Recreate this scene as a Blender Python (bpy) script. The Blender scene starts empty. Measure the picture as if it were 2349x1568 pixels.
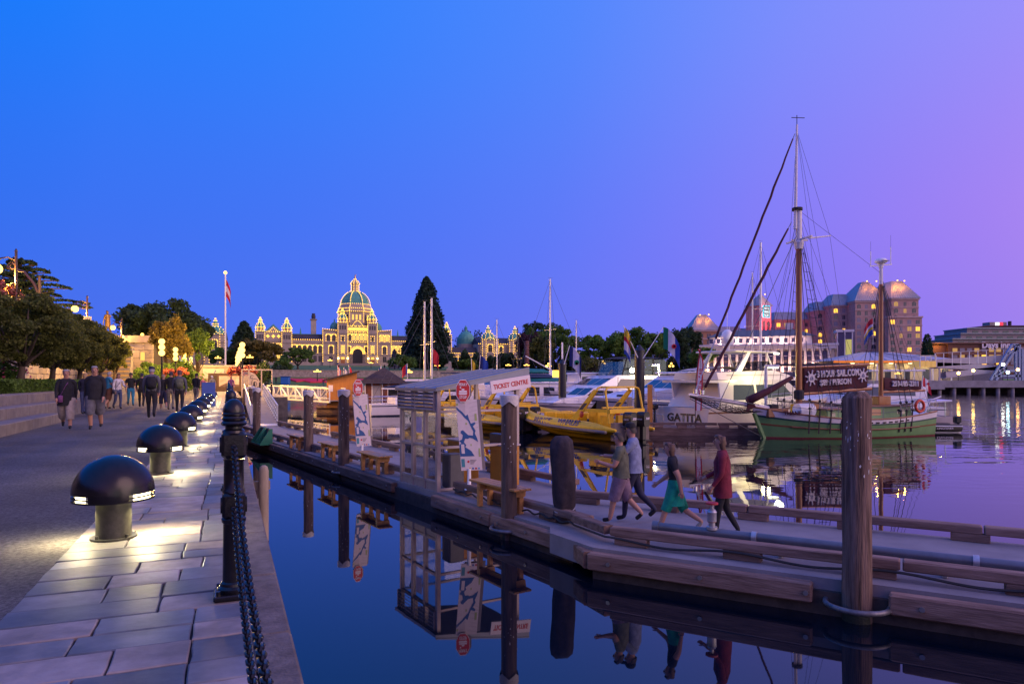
import bpy, bmesh, math, random
import numpy as np
from mathutils import Vector, Matrix
random.seed(7); rng = np.random.default_rng(7)
R = math.radians; PI = math.pi
scene = bpy.context.scene
COL = scene.collection

# ------------------------------------------------------------------ camera
# world frame: X right, Y ahead, Z up, water at z = 0, eye 3 m above the water
EYE = 3.0
cam_d = bpy.data.cameras.new('camera'); cam = bpy.data.objects.new('camera', cam_d); COL.objects.link(cam)
cam.location = (0, 0, EYE); cam.rotation_euler = (R(90), 0, 0)
cam_d.lens = 24; cam_d.sensor_width = 36; cam_d.shift_y = 0.0374
cam_d.clip_start = 0.05; cam_d.clip_end = 4000
scene.camera = cam

# ------------------------------------------------------------------ dusk sky
world = bpy.data.worlds.new('World'); scene.world = world; world.use_nodes = True
wn = world.node_tree; wn.nodes.clear()
def wnode(t, **k):
    n = wn.nodes.new(t)
    for a, b in k.items(): setattr(n, a, b)
    return n
w_out = wnode('ShaderNodeOutputWorld'); w_bg = wnode('ShaderNodeBackground')
w_tc = wnode('ShaderNodeTexCoord')
w_sep = wnode('ShaderNodeSeparateXYZ'); wn.links.new(w_tc.outputs['Generated'], w_sep.inputs[0])
# angle towards the set sun (off to the right of the view, a little ahead)
w_dot = wnode('ShaderNodeVectorMath', operation='DOT_PRODUCT')
wn.links.new(w_tc.outputs['Generated'], w_dot.inputs[0])
WEST = Vector((math.sin(R(115)), math.cos(R(115)), -0.30)); w_dot.inputs[1].default_value = WEST
def ramp(stops, src):
    r = wnode('ShaderNodeValToRGB'); el = r.color_ramp.elements
    r.color_ramp.interpolation = 'B_SPLINE'
    while len(el) < len(stops): el.new(0.5)
    for e, (p, c) in zip(el, stops): e.position = p; e.color = (*c, 1)
    wn.links.new(src, r.inputs[0]); return r
w_map = wnode('ShaderNodeMapRange'); w_map.inputs['From Min'].default_value = -1; w_map.inputs['From Max'].default_value = 1
wn.links.new(w_dot.outputs['Value'], w_map.inputs['Value'])
# colour near the horizon, above it and high up, each from east (0) to west (1)
lo = ramp([(0.0, (0.058, 0.150, 0.82)), (0.06, (0.062, 0.155, 0.84)), (0.28, (0.140, 0.178, 0.89)), (0.42, (0.205, 0.185, 0.90)), (0.60, (0.285, 0.185, 0.86)), (0.78, (0.70, 0.38, 0.83)), (1.0, (2.2, 1.30, 1.15))], w_map.outputs[0])
mid = ramp([(0.0, (0.030, 0.160, 0.88)), (0.06, (0.034, 0.165, 0.90)), (0.28, (0.105, 0.195, 0.96)), (0.42, (0.215, 0.205, 0.97)), (0.60, (0.41, 0.220, 0.88)), (0.78, (0.74, 0.42, 0.90)), (1.0, (1.9, 1.15, 1.15))], w_map.outputs[0])
hi = ramp([(0.0, (0.000, 0.200, 1.00)), (0.06, (0.000, 0.205, 1.02)), (0.28, (0.075, 0.250, 1.04)), (0.42, (0.21, 0.285, 1.05)), (0.60, (0.37, 0.300, 1.02)), (0.78, (0.64, 0.42, 0.98)), (1.0, (1.5, 1.00, 1.15))], w_map.outputs[0])
w_mix0 = wnode('ShaderNodeMix', data_type='RGBA'); w_mix = wnode('ShaderNodeMix', data_type='RGBA')
w_f0 = wnode('ShaderNodeMapRange'); w_f0.interpolation_type = 'SMOOTHSTEP'; w_f0.inputs['From Min'].default_value = -.02; w_f0.inputs['From Max'].default_value = .24; wn.links.new(w_sep.outputs['Z'], w_f0.inputs['Value'])
w_f1 = wnode('ShaderNodeMapRange'); w_f1.interpolation_type = 'SMOOTHSTEP'; w_f1.inputs['From Min'].default_value = .16; w_f1.inputs['From Max'].default_value = .52; wn.links.new(w_sep.outputs['Z'], w_f1.inputs['Value'])
wn.links.new(w_f0.outputs[0], w_mix0.inputs['Factor']); wn.links.new(lo.outputs[0], w_mix0.inputs['A']); wn.links.new(mid.outputs[0], w_mix0.inputs['B'])
wn.links.new(w_f1.outputs[0], w_mix.inputs['Factor']); wn.links.new(w_mix0.outputs['Result'], w_mix.inputs['A']); wn.links.new(hi.outputs[0], w_mix.inputs['B'])
# the afterglow scattered through the air: a sky texture with the sun on the horizon
w_sky = wnode('ShaderNodeTexSky', sky_type='NISHITA'); w_sky.sun_disc = False
w_sky.sun_elevation = R(0.5); w_sky.sun_rotation = R(115); w_sky.dust_density = 2.0
w_sc = wnode('ShaderNodeMix', data_type='RGBA', blend_type='ADD'); w_sc.inputs['Factor'].default_value = 0.004
wn.links.new(w_mix.outputs['Result'], w_sc.inputs['A']); wn.links.new(w_sky.outputs[0], w_sc.inputs['B'])
wn.links.new(w_sc.outputs['Result'], w_bg.inputs['Color']); w_bg.inputs['Strength'].default_value = 0.98
wn.links.new(w_bg.outputs[0], w_out.inputs[0])

# ------------------------------------------------------------------ last glow of the sun
sun_d = bpy.data.lights.new('sun', 'SUN'); sun_d.energy = 1.5; sun_d.angle = R(45); sun_d.color = (1.0, 0.60, 0.58)
sun = bpy.data.objects.new('sun', sun_d); COL.objects.link(sun)
sun.rotation_euler = (R(66), 0, R(65))
scene.view_settings.view_transform = 'Standard'; scene.view_settings.look = 'None'
scene.view_settings.exposure = 0.0; scene.view_settings.gamma = 1.0; scene.view_settings.use_curve_mapping = False
scene.cycles.use_denoising = True
scene.cycles.max_bounces = 7; scene.cycles.transparent_max_bounces = 24
scene.cycles.sample_clamp_indirect = 4.0
scene.cycles.caustics_reflective = False; scene.cycles.caustics_refractive = False

# ------------------------------------------------------------------ helpers
FV, CX, YH = 1566.0, 1174.5, 872.0          # picture geometry: 24 mm lens, level camera
def V(px, py, d):                            # a point seen at (px, py) that lies d metres ahead
    return Vector(((px - CX) * d / FV, d, EYE - (py - YH) * d / FV))
def on(px, py, z=0.0):                       # a point seen at (px, py) that lies on the level z
    d = (EYE - z) * FV / (py - YH); return Vector(((px - CX) * d / FV, d, z))
A = R(22.6); PU = Vector((-math.sin(A), math.cos(A), 0)); PN = Vector((math.cos(A), math.sin(A), 0))
GZ = 1.64                                    # promenade level
def pr(s, t, z=GZ):                          # promenade frame: s to the water, t along the quay
    v = PN * s + PU * t; return Vector((v.x, v.y, z))

class MB:
    def __init__(s): s.v = []; s.f = []; s.m = []; s.uv = None
    def add(s, vs, fs, mi=0):
        o = len(s.v); s.v += [tuple(v) for v in vs]
        s.f += [tuple(i + o for i in f) for f in fs]; s.m += [mi] * len(fs); return s
    def box(s, x0, x1, y0, y1, z0, z1, mi=0):
        return s.add([(x0,y0,z0),(x1,y0,z0),(x1,y1,z0),(x0,y1,z0),(x0,y0,z1),(x1,y0,z1),(x1,y1,z1),(x0,y1,z1)],
                     [(3,2,1,0),(4,5,6,7),(0,1,5,4),(1,2,6,5),(2,3,7,6),(3,0,4,7)], mi)
    def bbox(s, x0, x1, y0, y1, z0, z1, b=0.01, mi=0):     # box with chamfered upright and top edges
        b = min(b, (x1-x0)*.45, (y1-y0)*.45, (z1-z0)*.45)
        def ring(x0, x1, y0, y1, z): return [(x0+b,y0,z),(x1-b,y0,z),(x1,y0+b,z),(x1,y1-b,z),(x1-b,y1,z),(x0+b,y1,z),(x0,y1-b,z),(x0,y0+b,z)]
        r = [ring(x0+b,x1-b,y0+b,y1-b,z0), ring(x0,x1,y0,y1,z0+b), ring(x0,x1,y0,y1,z1-b), ring(x0+b,x1-b,y0+b,y1-b,z1)]
        return s.loft(r, cap0=True, cap1=True, mi=mi)
    def cbox(s, c, size, rz=0, mi=0):
        hx, hy, hz = size[0]/2, size[1]/2, size[2]/2; ca, sa = math.cos(rz), math.sin(rz)
        vs = []
        for z in (-hz, hz):
            for x, y in ((-hx,-hy),(hx,-hy),(hx,hy),(-hx,hy)): vs.append((c[0]+x*ca-y*sa, c[1]+x*sa+y*ca, c[2]+z))
        return s.add(vs, [(3,2,1,0),(4,5,6,7),(0,1,5,4),(1,2,6,5),(2,3,7,6),(3,0,4,7)], mi)
    def beam(s, p0, p1, w, h, up=(0,0,1), mi=0, b=0.0):     # rectangular bar from p0 to p1 (centre line)
        p0, p1 = Vector(p0), Vector(p1); d = (p1-p0).normalized(); up = Vector(up)
        if abs(d.dot(up)) > .99: up = Vector((0,1,0))
        sd = d.cross(up).normalized(); uu = sd.cross(d)
        if b > 0:
            pts = [(-w/2+b,-h/2),(w/2-b,-h/2),(w/2,-h/2+b),(w/2,h/2-b),(w/2-b,h/2),(-w/2+b,h/2),(-w/2,h/2-b),(-w/2,-h/2+b)]
        else: pts = [(-w/2,-h/2),(w/2,-h/2),(w/2,h/2),(-w/2,h/2)]
        r0 = [p0+sd*x+uu*y for x, y in pts]; r1 = [p1+sd*x+uu*y for x, y in pts]
        return s.loft([r0, r1], cap0=True, cap1=True, mi=mi)
    def cyl(s, p0, p1, r0, r1=None, n=10, cap=True, mi=0):
        p0, p1 = Vector(p0), Vector(p1); r1 = r0 if r1 is None else r1
        d = (p1-p0).normalized(); a = Vector((0,0,1)) if abs(d.z) < .9 else Vector((1,0,0))
        u = d.cross(a).normalized(); w = d.cross(u)
        ra = [p0+(u*math.cos(2*PI*i/n)+w*math.sin(2*PI*i/n))*r0 for i in range(n)]
        rb = [p1+(u*math.cos(2*PI*i/n)+w*math.sin(2*PI*i/n))*r1 for i in range(n)]
        return s.loft([ra, rb], cap0=cap, cap1=cap, mi=mi)
    def lathe(s, prof, n=16, c=(0,0,0), mi=0, cap0=True, cap1=True):
        rings = [[(c[0]+r*math.cos(2*PI*i/n), c[1]+r*math.sin(2*PI*i/n), c[2]+z) for i in range(n)] for r, z in prof]
        return s.loft(rings, cap0=cap0, cap1=cap1, mi=mi)
    def loft(s, rings, closed=True, cap0=False, cap1=False, mi=0):
        n = len(rings[0]); vs = [p for r in rings for p in r]; fs = []
        for k in range(len(rings)-1):
            for i in range(n if closed else n-1):
                j = (i+1) % n; fs.append((k*n+i, k*n+j, (k+1)*n+j, (k+1)*n+i))
        if cap0: fs.append(tuple(reversed(range(n))))
        if cap1: fs.append(tuple(range((len(rings)-1)*n, len(rings)*n)))
        return s.add(vs, fs, mi)
    def tube(s, path, r, n=6, mi=0, cap=True):
        P = [Vector(p) for p in path]; rings = []; u = None
        rr = r if isinstance(r, (list, tuple)) else [r]*len(P)
        for i, p in enumerate(P):
            d = (P[min(i+1, len(P)-1)] - P[max(i-1, 0)]).normalized()
            if u is None:
                a = Vector((0,0,1)) if abs(d.z) < .9 else Vector((1,0,0)); u = d.cross(a).normalized()
            else:
                u = (u - d*u.dot(d)); u = u.normalized() if u.length > 1e-6 else d.orthogonal().normalized()
            w = d.cross(u); rings.append([p+(u*math.cos(2*PI*k/n)+w*math.sin(2*PI*k/n))*rr[i] for k in range(n)])
        return s.loft(rings, cap0=cap, cap1=cap, mi=mi)
    def prism(s, poly, z0, z1, mi=0):
        n = len(poly); a = sum(poly[i][0]*poly[(i+1)%n][1]-poly[(i+1)%n][0]*poly[i][1] for i in range(n))
        if a < 0: poly = poly[::-1]
        return s.loft([[(x,y,z0) for x,y in poly],[(x,y,z1) for x,y in poly]], cap0=True, cap1=True, mi=mi)
    def slab(s, poly, axis, t0, t1, mi=0):                  # outline in a vertical plane, given thickness: axis 'y': poly (x,z); axis 'x': poly (y,z)
        if axis == 'y': a = [(x,t0,z) for x,z in poly]; b = [(x,t1,z) for x,z in poly]
        else: a = [(t0,y,z) for y,z in poly]; b = [(t1,y,z) for y,z in poly]
        return s.loft([a,b], cap0=True, cap1=True, mi=mi)
    def ball(s, c, r, nu=10, nv=6, mi=0, sx=1, sy=1, sz=1):
        rings = []
        for k in range(1, nv):
            th = PI*k/nv
            rings.append([(c[0]+sx*r*math.sin(th)*math.cos(2*PI*i/nu), c[1]+sy*r*math.sin(th)*math.sin(2*PI*i/nu), c[2]-sz*r*math.cos(th)) for i in range(nu)])
        o = len(s.v); s.loft(rings, mi=mi)
        b = len(s.v); s.v += [(c[0],c[1],c[2]-sz*r),(c[0],c[1],c[2]+sz*r)]
        for i in range(nu):
            j = (i+1) % nu; s.f.append((b, o+j, o+i)); s.m.append(mi)
            q = o+(nv-2)*nu; s.f.append((b+1, q+i, q+j)); s.m.append(mi)
        return s
    def octa(s, c, r, mi=0):
        x, y, z = c
        return s.add([(x+r,y,z),(x-r,y,z),(x,y+r,z),(x,y-r,z),(x,y,z+r),(x,y,z-r)],
                     [(0,2,4),(2,1,4),(1,3,4),(3,0,4),(2,0,5),(1,2,5),(3,1,5),(0,3,5)], mi)
    def mesh(s, name, mats, smooth=False):
        me = bpy.data.meshes.new(name); me.from_pydata(s.v, [], s.f)
        for m in (mats if isinstance(mats, (list, tuple)) else [mats]): me.materials.append(m)
        if any(s.m): me.polygons.foreach_set('material_index', s.m)
        bm = bmesh.new(); bm.from_mesh(me); bmesh.ops.recalc_face_normals(bm, faces=bm.faces); bm.to_mesh(me); bm.free()
        if smooth:
            me.polygons.foreach_set('use_smooth', [True]*len(me.polygons))
            if smooth != 'all': me.set_sharp_from_angle(angle=R(smooth if smooth > 1 else 40))
        me.update(); return me
    def obj(s, name, mats, parent=None, smooth=False, loc=None, rz=None):
        return link(name, s.mesh(name, mats, smooth), parent, loc, rz)
def link(name, data, parent=None, loc=None, rz=None):
    o = bpy.data.objects.new(name, data); COL.objects.link(o)
    if parent is not None: o.parent = parent
    if loc is not None: o.location = loc
    if rz is not None: o.rotation_euler = (0, 0, rz)
    return o
def tag(o, label=None, cat=None, group=None, kind=None):
    if label: o['label'] = label
    if cat: o['category'] = cat
    if group: o['group'] = group
    if kind: o['kind'] = kind
    return o
def thing(name, label, cat, loc=(0,0,0), rz=0, group=None):
    return tag(link(name, None, None, loc, rz), label, cat, group)
def copy_tree(o, parent=None, label=None, loc=None, rz=None):
    c = o.copy(); COL.objects.link(c); c.parent = parent
    for ch in list(o.children): copy_tree(ch, c)
    if label: c['label'] = label
    if loc is not None: c.location = loc
    if rz is not None: c.rotation_euler = (0, 0, rz)
    return c
ORD = ['nearest','second','third','fourth','fifth','sixth','seventh','eighth','ninth','tenth','eleventh','twelfth','thirteenth','fourteenth','fifteenth','sixteenth']

# ------------------------------------------------------------------ materials (procedural)
MATS = {}
def M(name, col=(.5,.5,.5), rough=.6, metal=0.0, var=.12, scale=6.0, bump=0.0, bscale=None, col2=None, stretch=None, emit=None, es=0.0, spec=.5, alpha=1.0, coat=0.0, detail=5.0, contrast=None, island=0.0):
    if name in MATS: return MATS[name]
    m = bpy.data.materials.new(name); m.use_nodes = True; nt = m.node_tree; b = nt.nodes['Principled BSDF']
    b.inputs['Roughness'].default_value = rough; b.inputs['Metallic'].default_value = metal
    b.inputs['Specular IOR Level'].default_value = spec; b.inputs['Coat Weight'].default_value = coat
    if emit is not None:
        b.inputs['Emission Color'].default_value = (*emit, 1); b.inputs['Emission Strength'].default_value = es
    if alpha < 1: b.inputs['Alpha'].default_value = alpha
    tc = nt.nodes.new('ShaderNodeTexCoord'); mp = nt.nodes.new('ShaderNodeMapping')
    nt.links.new(tc.outputs['Object'], mp.inputs[0])
    if stretch: mp.inputs['Scale'].default_value = stretch
    no = nt.nodes.new('ShaderNodeTexNoise'); no.inputs['Scale'].default_value = scale; no.inputs['Detail'].default_value = detail; no.inputs['Roughness'].default_value = .62
    nt.links.new(mp.outputs[0], no.inputs['Vector'])
    r = nt.nodes.new('ShaderNodeValToRGB'); e = r.color_ramp.elements
    lo_, hi_ = contrast or (.32, .68); e[0].position = lo_; e[1].position = hi_
    c2 = col2 if col2 else tuple(min(1, c*(1+var)) for c in col)
    e[0].color = (*(col if col2 else tuple(c*(1-var) for c in col)), 1); e[1].color = (*c2, 1)
    nt.links.new(no.outputs['Fac'], r.inputs[0]); last = r.outputs[0]
    if island > 0:                      # small piece-to-piece difference
        oi = nt.nodes.new('ShaderNodeObjectInfo') if island < 1 else nt.nodes.new('ShaderNodeNewGeometry')
        out = oi.outputs['Random'] if island < 1 else oi.outputs['Random Per Island']
        mr = nt.nodes.new('ShaderNodeMapRange'); k = island if island < 1 else island-1
        mr.inputs['To Min'].default_value = 1-k; mr.inputs['To Max'].default_value = 1+k; nt.links.new(out, mr.inputs['Value'])
        hs = nt.nodes.new('ShaderNodeHueSaturation'); nt.links.new(mr.outputs[0], hs.inputs['Value']); nt.links.new(last, hs.inputs['Color']); last = hs.outputs[0]
    nt.links.new(last, b.inputs['Base Color'])
    if bump > 0:
        n2 = nt.nodes.new('ShaderNodeTexNoise'); n2.inputs['Scale'].default_value = bscale or scale*3; n2.inputs['Detail'].default_value = 4
        nt.links.new(mp.outputs[0], n2.inputs['Vector'])
        bp = nt.nodes.new('ShaderNodeBump'); bp.inputs['Strength'].default_value = bump; bp.inputs['Distance'].default_value = .02
        nt.links.new(n2.outputs['Fac'], bp.inputs['Height']); nt.links.new(bp.outputs[0], b.inputs['Normal'])
    MATS[name] = m; return m
def GLOW(name, col, s):
    if name in MATS: return MATS[name]
    m = bpy.data.materials.new(name); m.use_nodes = True; nt = m.node_tree; nt.nodes.clear()
    o = nt.nodes.new('ShaderNodeOutputMaterial'); e = nt.nodes.new('ShaderNodeEmission')
    e.inputs[0].default_value = (*col, 1); e.inputs[1].default_value = s; nt.links.new(e.outputs[0], o.inputs[0]); MATS[name] = m; return m
def GLASS(name, tint=(.9,.95,1), mixv=.82):
    if name in MATS: return MATS[name]
    m = bpy.data.materials.new(name); m.use_nodes = True; nt = m.node_tree; nt.nodes.clear()
    o = nt.nodes.new('ShaderNodeOutputMaterial'); t = nt.nodes.new('ShaderNodeBsdfTransparent'); t.inputs[0].default_value = (*tint, 1)
    g = nt.nodes.new('ShaderNodeBsdfGlossy'); g.inputs['Roughness'].default_value = .03
    lw = nt.nodes.new('ShaderNodeLayerWeight'); f = nt.nodes.new('ShaderNodeMath'); f.operation = 'POWER'; f.inputs[1].default_value = 4; nt.links.new(lw.outputs['Facing'], f.inputs[0])
    mr = nt.nodes.new('ShaderNodeMath'); mr.operation = 'MULTIPLY_ADD'; mr.inputs[1].default_value = .5; mr.inputs[2].default_value = (1-mixv)*.5
    nt.links.new(f.outputs[0], mr.inputs[0])
    x = nt.nodes.new('ShaderNodeMixShader'); nt.links.new(mr.outputs[0], x.inputs[0]); nt.links.new(t.outputs[0], x.inputs[1]); nt.links.new(g.outputs[0], x.inputs[2])
    nt.links.new(x.outputs[0], o.inputs[0]); MATS[name] = m; return m
WORK = bpy.data.scenes.new('workbench')         # a side scene to evaluate single objects quickly
def baked(o):
    WORK.collection.objects.link(o); vl = WORK.view_layers[0]; vl.update()
    me = bpy.data.meshes.new_from_object(o.evaluated_get(vl.depsgraph)); bpy.data.objects.remove(o); return me
def text(body, size, mat, parent, loc, rot, name='lettering', ext=.004, align='CENTER', sx=1.0, bold=0.0, shear=0.0, sl=.85):
    c = bpy.data.curves.new(name, 'FONT'); c.body = body; c.size = size; c.align_x = align; c.align_y = 'CENTER'
    c.extrude = ext; c.offset = bold; c.shear = shear; c.space_line = sl; c.resolution_u = 2
    o = bpy.data.objects.new(name, c); me = baked(o); bpy.data.curves.remove(c)
    me.materials.clear(); me.materials.append(mat); me.name = name
    o = link(name, me, parent, loc); o.rotation_euler = rot; o.scale = (sx, 1, 1); o['kind'] = 'stuff'; return o
def lamp_light(name, kind, parent, loc, energy, col, size=.2, rot=None, spot=None):
    l = bpy.data.lights.new(name, kind); l.energy = energy; l.color = col
    if kind == 'AREA': l.shape = 'DISK'; l.size = size
    elif kind in ('POINT', 'SPOT'): l.shadow_soft_size = size
    if spot: l.spot_size = R(spot); l.spot_blend = .8
    o = link(name, l, parent, loc)
    if rot: o.rotation_euler = rot
    return o

m_iron = M('black_iron', (.007,.007,.009), .22, .0, var=.4, scale=14, bump=.05, bscale=70, spec=.42)
m_steel = M('galvanised_steel', (.42,.43,.45), .42, .6, var=.2, scale=9, bump=.03)
m_alu = M('aluminium', (.60,.60,.60), .38, .5, var=.1, scale=5)
m_white = M('white_gelcoat', (.80,.80,.79), .25, 0, var=.05, scale=2, coat=.3)
m_whitep = M('white_paint', (.78,.77,.75), .5, 0, var=.08, scale=5)
m_black = M('black_plastic', (.015,.015,.017), .35, 0, var=.2)
m_rubber = M('black_rubber', (.02,.02,.022), .7, 0, var=.3)
m_darkglass = M('tinted_glass', (.012,.016,.022), .06, 0, var=.1, spec=.8)
m_rope = M('rope', (.34,.30,.24), .9, 0, var=.2, scale=40)
m_wire = M('rigging_wire', (.10,.10,.11), .5, .3, var=.1)
# ================================================================== SETTING
# ---- water
def water_material():
    m = bpy.data.materials.new('harbour_water'); m.use_nodes = True; nt = m.node_tree; b = nt.nodes['Principled BSDF']
    b.inputs['Base Color'].default_value = (.0015,.005,.012,1); b.inputs['Roughness'].default_value = .02; b.inputs['IOR'].default_value = 1.62
    tc = nt.nodes.new('ShaderNodeTexCoord')
    dt = nt.nodes.new('ShaderNodeVectorMath'); dt.operation = 'DOT_PRODUCT'; dt.inputs[1].default_value = (.84,.543,0); nt.links.new(tc.outputs['Object'], dt.inputs[0])
    mr = nt.nodes.new('ShaderNodeMapRange'); mr.inputs['From Min'].default_value = 11; mr.inputs['From Max'].default_value = 32
    mr.inputs['To Min'].default_value = .03; mr.inputs['To Max'].default_value = 1.0; mr.interpolation_type = 'SMOOTHSTEP'
    nt.links.new(dt.outputs['Value'], mr.inputs['Value'])
    pn = nt.nodes.new('ShaderNodeTexNoise'); pn.inputs['Scale'].default_value = .11; pn.inputs['Detail'].default_value = 2; nt.links.new(tc.outputs['Object'], pn.inputs['Vector'])
    pr_ = nt.nodes.new('ShaderNodeMapRange'); pr_.inputs['From Min'].default_value = .35; pr_.inputs['From Max'].default_value = .62; pr_.inputs['To Min'].default_value = .25; nt.links.new(pn.outputs['Fac'], pr_.inputs['Value'])
    mm = nt.nodes.new('ShaderNodeMath'); mm.operation = 'MULTIPLY'; nt.links.new(mr.outputs[0], mm.inputs[0]); nt.links.new(pr_.outputs[0], mm.inputs[1])
    def nz(sc, det, rot):
        mp = nt.nodes.new('ShaderNodeMapping'); mp.inputs['Rotation'].default_value = (0,0,rot); mp.inputs['Scale'].default_value = (.55,1,1); nt.links.new(tc.outputs['Object'], mp.inputs[0])
        n = nt.nodes.new('ShaderNodeTexNoise'); n.inputs['Scale'].default_value = sc; n.inputs['Detail'].default_value = det; n.inputs['Roughness'].default_value = .45; n.inputs['Distortion'].default_value = .4
        nt.links.new(mp.outputs[0], n.inputs['Vector']); return n
    a, c = nz(.75, 2, .25), nz(2.3, 2, -.2)
    ad = nt.nodes.new('ShaderNodeMath'); ad.operation = 'MULTIPLY_ADD'; ad.inputs[1].default_value = .30; nt.links.new(c.outputs['Fac'], ad.inputs[0]); nt.links.new(a.outputs['Fac'], ad.inputs[2])
    bp = nt.nodes.new('ShaderNodeBump'); bp.inputs['Distance'].default_value = .12
    ml = nt.nodes.new('ShaderNodeMath'); ml.operation = 'MULTIPLY'; ml.inputs[1].default_value = .30; nt.links.new(mm.outputs[0], ml.inputs[0])
    nt.links.new(ml.outputs[0], bp.inputs['Strength']); nt.links.new(ad.outputs[0], bp.inputs['Height']); nt.links.new(bp.outputs[0], b.inputs['Normal'])
    return m
tag(MB().add([(-160,-30,0),(900,-30,0),(900,1500,0),(-160,1500,0)], [(0,1,2,3)]).obj('water', water_material()), kind='structure')
tag(MB().box(-400,900,-60,1500,-4,-3).obj('harbour_bed', M('mud',(.03,.03,.03),.9)), kind='structure')

# ---- far shore: strips that run parallel to the south quay
SH = 150.8
m_grass = M('lawn_grass', (.07,.14,.025), .9, var=.5, scale=1.5, bump=.3, bscale=9, col2=(.10,.18,.035))
m_asph = M('asphalt', (.030,.028,.032), .85, var=.5, scale=34, bump=.5, bscale=150, col2=(.125,.115,.115), contrast=(.36,.66), detail=12)
def weather(m, sc, lo_, hi_, det=3):             # broad patches of wear over a surface
    nt = m.node_tree; b = nt.nodes['Principled BSDF']; src = b.inputs['Base Color'].links[0].from_socket
    tc = nt.nodes.new('ShaderNodeTexCoord'); n = nt.nodes.new('ShaderNodeTexNoise'); n.inputs['Scale'].default_value = sc; n.inputs['Detail'].default_value = det; nt.links.new(tc.outputs['Object'], n.inputs['Vector'])
    r = nt.nodes.new('ShaderNodeMapRange'); r.inputs['From Min'].default_value = .36; r.inputs['From Max'].default_value = .64; r.inputs['To Min'].default_value = lo_; r.inputs['To Max'].default_value = hi_; nt.links.new(n.outputs['Fac'], r.inputs['Value'])
    h = nt.nodes.new('ShaderNodeHueSaturation'); nt.links.new(src, h.inputs['Color']); nt.links.new(r.outputs[0], h.inputs['Value']); nt.links.new(h.outputs[0], b.inputs['Base Color'])
weather(m_asph, .55, .62, 1.30, 6)
m_path = M('path_concrete', (.20,.18,.17), .85, var=.2, scale=3, bump=.1)
m_stonew = M('rubble_stone', (.16,.14,.125), .9, var=.6, scale=2.2, bump=.6, bscale=4, col2=(.34,.30,.27))
def strip(name, t0, t1, z0, z1, mat, s0=-420, s1=900):
    o = MB().add([(s0,t0,z0),(s1,t0,z0),(s1,t1,z1),(s0,t1,z1)], [(0,1,2,3)]).obj(name, mat, rz=A); return tag(o, kind='structure')
tag(MB().box(-1,900,SH,SH+.6,-3,GZ).obj('south_quay_wall', m_stonew, rz=A), kind='structure')
strip('shore_path', SH+.6, SH+8, GZ, GZ, m_path)
strip('lawn', SH+8, SH+18, GZ, 3.75, m_grass)
strip('street', SH+18.8, SH+36, 5.25, 5.4, m_asph)
strip('lawn', SH+36, SH+170, 5.4, 9.8, m_grass)
strip('terrain', SH+170, SH+1400, 9.8, 12, m_grass, -900, 1800)
w = MB(); w.box(-60,64,SH+18,SH+18.8,3.2,5.3); w.box(-60,64,SH+17.9,SH+18.9,5.3,5.45)
tag(w.obj('shore_wall', m_stonew, rz=A), 'low rubble stone wall along the top of the flower lawn', 'wall')
m_redfl = M('red_flowers', (.55,.02,.06), .8, var=.6, scale=14, bump=.5, bscale=30)
def bed(pts, z0):
    b = MB(); n = len(pts); b.loft([[(x,y,z0+k) for x,y in pts] for k in (.0,.25)], cap1=True); return b
for i, (s0, s1, lab) in enumerate([(12.5,22.5,'long red flower bed cut in zigzags on the shore lawn left of the hut roof'), (27.5,34,'red flower bed on the shore lawn behind the ferry stop octagon')]):
    pts = [(s0,SH+15.5),(s0+2,SH+12.3),(s0+3.6,SH+13),(s0+5,SH+11.6),(s1,SH+11.8),(s1,SH+15.5),(s0+7,SH+14.8),(s0+5.5,SH+15.8),(s0+3,SH+14.9)]
    b = MB(); b.loft([[(x,y,GZ+(y-SH-8)*.211+k) for x,y in pts] for k in (.02,.3)], cap1=True)
    tag(b.obj('flower_bed', m_redfl, rz=A), lab, 'flower bed')

# ---- promenade: asphalt, flagstone pavement, coping, quay wall (frame: s to the water, t along)
tag(MB().add([(-12,-14,GZ-.012),(-1.16,-14,GZ-.012),(-1.16,152,GZ-.012),(-12,152,GZ-.012)], [(0,1,2,3)]).obj('promenade', m_asph, rz=A), kind='structure')
tag(MB().add([(-1.16,59,GZ-.01),(4.6,59,GZ-.01),(4.6,152,GZ-.01),(-1.16,152,GZ-.01)], [(0,1,2,3)]).obj('quay_landing', m_path, rz=A), kind='structure')
tag(MB().box(-420,-12.5,-60,152,-2,5.9).obj('street_terrace', m_asph, rz=A), kind='structure')
m_joint = M('joint_mortar', (.035,.031,.031), .95, var=.3, scale=30, bump=.2)
m_conc = M('quay_concrete', (.085,.072,.066), .9, var=.35, scale=7, bump=.5, bscale=50, col2=(.19,.16,.145))
pave = tag(MB().box(-1.20,.13,-14,59,GZ-.4,GZ-.022).obj('pavement', m_joint, rz=A), kind='structure')
quay = tag(MB().box(.13,.27,-14,59,-2.5,GZ-.20).box(.13,4.55,59,152,-2.5,GZ-.02).obj('quay_wall', M('quay_face', (.10,.09,.085), .9, var=.4, scale=2, bump=.4), rz=A), kind='structure')
m_stA = M('slate_flag', (.085,.092,.108), .5, var=.25, scale=3.5, bump=.22, bscale=11, col2=(.15,.155,.172), island=.3)
m_stB = M('sandstone_flag', (.20,.165,.15), .62, var=.25, scale=4, bump=.28, bscale=13, col2=(.31,.26,.235), island=.25)
m_stC = M('grey_flag', (.125,.122,.13), .55, var=.2, scale=5, bump=.22, bscale=12, col2=(.20,.192,.195), island=.28)
for m_, q_ in ((m_stA,2.3),(m_stB,2.0),(m_stC,2.6)): weather(m_, q_, .72, 1.22, 5)
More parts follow.
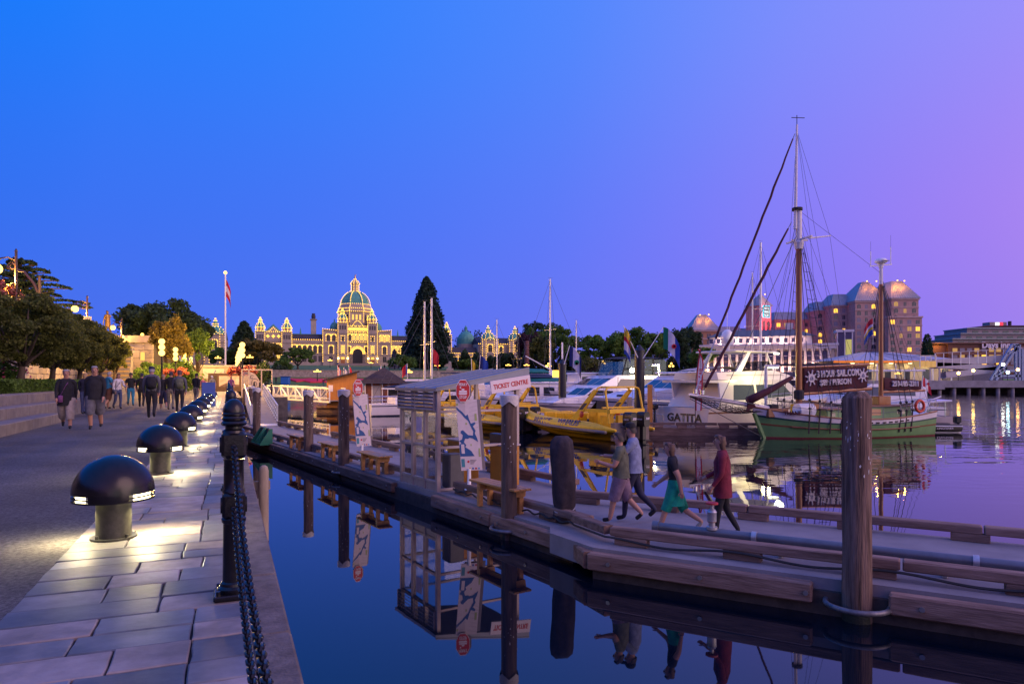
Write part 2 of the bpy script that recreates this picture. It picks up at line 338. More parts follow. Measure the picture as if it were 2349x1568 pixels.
def stone_poly(b, x0, x1, y0, y1, z1, rnd, h=.05, j=.0045):
    cs = [(x0,y0),(x1,y0),(x1,y1),(x0,y1)]; out = []
    for i in range(4):
        p, q = cs[i], cs[(i+1)%4]; n = 6 if i % 2 == 0 else 3
        for k in range(n):
            f = k/n; out.append((p[0]+(q[0]-p[0])*f+rnd.uniform(-j,j), p[1]+(q[1]-p[1])*f+rnd.uniform(-j,j)))
    cx, cy = (x0+x1)/2, (y0+y1)/2
    def sh(e): return [(x+(cx-x)/max(abs(cx-x),.02)*e*min(1,abs(cx-x)/.02), y+(cy-y)/max(abs(cy-y),.02)*e*min(1,abs(cy-y)/.02)) for x, y in out]
    tz = rnd.uniform(-.004,.004)
    b.loft([[(x,y,z1-h) for x,y in out],[(x,y,z1-.006) for x,y in out],[(x,y,z1+tz*(x-cx)) for x,y in sh(.007)]], cap1=True)
rnd = random.Random(11); t = 1.0; k = 0; far_st = [MB(), MB(), MB()]; edges_prev = -.25
while t < 58.8:
    dt = rnd.uniform(.24,.36); g = .005
    cuts = [-1.195]; x = -1.195 + rnd.uniform(.35,.75)
    xe = (edges_prev if rnd.random() < .6 else rnd.uniform(-.42,-.18))+rnd.uniform(-.012,.012); edges_prev = xe
    while x < xe-.3: cuts.append(x); x += rnd.uniform(.4,.8)
    cuts += [xe, .128]
    for i in range(len(cuts)-1):
        x0, x1 = cuts[i]+g, cuts[i+1]-g; w_ = rnd.random()
        kind = 0 if w_ < .47 else (1 if w_ < .72 else 2)
        if t < 17.5:
            b = MB(); stone_poly(b, x0, x1, t+g, t+dt-g, GZ+rnd.uniform(-.004,.004), rnd)
            b.obj('flagstone', (m_stA,m_stB,m_stC)[kind], pave)
        else: far_st[kind].box(x0, x1, t+g, t+dt-g, GZ-.04, GZ)
    t += dt; k += 1
for b, m in zip(far_st, (m_stA,m_stB,m_stC)): tag(b.obj('far_flagstones', m, pave), kind='stuff')
t = 1.2
while t < 58.5:
    L = rnd.uniform(1.1,1.6); L = min(L, 59-t)
    if L > .2:
        b = MB(); b.bbox(.135,.315,t+.006,t+L-.006,GZ-.26,GZ+.012+rnd.uniform(-.004,.004),.014); b.obj('coping_stone', m_conc, quay)
    t += L

# ---- terraced stone seats and planter on the left
m_step = M('terrace_stone', (.17,.15,.14), .8, var=.22, scale=3, bump=.15, bscale=40)
for i, (s1, z1, ta, tb, lab) in enumerate([(-5.05, GZ+.28, -6, 26.5, 'lowest long stone step of the terraced seats at far left'), (-5.65, GZ+.58, -6, 47, 'middle stone step of the terraced seats below the hedge'), (-6.25, GZ+.90, -6, 62, 'top stone ledge of the terrace holding up hedge and roses')]):
    th = thing('stone_step', lab, 'step', (0,0,0), A, 'terrace steps'); t = ta
    while t < tb:
        L = min(2.4, tb-t); MB().bbox(s1-.75, s1, t+.006, t+L-.006, GZ-.1, z1, .02).obj('step_block', m_step, th); t += L
tag(MB().box(-12,-6.9,-14,64,GZ-.1,GZ+.82).obj('planter_soil', M('soil',(.035,.028,.02),.95,bump=.4)), kind='structure').rotation_euler = (0,0,A)
# stone causeway wall behind the trees, built of courses
m_wallst = M('granite_block', (.30,.26,.22), .85, var=.35, scale=1.2, bump=.45, bscale=7, col2=(.44,.385,.32), island=.2)
cw = thing('causeway_wall', 'tall granite block retaining wall behind the promenade trees', 'wall', (0,0,0), A)
MB().box(-12.5,-12.06,10,96,GZ,5.9).obj('wall_core', m_joint, cw)
for r_ in range(7):
    t = 12 + (r_ % 2)*.8
    while t < 93:
        L = rnd.uniform(1.5,2.3); z0 = GZ+.6+r_*.6
        if z0 > 2.3: MB().bbox(-12.1,-12+rnd.uniform(-.02,.03),t+.015,t+L-.015,z0+.012,z0+.588,.03).obj('stone_block', m_wallst, cw)
        t += L
MB().box(-12.45,-11.9,10,96,5.9,6.15).obj('coping', m_wallst, cw)
# ================================================================== NEAR QUAY FURNITURE
# ---- mushroom lamps along the flagstones
m_lampglow = GLOW('bollard_lamp_glow', (1.0,.86,.50), 9.0)
m_ped = M('lamp_pedestal', (.055,.055,.045), .42, .3, var=.3, scale=14, bump=.05)
m_slot = M('slot_glass', (.5,.5,.42), .15, 0, emit=(1,.85,.5), es=.35)
def mushroom(loc, rz, label, group):
    t = thing('mushroom_lamp', label, 'lamp', loc, rz, group); t.scale = (.885,.885,1)
    MB().lathe([(.0,-.005),(.155,-.005),(.155,.42)], 28).obj('pedestal', m_ped, t, smooth=True)
    b = MB(); b.cyl((0,0,-.004),(0,0,.018),.205,n=24)
    for a_ in range(4): b.cyl((.178*math.cos(a_*PI/2+.8),.178*math.sin(a_*PI/2+.8),.018),(.178*math.cos(a_*PI/2+.8),.178*math.sin(a_*PI/2+.8),.045),.016,n=6)
    b.obj('base_flange', m_ped, t, smooth=30)
    prof = [(.352,.385)] + [(.358*math.cos(x), .40+.315*math.sin(x)) for x in [i*PI/2/14 for i in range(15)][:-1]] + [(.002,.715)]
    dome = MB().lathe(prof, 40, cap0=False, cap1=True); dome.lathe([(.335,.345),(.352,.345),(.352,.385)], 40, cap0=False, cap1=False)
    # the lower rim with open slots to the left and right, solid at front and back
    dm = MB().lathe([(.342,.395)] + prof[1:], 40, cap0=False)
    dm.obj('cap', m_iron, t, smooth=50)
    for a0, a1 in ((62,118),(242,298)):
        n = 10; ri = [(R(a0+(a1-a0)*k/n)) for k in range(n+1)]
        r = MB(); r.loft([[(rr*math.cos(x),rr*math.sin(x),z) for x in ri] for rr, z in ((.356,.34),(.359,.36),(.358,.405),(.33,.405),(.33,.34),(.356,.34))], closed=False); r.obj('rim_bracket', m_iron, t, smooth=30)
    for z0, z1 in ((.335,.349),(.366,.378)):
        r = MB(); r.lathe([(.33,z0),(.357,z0),(.357,z1),(.33,z1),(.33,z0)], 40, cap0=False, cap1=False); r.obj('rim_ring', m_iron, t, smooth=30)
    for a0, a1 in ((-52,52),(128,232)):
        n = 14; ri = [R(a0+(a1-a0)*k/n) for k in range(n+1)]
        g = MB(); g.loft([[(.318*math.cos(x),.318*math.sin(x),z) for x in ri] for z in (.34,.392)], closed=False); g.obj('lens', m_lampglow, t)
    MB().lathe([(.17,.40),(.32,.40)], 28, cap0=False, cap1=False).obj('soffit', M('soffit_white',(.7,.7,.6),.5), t)
    for sg in (-1, 1):
        lamp_light('lamp_light', 'AREA', t, (.27*sg,0,.33), 19, (1.0,.80,.40), .09, (0, -sg*R(36), 0))
    return t
lamp0 = None
for k in range(10):
    lab = 'large black mushroom lamp closest to the camera on the flagstones' if k == 0 else f'black mushroom lamp, {ORD[k]} of the row along the flagstones'
    if k == 9: lab = 'farthest black mushroom lamp of the row along the flagstones'
    if lamp0 is None: lamp0 = mushroom(pr(-.91, 6.77), A, lab, 'mushroom lamps along the quay')
    else: copy_tree(lamp0, None, lab, pr(-.91, 6.77+4.42*k))

# ---- cast iron chain posts
def chain_post(loc, label):
    t = thing('chain_post', label, 'post', loc, A, 'chain posts along the quay'); t.scale = (.78,.78,1); K = 1.22
    b = MB(); b.bbox(-.15,.15,-.15,.15,0,.035,.008)
    b.obj('base_plate', m_iron, t)
    for x, y in ((-.115,-.115),(.115,-.115),(.115,.115),(-.115,.115)): MB().cyl((x,y,.033),(x,y,.062),.018,n=6).obj('bolt', m_iron, t)
    MB().lathe([(.10*K,.03),(.105*K,.06),(.085*K,.075),(.082*K,.09),(.070*K,.10),(.066*K,.46),(.075*K,.47),(.078*K,.49),(.070*K,.50)], 20).obj('shaft', m_iron, t, smooth=40)
    for zc, r_ in ((.575,.088),(.955,.094)):
        q = MB(); q.bbox(-r_,r_,-r_,r_,zc-.085,zc+.085,.022)
        for sg in (-1, 1):
            q.cyl((0,sg*(r_-.01),zc),(0,sg*(r_+.03),zc),.068,n=16)
            q.cyl((sg*(r_-.01),0,zc),(sg*(r_+.012),0,zc),.05,n=14)
        q.obj('chain_block', m_iron, t, smooth=30)
    MB().lathe([(.072*K,.655),(.07*K,.67),(.064*K,.68),(.061*K,.85),(.07*K,.865)], 20).obj('shaft', m_iron, t, smooth=40)
    MB().lathe([(.09,1.03),(.085,1.045),(.065,1.055),(.065,1.07),(.092,1.078),(.100,1.09),(.092,1.102),(.08,1.106),(.088,1.112),(.09,1.122),(.082,1.13),(.08,1.134),(.087,1.14),(.088,1.15),(.080,1.158)]
               + [(.083*math.cos(x),1.160+.083*math.sin(x)) for x in [i*PI/2/8 for i in range(8)]] + [(.001,1.243)], 24).obj('finial', m_iron, t, smooth=40)
    return t
post0 = None; POSTS = [-.30] + [4.66+4.56*k for k in range(12)]
for k, tt in enumerate(POSTS):
    lab = 'black iron chain post nearest the camera with ball finial' if k == 1 else f'black iron chain post, {ORD[k-1]} from the camera along the quay edge'
    if k == 0: lab = 'black iron chain post beside the camera at the start of the row'
    if post0 is None: post0 = chain_post(pr(.143, tt), lab)
    else: copy_tree(post0, None, lab, pr(.035, tt))
# ---- chains: links are pieces on the near spans
lk = MB(); n = 10
def link_path(L=.046, W=.028):
    return [(W/2*math.cos(a_), (L/2-W/2)*(1 if math.sin(a_) >= 0 else -1) + W/2*math.sin(a_), 0) for a_ in [2*PI*i/10 for i in range(10)]]
def link_mesh():
    b = MB(); P = link_path(); N = len(P); rings = []
    for i, p in enumerate(P):
        d = (Vector(P[(i+1)%N])-Vector(P[i-1])).normalized(); u = Vector((0,0,1)); w = d.cross(u)
        rings.append([Vector(p)+(u*math.cos(2*PI*k/5)+w*math.sin(2*PI*k/5))*.006 for k in range(5)])
    b.loft(rings+[rings[0]]); return b
lmesh = link_mesh().mesh('chain_link', m_iron, True); lmb = link_mesh()
m_chain = m_iron
def chain(t0, t1, z, sag, label, pieces):
    c = thing('chain', label, 'chain', (0,0,0), A, 'chains between the quay posts')
    s0 = .035; L = t1-t0; e0 = .143 if t0 < 1 else .035; pts = []; n = int(L*1.02/.037)
    allb = MB()
    for i in range(n+1):
        f = (i+.5)/(n+1); t = t0+L*f; zz = z - sag*4*f*(1-f); sl = -sag*4*(1-2*f)/L
        ang = math.atan(sl); roll = (PI/2 if i % 2 else 0) + .4
        m = Matrix.Translation((e0+(s0-e0)*f,t,zz)) @ Matrix.Rotation(ang,4,'X') @ Matrix.Rotation(roll,4,'Y')
        if pieces:
            o = link('chain_link', lmesh, c); o.matrix_local = m
        else: allb.add([m @ Vector(v) for v in lmb.v], lmb.f)
    if not pieces: tag(allb.obj('chain_links', m_chain, c, smooth=True), kind='stuff')
for k in range(8):
    for j, (zz, sag) in enumerate(((GZ+.955,.40),(GZ+.575,.28))):
        t0, t1 = POSTS[k]+.12, POSTS[k+1]-.12
        chain(t0, t1, zz, sag, f'{"upper" if j == 0 else "lower"} iron chain, {"hanging from the nearest post towards the camera" if k == 0 else "in the %s span past the camera" % ORD[k]}', k < 2)

# ================================================================== FLOATING DOCK
m_deck = M('dock_deck', (.185,.172,.182), .85, var=.22, scale=1.3, bump=.15, bscale=60, col2=(.27,.25,.258), detail=8)
m_timber = M('dock_timber', (.105,.058,.042), .88, var=.35, scale=5, bump=.5, bscale=18, stretch=(.25,2.4,2.4), col2=(.27,.175,.135), island=.28, detail=8)
m_tdark = M('wet_timber', (.055,.042,.035), .75, var=.4, scale=5, bump=.3)
m_bolt = M('bolt_steel', (.35,.34,.33), .4, .8)
AN = Vector((1.03,11.19,0)); AR = R(-57.1); ADX = Vector((math.cos(AR),math.sin(AR),0)); ADY = Vector((-math.sin(AR),math.cos(AR),0))
BN = Vector((1.19,10.39,0)); BR = R(-29.9); BDX = Vector((math.cos(BR),math.sin(BR),0)); BDY = Vector((-math.sin(BR),math.cos(BR),0))
def da(x, y, z=.45): v = AN+ADX*x+ADY*y; return Vector((v.x,v.y,z))
def db(x, y, z=.45): v = BN+BDX*x+BDY*y; return Vector((v.x,v.y,z))
def rail(parent, x0, x1, y, z, n, gap=.0):
    # bull rail: a beam on spaced blocks, beams butt end to end
    L = (x1-x0)/n
    for i in range(n):
        MB().bbox(x0+i*L+.012,x0+(i+1)*L-.012,y-.09,y+.09,z+.13,z+.265,.016).obj('bull_rail', m_timber, parent)
    k = 0; x = x0+.35
    while x < x1-.2:
        MB().bbox(x-.26,x+.26,y-.085,y+.085,z,z+.132,.01).obj('rail_block', m_timber, parent); x += 1.65
    return
dA = thing('floating_dock', 'grey floating dock with benches and ferry shelter running to the gangway', 'dock', AN, AR)
MB().prism([(-40.5,3.05),(-29.6,.06),(-.05,.06),(-.45,.2),(0,3.05)], .12, .45).obj('deck', m_deck, dA)
MB().prism([(-40,2.9),(-29,.25),(-.5,.3),(-.5,2.9)], -.35, .12).obj('float_hull', m_tdark, dA)
for a_, b_ in ((-29.4,-22.3),(-22.25,-16.2),(-16.15,-11.9),(-11.85,-7.35),(-5.1,-2.55),(-2.5,-.02)):
    MB().bbox(a_,b_,-.12,.05,.15,.41,.02).obj('fascia_timber', m_timber, dA)
    for x in (a_+.3, (a_+b_)/2, b_-.3): MB().cyl((x,-.145,.29),(x,-.11,.29),.028,n=8).obj('bolt', m_bolt, dA)
MB().box(-29.4,-.02,-.02,.055,-.1,.30).obj('fascia_backing', m_tdark, dA)
rail(dA,-29,-7.5,.42,.45,6); rail(dA,-4.9,-.1,.42,.45,2); rail(dA,-30.5,-22.2,2.9,.45,2); rail(dA,-21.2,-13.4,2.9,.45,2); rail(dA,-12.6,-3.6,2.9,.45,3)
for x in (-26,-18,-13,-9): MB().box(x-.012,x+.012,.55,2.75,.451,.4535).obj('deck_joint', m_tdark, dA)
dB = thing('floating_dock', 'near floating dock with grey pipe and black cable along its edge', 'dock', BN, BR)
MB().prism([(-1.0,.62),(.02,.06),(16,.06),(16,3.55),(.4,3.6),(-1.5,4.2),(-2.6,3.9)], .119, .4495).obj('deck', m_deck, dB)
MB().prism([(.3,.25),(16,.25),(16,3.4),(.2,3.4)], -.35, .119).obj('float_hull', m_tdark, dB)
for a_, b_ in ((.0,3.12),(3.98,9.6),(9.65,15.9)):
    MB().bbox(a_,b_,-.14,.05,.15,.405,.022).obj('fascia_timber', m_timber, dB)
    x = a_+.35
    while x < b_: MB().cyl((x,-.165,.28),(x,-.13,.28),.032,n=8).obj('bolt', m_bolt, dB); x += 1.35
MB().box(.05,15.9,-.02,.055,-.1,.30).obj('fascia_backing', m_tdark, dB)
b = MB(); b.beam((-.62,.67,.28),(.0,-.045,.28),.18,.255,b=.02); b.obj('fascia_timber', m_timber, dB)
rail(dB,.15,16,.46,.45,4); rail(dB,-1.9,15.9,3.42,.45,5)
b = MB(); b.beam((-.75,1.1,.645),(.1,.50,.645),.18,.135,b=.016); b.obj('bull_rail', m_timber, dB)
# steel plate cap bits near the pile, water pipe on the near rail
m_pipe = M('grey_pipe', (.14,.15,.175), .38, .25, var=.15, scale=3, bump=.03)
p = thing('water_pipe', 'long grey pipe lying along the near edge of the dock', 'pipe', BN, BR)
MB().tube([(.75,.88,.70),(16,.82,.70)], .066, 16).obj('pipe', m_pipe, p, smooth=50)
MB().cyl((.70,.88,.70),(.80,.88,.70),.085,n=16).obj('end_collar', m_pipe, p, smooth=30)
for x in (2.2, 4.9, 5.6, 8.2, 11):
    MB().cyl((x,.865,.70),(x+.07,.865,.70),.082,n=14).obj('clamp', m_steel, p, smooth=30)
for x in (2.6,4.6,6.6,9): MB().beam((x,.99,.61),(x+.05,.60,.61),.06,.06).obj('pipe_bracket', m_steel, p); MB().bbox(x-.03,x+.03,.80,.94,.45,.64,.01).obj('pipe_stand', m_steel, p)
v = thing('valve', 'grey valve with red hand wheel standing on the dock pipe', 'valve', db(1.62,.86,.70), BR)
MB().lathe([(.085,.05),(.085,.09),(.05,.10),(.05,.16),(.07,.17),(.07,.30),(.075,.31),(.05,.35),(.028,.36),(.028,.43)], 14).obj('body', m_steel, v, smooth=40)
MB().lathe([(.062,.16),(.066,.165),(.066,.20),(.06,.205)], 14).obj('rust_band', M('rusty_red',(.35,.07,.03),.7), v)
MB().lathe([(.075,.425),(.095,.43),(.095,.455),(.075,.46),(.02,.45)], 14).obj('hand_wheel', M('valve_red',(.40,.03,.04),.5), v, smooth=40)
# power cable looped along the rails
cab = MB(); P = []
for i in range(60):
    x = -4.8+i*4.4/59; P.append(da(x,.30,.56-.05*math.sin(i*.55)**2))
for i in range(120):
    x = .1+i*15.5/119; P.append(db(x,.34,.57-.07*math.sin(i*.21)**2))
cab.tube(P, .018, 6)
cb = cab.obj('power_cable', m_rubber, None, smooth=True); tag(cb, 'black cable sagging along the inner edge of the dock rail', 'cable')

# ---- timber piles
m_pile = M('pile_wood', (.055,.036,.030), .9, var=.4, scale=4, bump=.5, bscale=12, stretch=(3,3,.35), col2=(.15,.105,.085))
m_pile2 = M('weathered_pile', (.045,.026,.020), .92, var=.4, scale=4.5, bump=1.0, bscale=16, stretch=(3.4,3.4,.25), col2=(.25,.165,.13), contrast=(.34,.66), detail=8)
m_guano = M('white_cap', (.55,.53,.50), .6, var=.25, scale=8, bump=.3)
m_bird = M('bird_droppings', (.66,.65,.63), .8, var=.1)
def pile(loc, h, r, label, mat, cap='sheet', seed=0):
    t = thing('timber_pile', label, 'pile', loc, 0); rr = random.Random(seed)
    rings = []; N = 22; off = [rr.uniform(-.02,.02) for _ in range(N)]; zs = [-1.2,-.4,0,.4,.9,1.4,1.9,h-.25,h-.02]
    for z in zs: rings.append([((r*(1.02-.012*z)+off[i]*.5+rr.uniform(-.006,.006))*math.cos(2*PI*i/N), (r*(1.02-.012*z)+off[i]*.5+rr.uniform(-.006,.006))*math.sin(2*PI*i/N), z) for i in range(N)])
    if cap == 'chamfer': rings.append([(.62*x,.62*y,h+.06) for x,y,z in rings[-1]])
    MB().loft(rings, cap0=True, cap1=True).obj('trunk', mat, t, smooth=35)
    if cap == 'sheet':
        b = MB(); rc = r+.03; ring = []
        for z0 in (h+.015, h-.12):
            ring.append([(rc*math.cos(2*PI*i/24), rc*math.sin(2*PI*i/24), (z0 if z0 > h else h-.10-.10*abs(((i/24*4+.5) % 1)-.5)*2)) for i in range(24)])
        b.loft([ring[1], ring[0], [(x*.5,y*.5,h+.035) for x,y,z in ring[0]]], cap1=True); b.obj('cap', m_guano, t, smooth=30)
    sp = MB()
    for _ in range(26 if cap == 'chamfer' else 13):
        a_ = rr.uniform(3.4,6.0) if cap == 'chamfer' else rr.uniform(4,6.4); z = h-.15-abs(rr.gauss(0,.5)) - (.1 if cap=='chamfer' else .25); w_ = rr.uniform(.003,.013); hh = rr.uniform(.008,.05)
        if z < .5: continue
        q = r*1.015
        pts = [(q*math.cos(a_+da_*w_/r), q*math.sin(a_+da_*w_/r), z+dz*hh) for da_, dz in ((-1,0),(-.3,-.8),(.5,-.5),(.9,.2),(.2,.6))]
        sp.loft([pts, [(x*1.012,y*1.012,zz) for x,y,zz in pts]], cap1=True)
    tag(sp.obj('droppings', m_bird, t), kind='stuff')
    MB().lathe([(r*1.05,-.4),(r*1.06,.02),(r*1.04,.10+.03*seed%.07),(r*1.0,.16)],22,cap0=False,cap1=False).obj('weed_band', M('water_weed',(.012,.018,.010),.7,var=.5,scale=14,bump=.6), t, smooth=60)
    return t
def hoop(parent_loc, rz, label, R0=.36, wide=1.0, drop=.0):
    t = thing('pile_hoop', label, 'hoop', parent_loc, rz, 'pile hoops')
    P = []
    for i in range(25):
        a_ = PI+PI*i/24; P.append((R0*wide*math.cos(a_), -.02+R0*math.sin(a_)*.95, .20-drop))
    P = [(-R0*wide,.35,.24)] + P + [(R0*wide,.35,.24)]
    MB().tube(P, .034, 10).obj('ring', M('worn_steel',(.15,.15,.165),.5,.4,var=.35,scale=12,bump=.1), t, smooth=60)
    for sg in (-1, 1): MB().bbox(sg*R0*wide-.06, sg*R0*wide+.06, .30, .345, .12, .36, .01).obj('mounting_plate', MATS['worn_steel'], t)
    return t
px = V(589,900,31.6); pile((px.x,31.6,0), 2.62, .16, 'dark timber pile beside the foot of the gangway', m_pile, 'sheet', 1)
px = da(-15.9,-.24,0); pile((-7.34,24.6,0), 2.60, .165, 'dark speckled timber pile beside the bench nearest the gangway', m_pile, 'sheet', 2)
pile((-5.16,20.95,0), 2.68, .16, 'dark timber pile with white cap standing before the farther ferry sign', m_pile, 'sheet', 3)
pile((-.055,12.95,0), 2.70, .152, 'dark timber pile with white sheet cap in front of the near bench', m_pile, 'sheet', 4)
pile((4.32,8.55,0), 2.80, .163, 'thick weathered brown timber pile in the right foreground', m_pile2, 'chamfer', 5)
m_c = M('cleat_green', (.02,.10,.06), .5)
for loc, rz, lab, r_ in (((-7.34,24.6,0),AR,'steel hoop round the speckled pile by the gangway',.34),((-5.16,20.95,0),AR,'steel hoop round the pile before the farther sign',.34),((-.055,12.95,0),AR,'grey steel hoop round the pile at the near bench',.34),((4.32,8.55,0),BR,'thick grey steel hoop round the weathered foreground pile',.36)):
    hoop(loc, rz, lab, r_)
for i, (px, d, lab) in enumerate(((563,52,'dark timber pile left of the gangway top, shorter of two'),(577,50,'dark timber pile standing just left of the gangway rail'))):
    pile(tuple(V(px,900,d).xy)+(0,), 2.45+.1*i, .2, lab, m_pile, 'sheet', 9+i)
# steel piles with pointed caps in the marina
m_stpile = M('black_steel_pile', (.018,.02,.025), .45, .1, var=.25, scale=6)
for px, top, wl, r_, lab in ((1467,790,985,.30,'tall black steel pile with pointed cap carrying flags'),(1290,822,968,.28,'black steel pile with a lit lantern on its side'),(990,885,930,.28,'thin dark steel pile under the ticket roof')):
    d = 3*FV/(wl-YH); h = V(px,top,d).z; t = thing('steel_pile', lab, 'pile', (V(px,0,d).x,d,0))
    MB().cyl((0,0,-2),(0,0,h-.45),r_,n=18).obj('shaft', m_stpile, t, smooth=40)
    MB().lathe([(r_+.02,h-.45),(r_+.02,h-.36),(.02,h)],18).obj('cone_cap', m_stpile, t, smooth=30)
    if 'lantern' in lab:
        MB().bbox(-r_-.42,-r_+.02,-.2,.2,h-1.35,h-.85,.03).obj('lantern', GLOW('lantern_amber',(1,.55,.08),3.0), t)
# ================================================================== DOCK FURNITURE
m_bench = M('varnished_pine', (.42,.19,.055), .45, var=.3, scale=5, stretch=(.4,4,4), col2=(.58,.30,.10), bump=.08)
def bench(loc, label, L=1.72):
    t = thing('bench', label, 'bench', loc, AR, 'pine benches on the dock')
    for y0 in (-.20,-.065,.07): MB().bbox(-.28,L-.28,y0,y0+.125,.475,.52,.008).obj('seat_plank', m_bench, t)
    for x in (0, L-.60):
        MB().bbox(x,x+.09,-.17,-.07,0,.475,.008).obj('leg', m_bench, t); MB().bbox(x,x+.09,.07,.17,0,.475,.008).obj('leg', m_bench, t)
        MB().slab([(-.17,.34),(.17,.34),(.19,.474),(-.19,.474)],'x',x+.1,x+.14).obj('cross_brace', m_bench, t)
    MB().bbox(.14,L-.62,-.02,.02,.36,.47,.005).obj('stretcher', m_bench, t)
    return t
b0 = bench(da(-3.2,.16), 'long varnished pine bench beside the near ferry stop sign')
for x, lab in ((-9.8,'pine bench just left of the glass ferry shelter'),(-13.5,'pine bench behind the pile before the farther sign'),(-17.35,'pine bench nearest the gangway and green fender')): copy_tree(b0, None, lab, da(x,.16))
# ---- ticket shelter
m_frame = M('shelter_frame', (.36,.30,.30), .45, .35, var=.12, scale=4)
m_roof = M('shelter_roof', (.20,.22,.27), .5, .4, var=.1, scale=2)
m_pane = GLASS('shelter_glass', (.86,.88,.9), .86)
sh = thing('ferry_shelter', 'glazed ferry ticket shelter with louvred front and sloping metal roof', 'shelter', da(-7.2,.12,.32), AR)
Lx, Dy = 2.05, 2.15
cols = [0, .68, 1.36, 2.0]
for x in cols: MB().bbox(x-.05,x+.05,-.05,.05,-.02,2.45,.008).obj('post', m_frame, sh)
for x in (0, 2.0): MB().bbox(x-.05,x+.05,Dy-.05,Dy+.05,.13,2.75,.008).obj('post', m_frame, sh)
for z in (.0,.30,1.10,1.93): MB().bbox(-.03,2.03,-.035,.035,z,z+.07,.006).obj('rail', m_frame, sh)
for z in (.14,1.10,1.93):
    for x in (0,2.0): MB().bbox(x-.03,x+.03,.05,Dy-.05,z,z+.06,.006).obj('rail', m_frame, sh)
for i in range(3):
    for z0, z1 in ((.37,1.10),(1.17,1.93)): MB().box(cols[i]+.05,cols[i+1]-.05,-.006,.006,z0,z1).obj('pane', m_pane, sh)
for z0, z1 in ((.20,1.10),(1.17,1.93)): MB().box(-.006,.006,.06,Dy-.06,z0,z1).obj('pane', m_pane, sh)
MB().box(0,2.0,-.02,.0,.06,.30).obj('kick_panel', m_frame, sh)
for i in range(6):
    z = 1.99+i*.085; b = MB(); b.slab([(-.10,z),(-.02,z+.055),(-.02,z+.07),(-.10,z+.015)],'x',-.10,1.92); b.obj('louvre', m_frame, sh)
for x in (-.11,.9,1.93): MB().box(x,x+.03,-.09,.0,1.97,2.47).obj('louvre_frame', m_frame, sh)
def roofz(y): return 2.50+(y+.14)*.185
rf = MB(); rf.add([(-.14,-.14,roofz(-.14)),(2.16,-.14,roofz(-.14)),(2.16,2.42,roofz(2.42)),(-.14,2.42,roofz(2.42)),(-.14,-.14,roofz(-.14)-.07),(2.16,-.14,roofz(-.14)-.07),(2.16,2.42,roofz(2.42)-.17),(-.14,2.42,roofz(2.42)-.17)],
    [(0,1,2,3),(7,6,5,4),(0,4,5,1),(1,5,6,2),(2,6,7,3),(3,7,4,0)])
ro = rf.obj('roof', m_roof, sh)
for k in range(5):
    x = -.14+k*.575; MB().beam((x,-.13,roofz(-.14)+.012),(x,2.41,roofz(2.42)+.012),.03,.025).obj('roof_seam', m_roof, ro)
MB().box(.86,1.16,-.012,-.008,1.42,1.80).obj('poster', M('poster_pink',(.55,.42,.50),.6,var=.2,scale=6), sh); MB().tube([(.60+.06*math.cos(q),-.03,1.72+.06*math.sin(q)) for q in [2*PI*i/14 for i in range(15)]],.018,6).obj('hook_ring', m_black, sh); MB().bbox(1.5,1.9,.35,.75,.15,.95,.03).obj('bin', M('bin_grey',(.08,.08,.09),.5), sh)
MB().bbox(1.2,1.9,Dy-.3,Dy-.1,.9,1.35,.02).obj('notice_case', M('case_dark',(.05,.04,.05),.4), sh)
sg = tag(MB().bbox(-.62,.62,-.012,.012,-.16,.17,.004).obj('ticket_sign', M('sign_white',(.74,.66,.68),.5,var=.04)), 'white sign reading TICKET CENTRE in red on the shelter roof edge', 'sign')
sg.location = da(-4.93,1.93,2.90); sg.rotation_euler = (0, R(-8), AR+PI/2); sg.scale = (.92,1,.92)
m_red = M('sign_red', (.50,.015,.02), .5, var=.06)
text('TICKET CENTRE', .172, m_red, sg, (0,-.015,.0), (R(90),0,0), bold=.004, sx=.86)
for k in range(2): MB().beam((-.5+k,.012,0),(-.5+k,.12,.02),.03,.03).obj('bracket', m_steel, sg)
# counters
m_counter = M('counter_orange', (.55,.24,.03), .55, var=.12, scale=3)
for (x, y, w_, d_, h_, lab) in ((-6.9,1.25,.75,.5,1.05,'orange ticket counter inside the glass shelter'),(-5.6,1.75,.55,.5,1.0,'orange counter box behind the near ferry stop sign')):
    t = thing('ticket_counter', lab, 'counter', da(x,y), AR)
    MB().bbox(0,w_,0,d_,0,h_-.04,.01).obj('cabinet', m_counter, t); MB().bbox(-.03,w_+.03,-.03,d_+.03,h_-.04,h_,.008).obj('top', M('counter_top',(.5,.42,.40),.5), t)
    MB().bbox(.06,w_-.06,-.012,.0,.08,h_-.12,.004).obj('front_panel', m_counter, t)
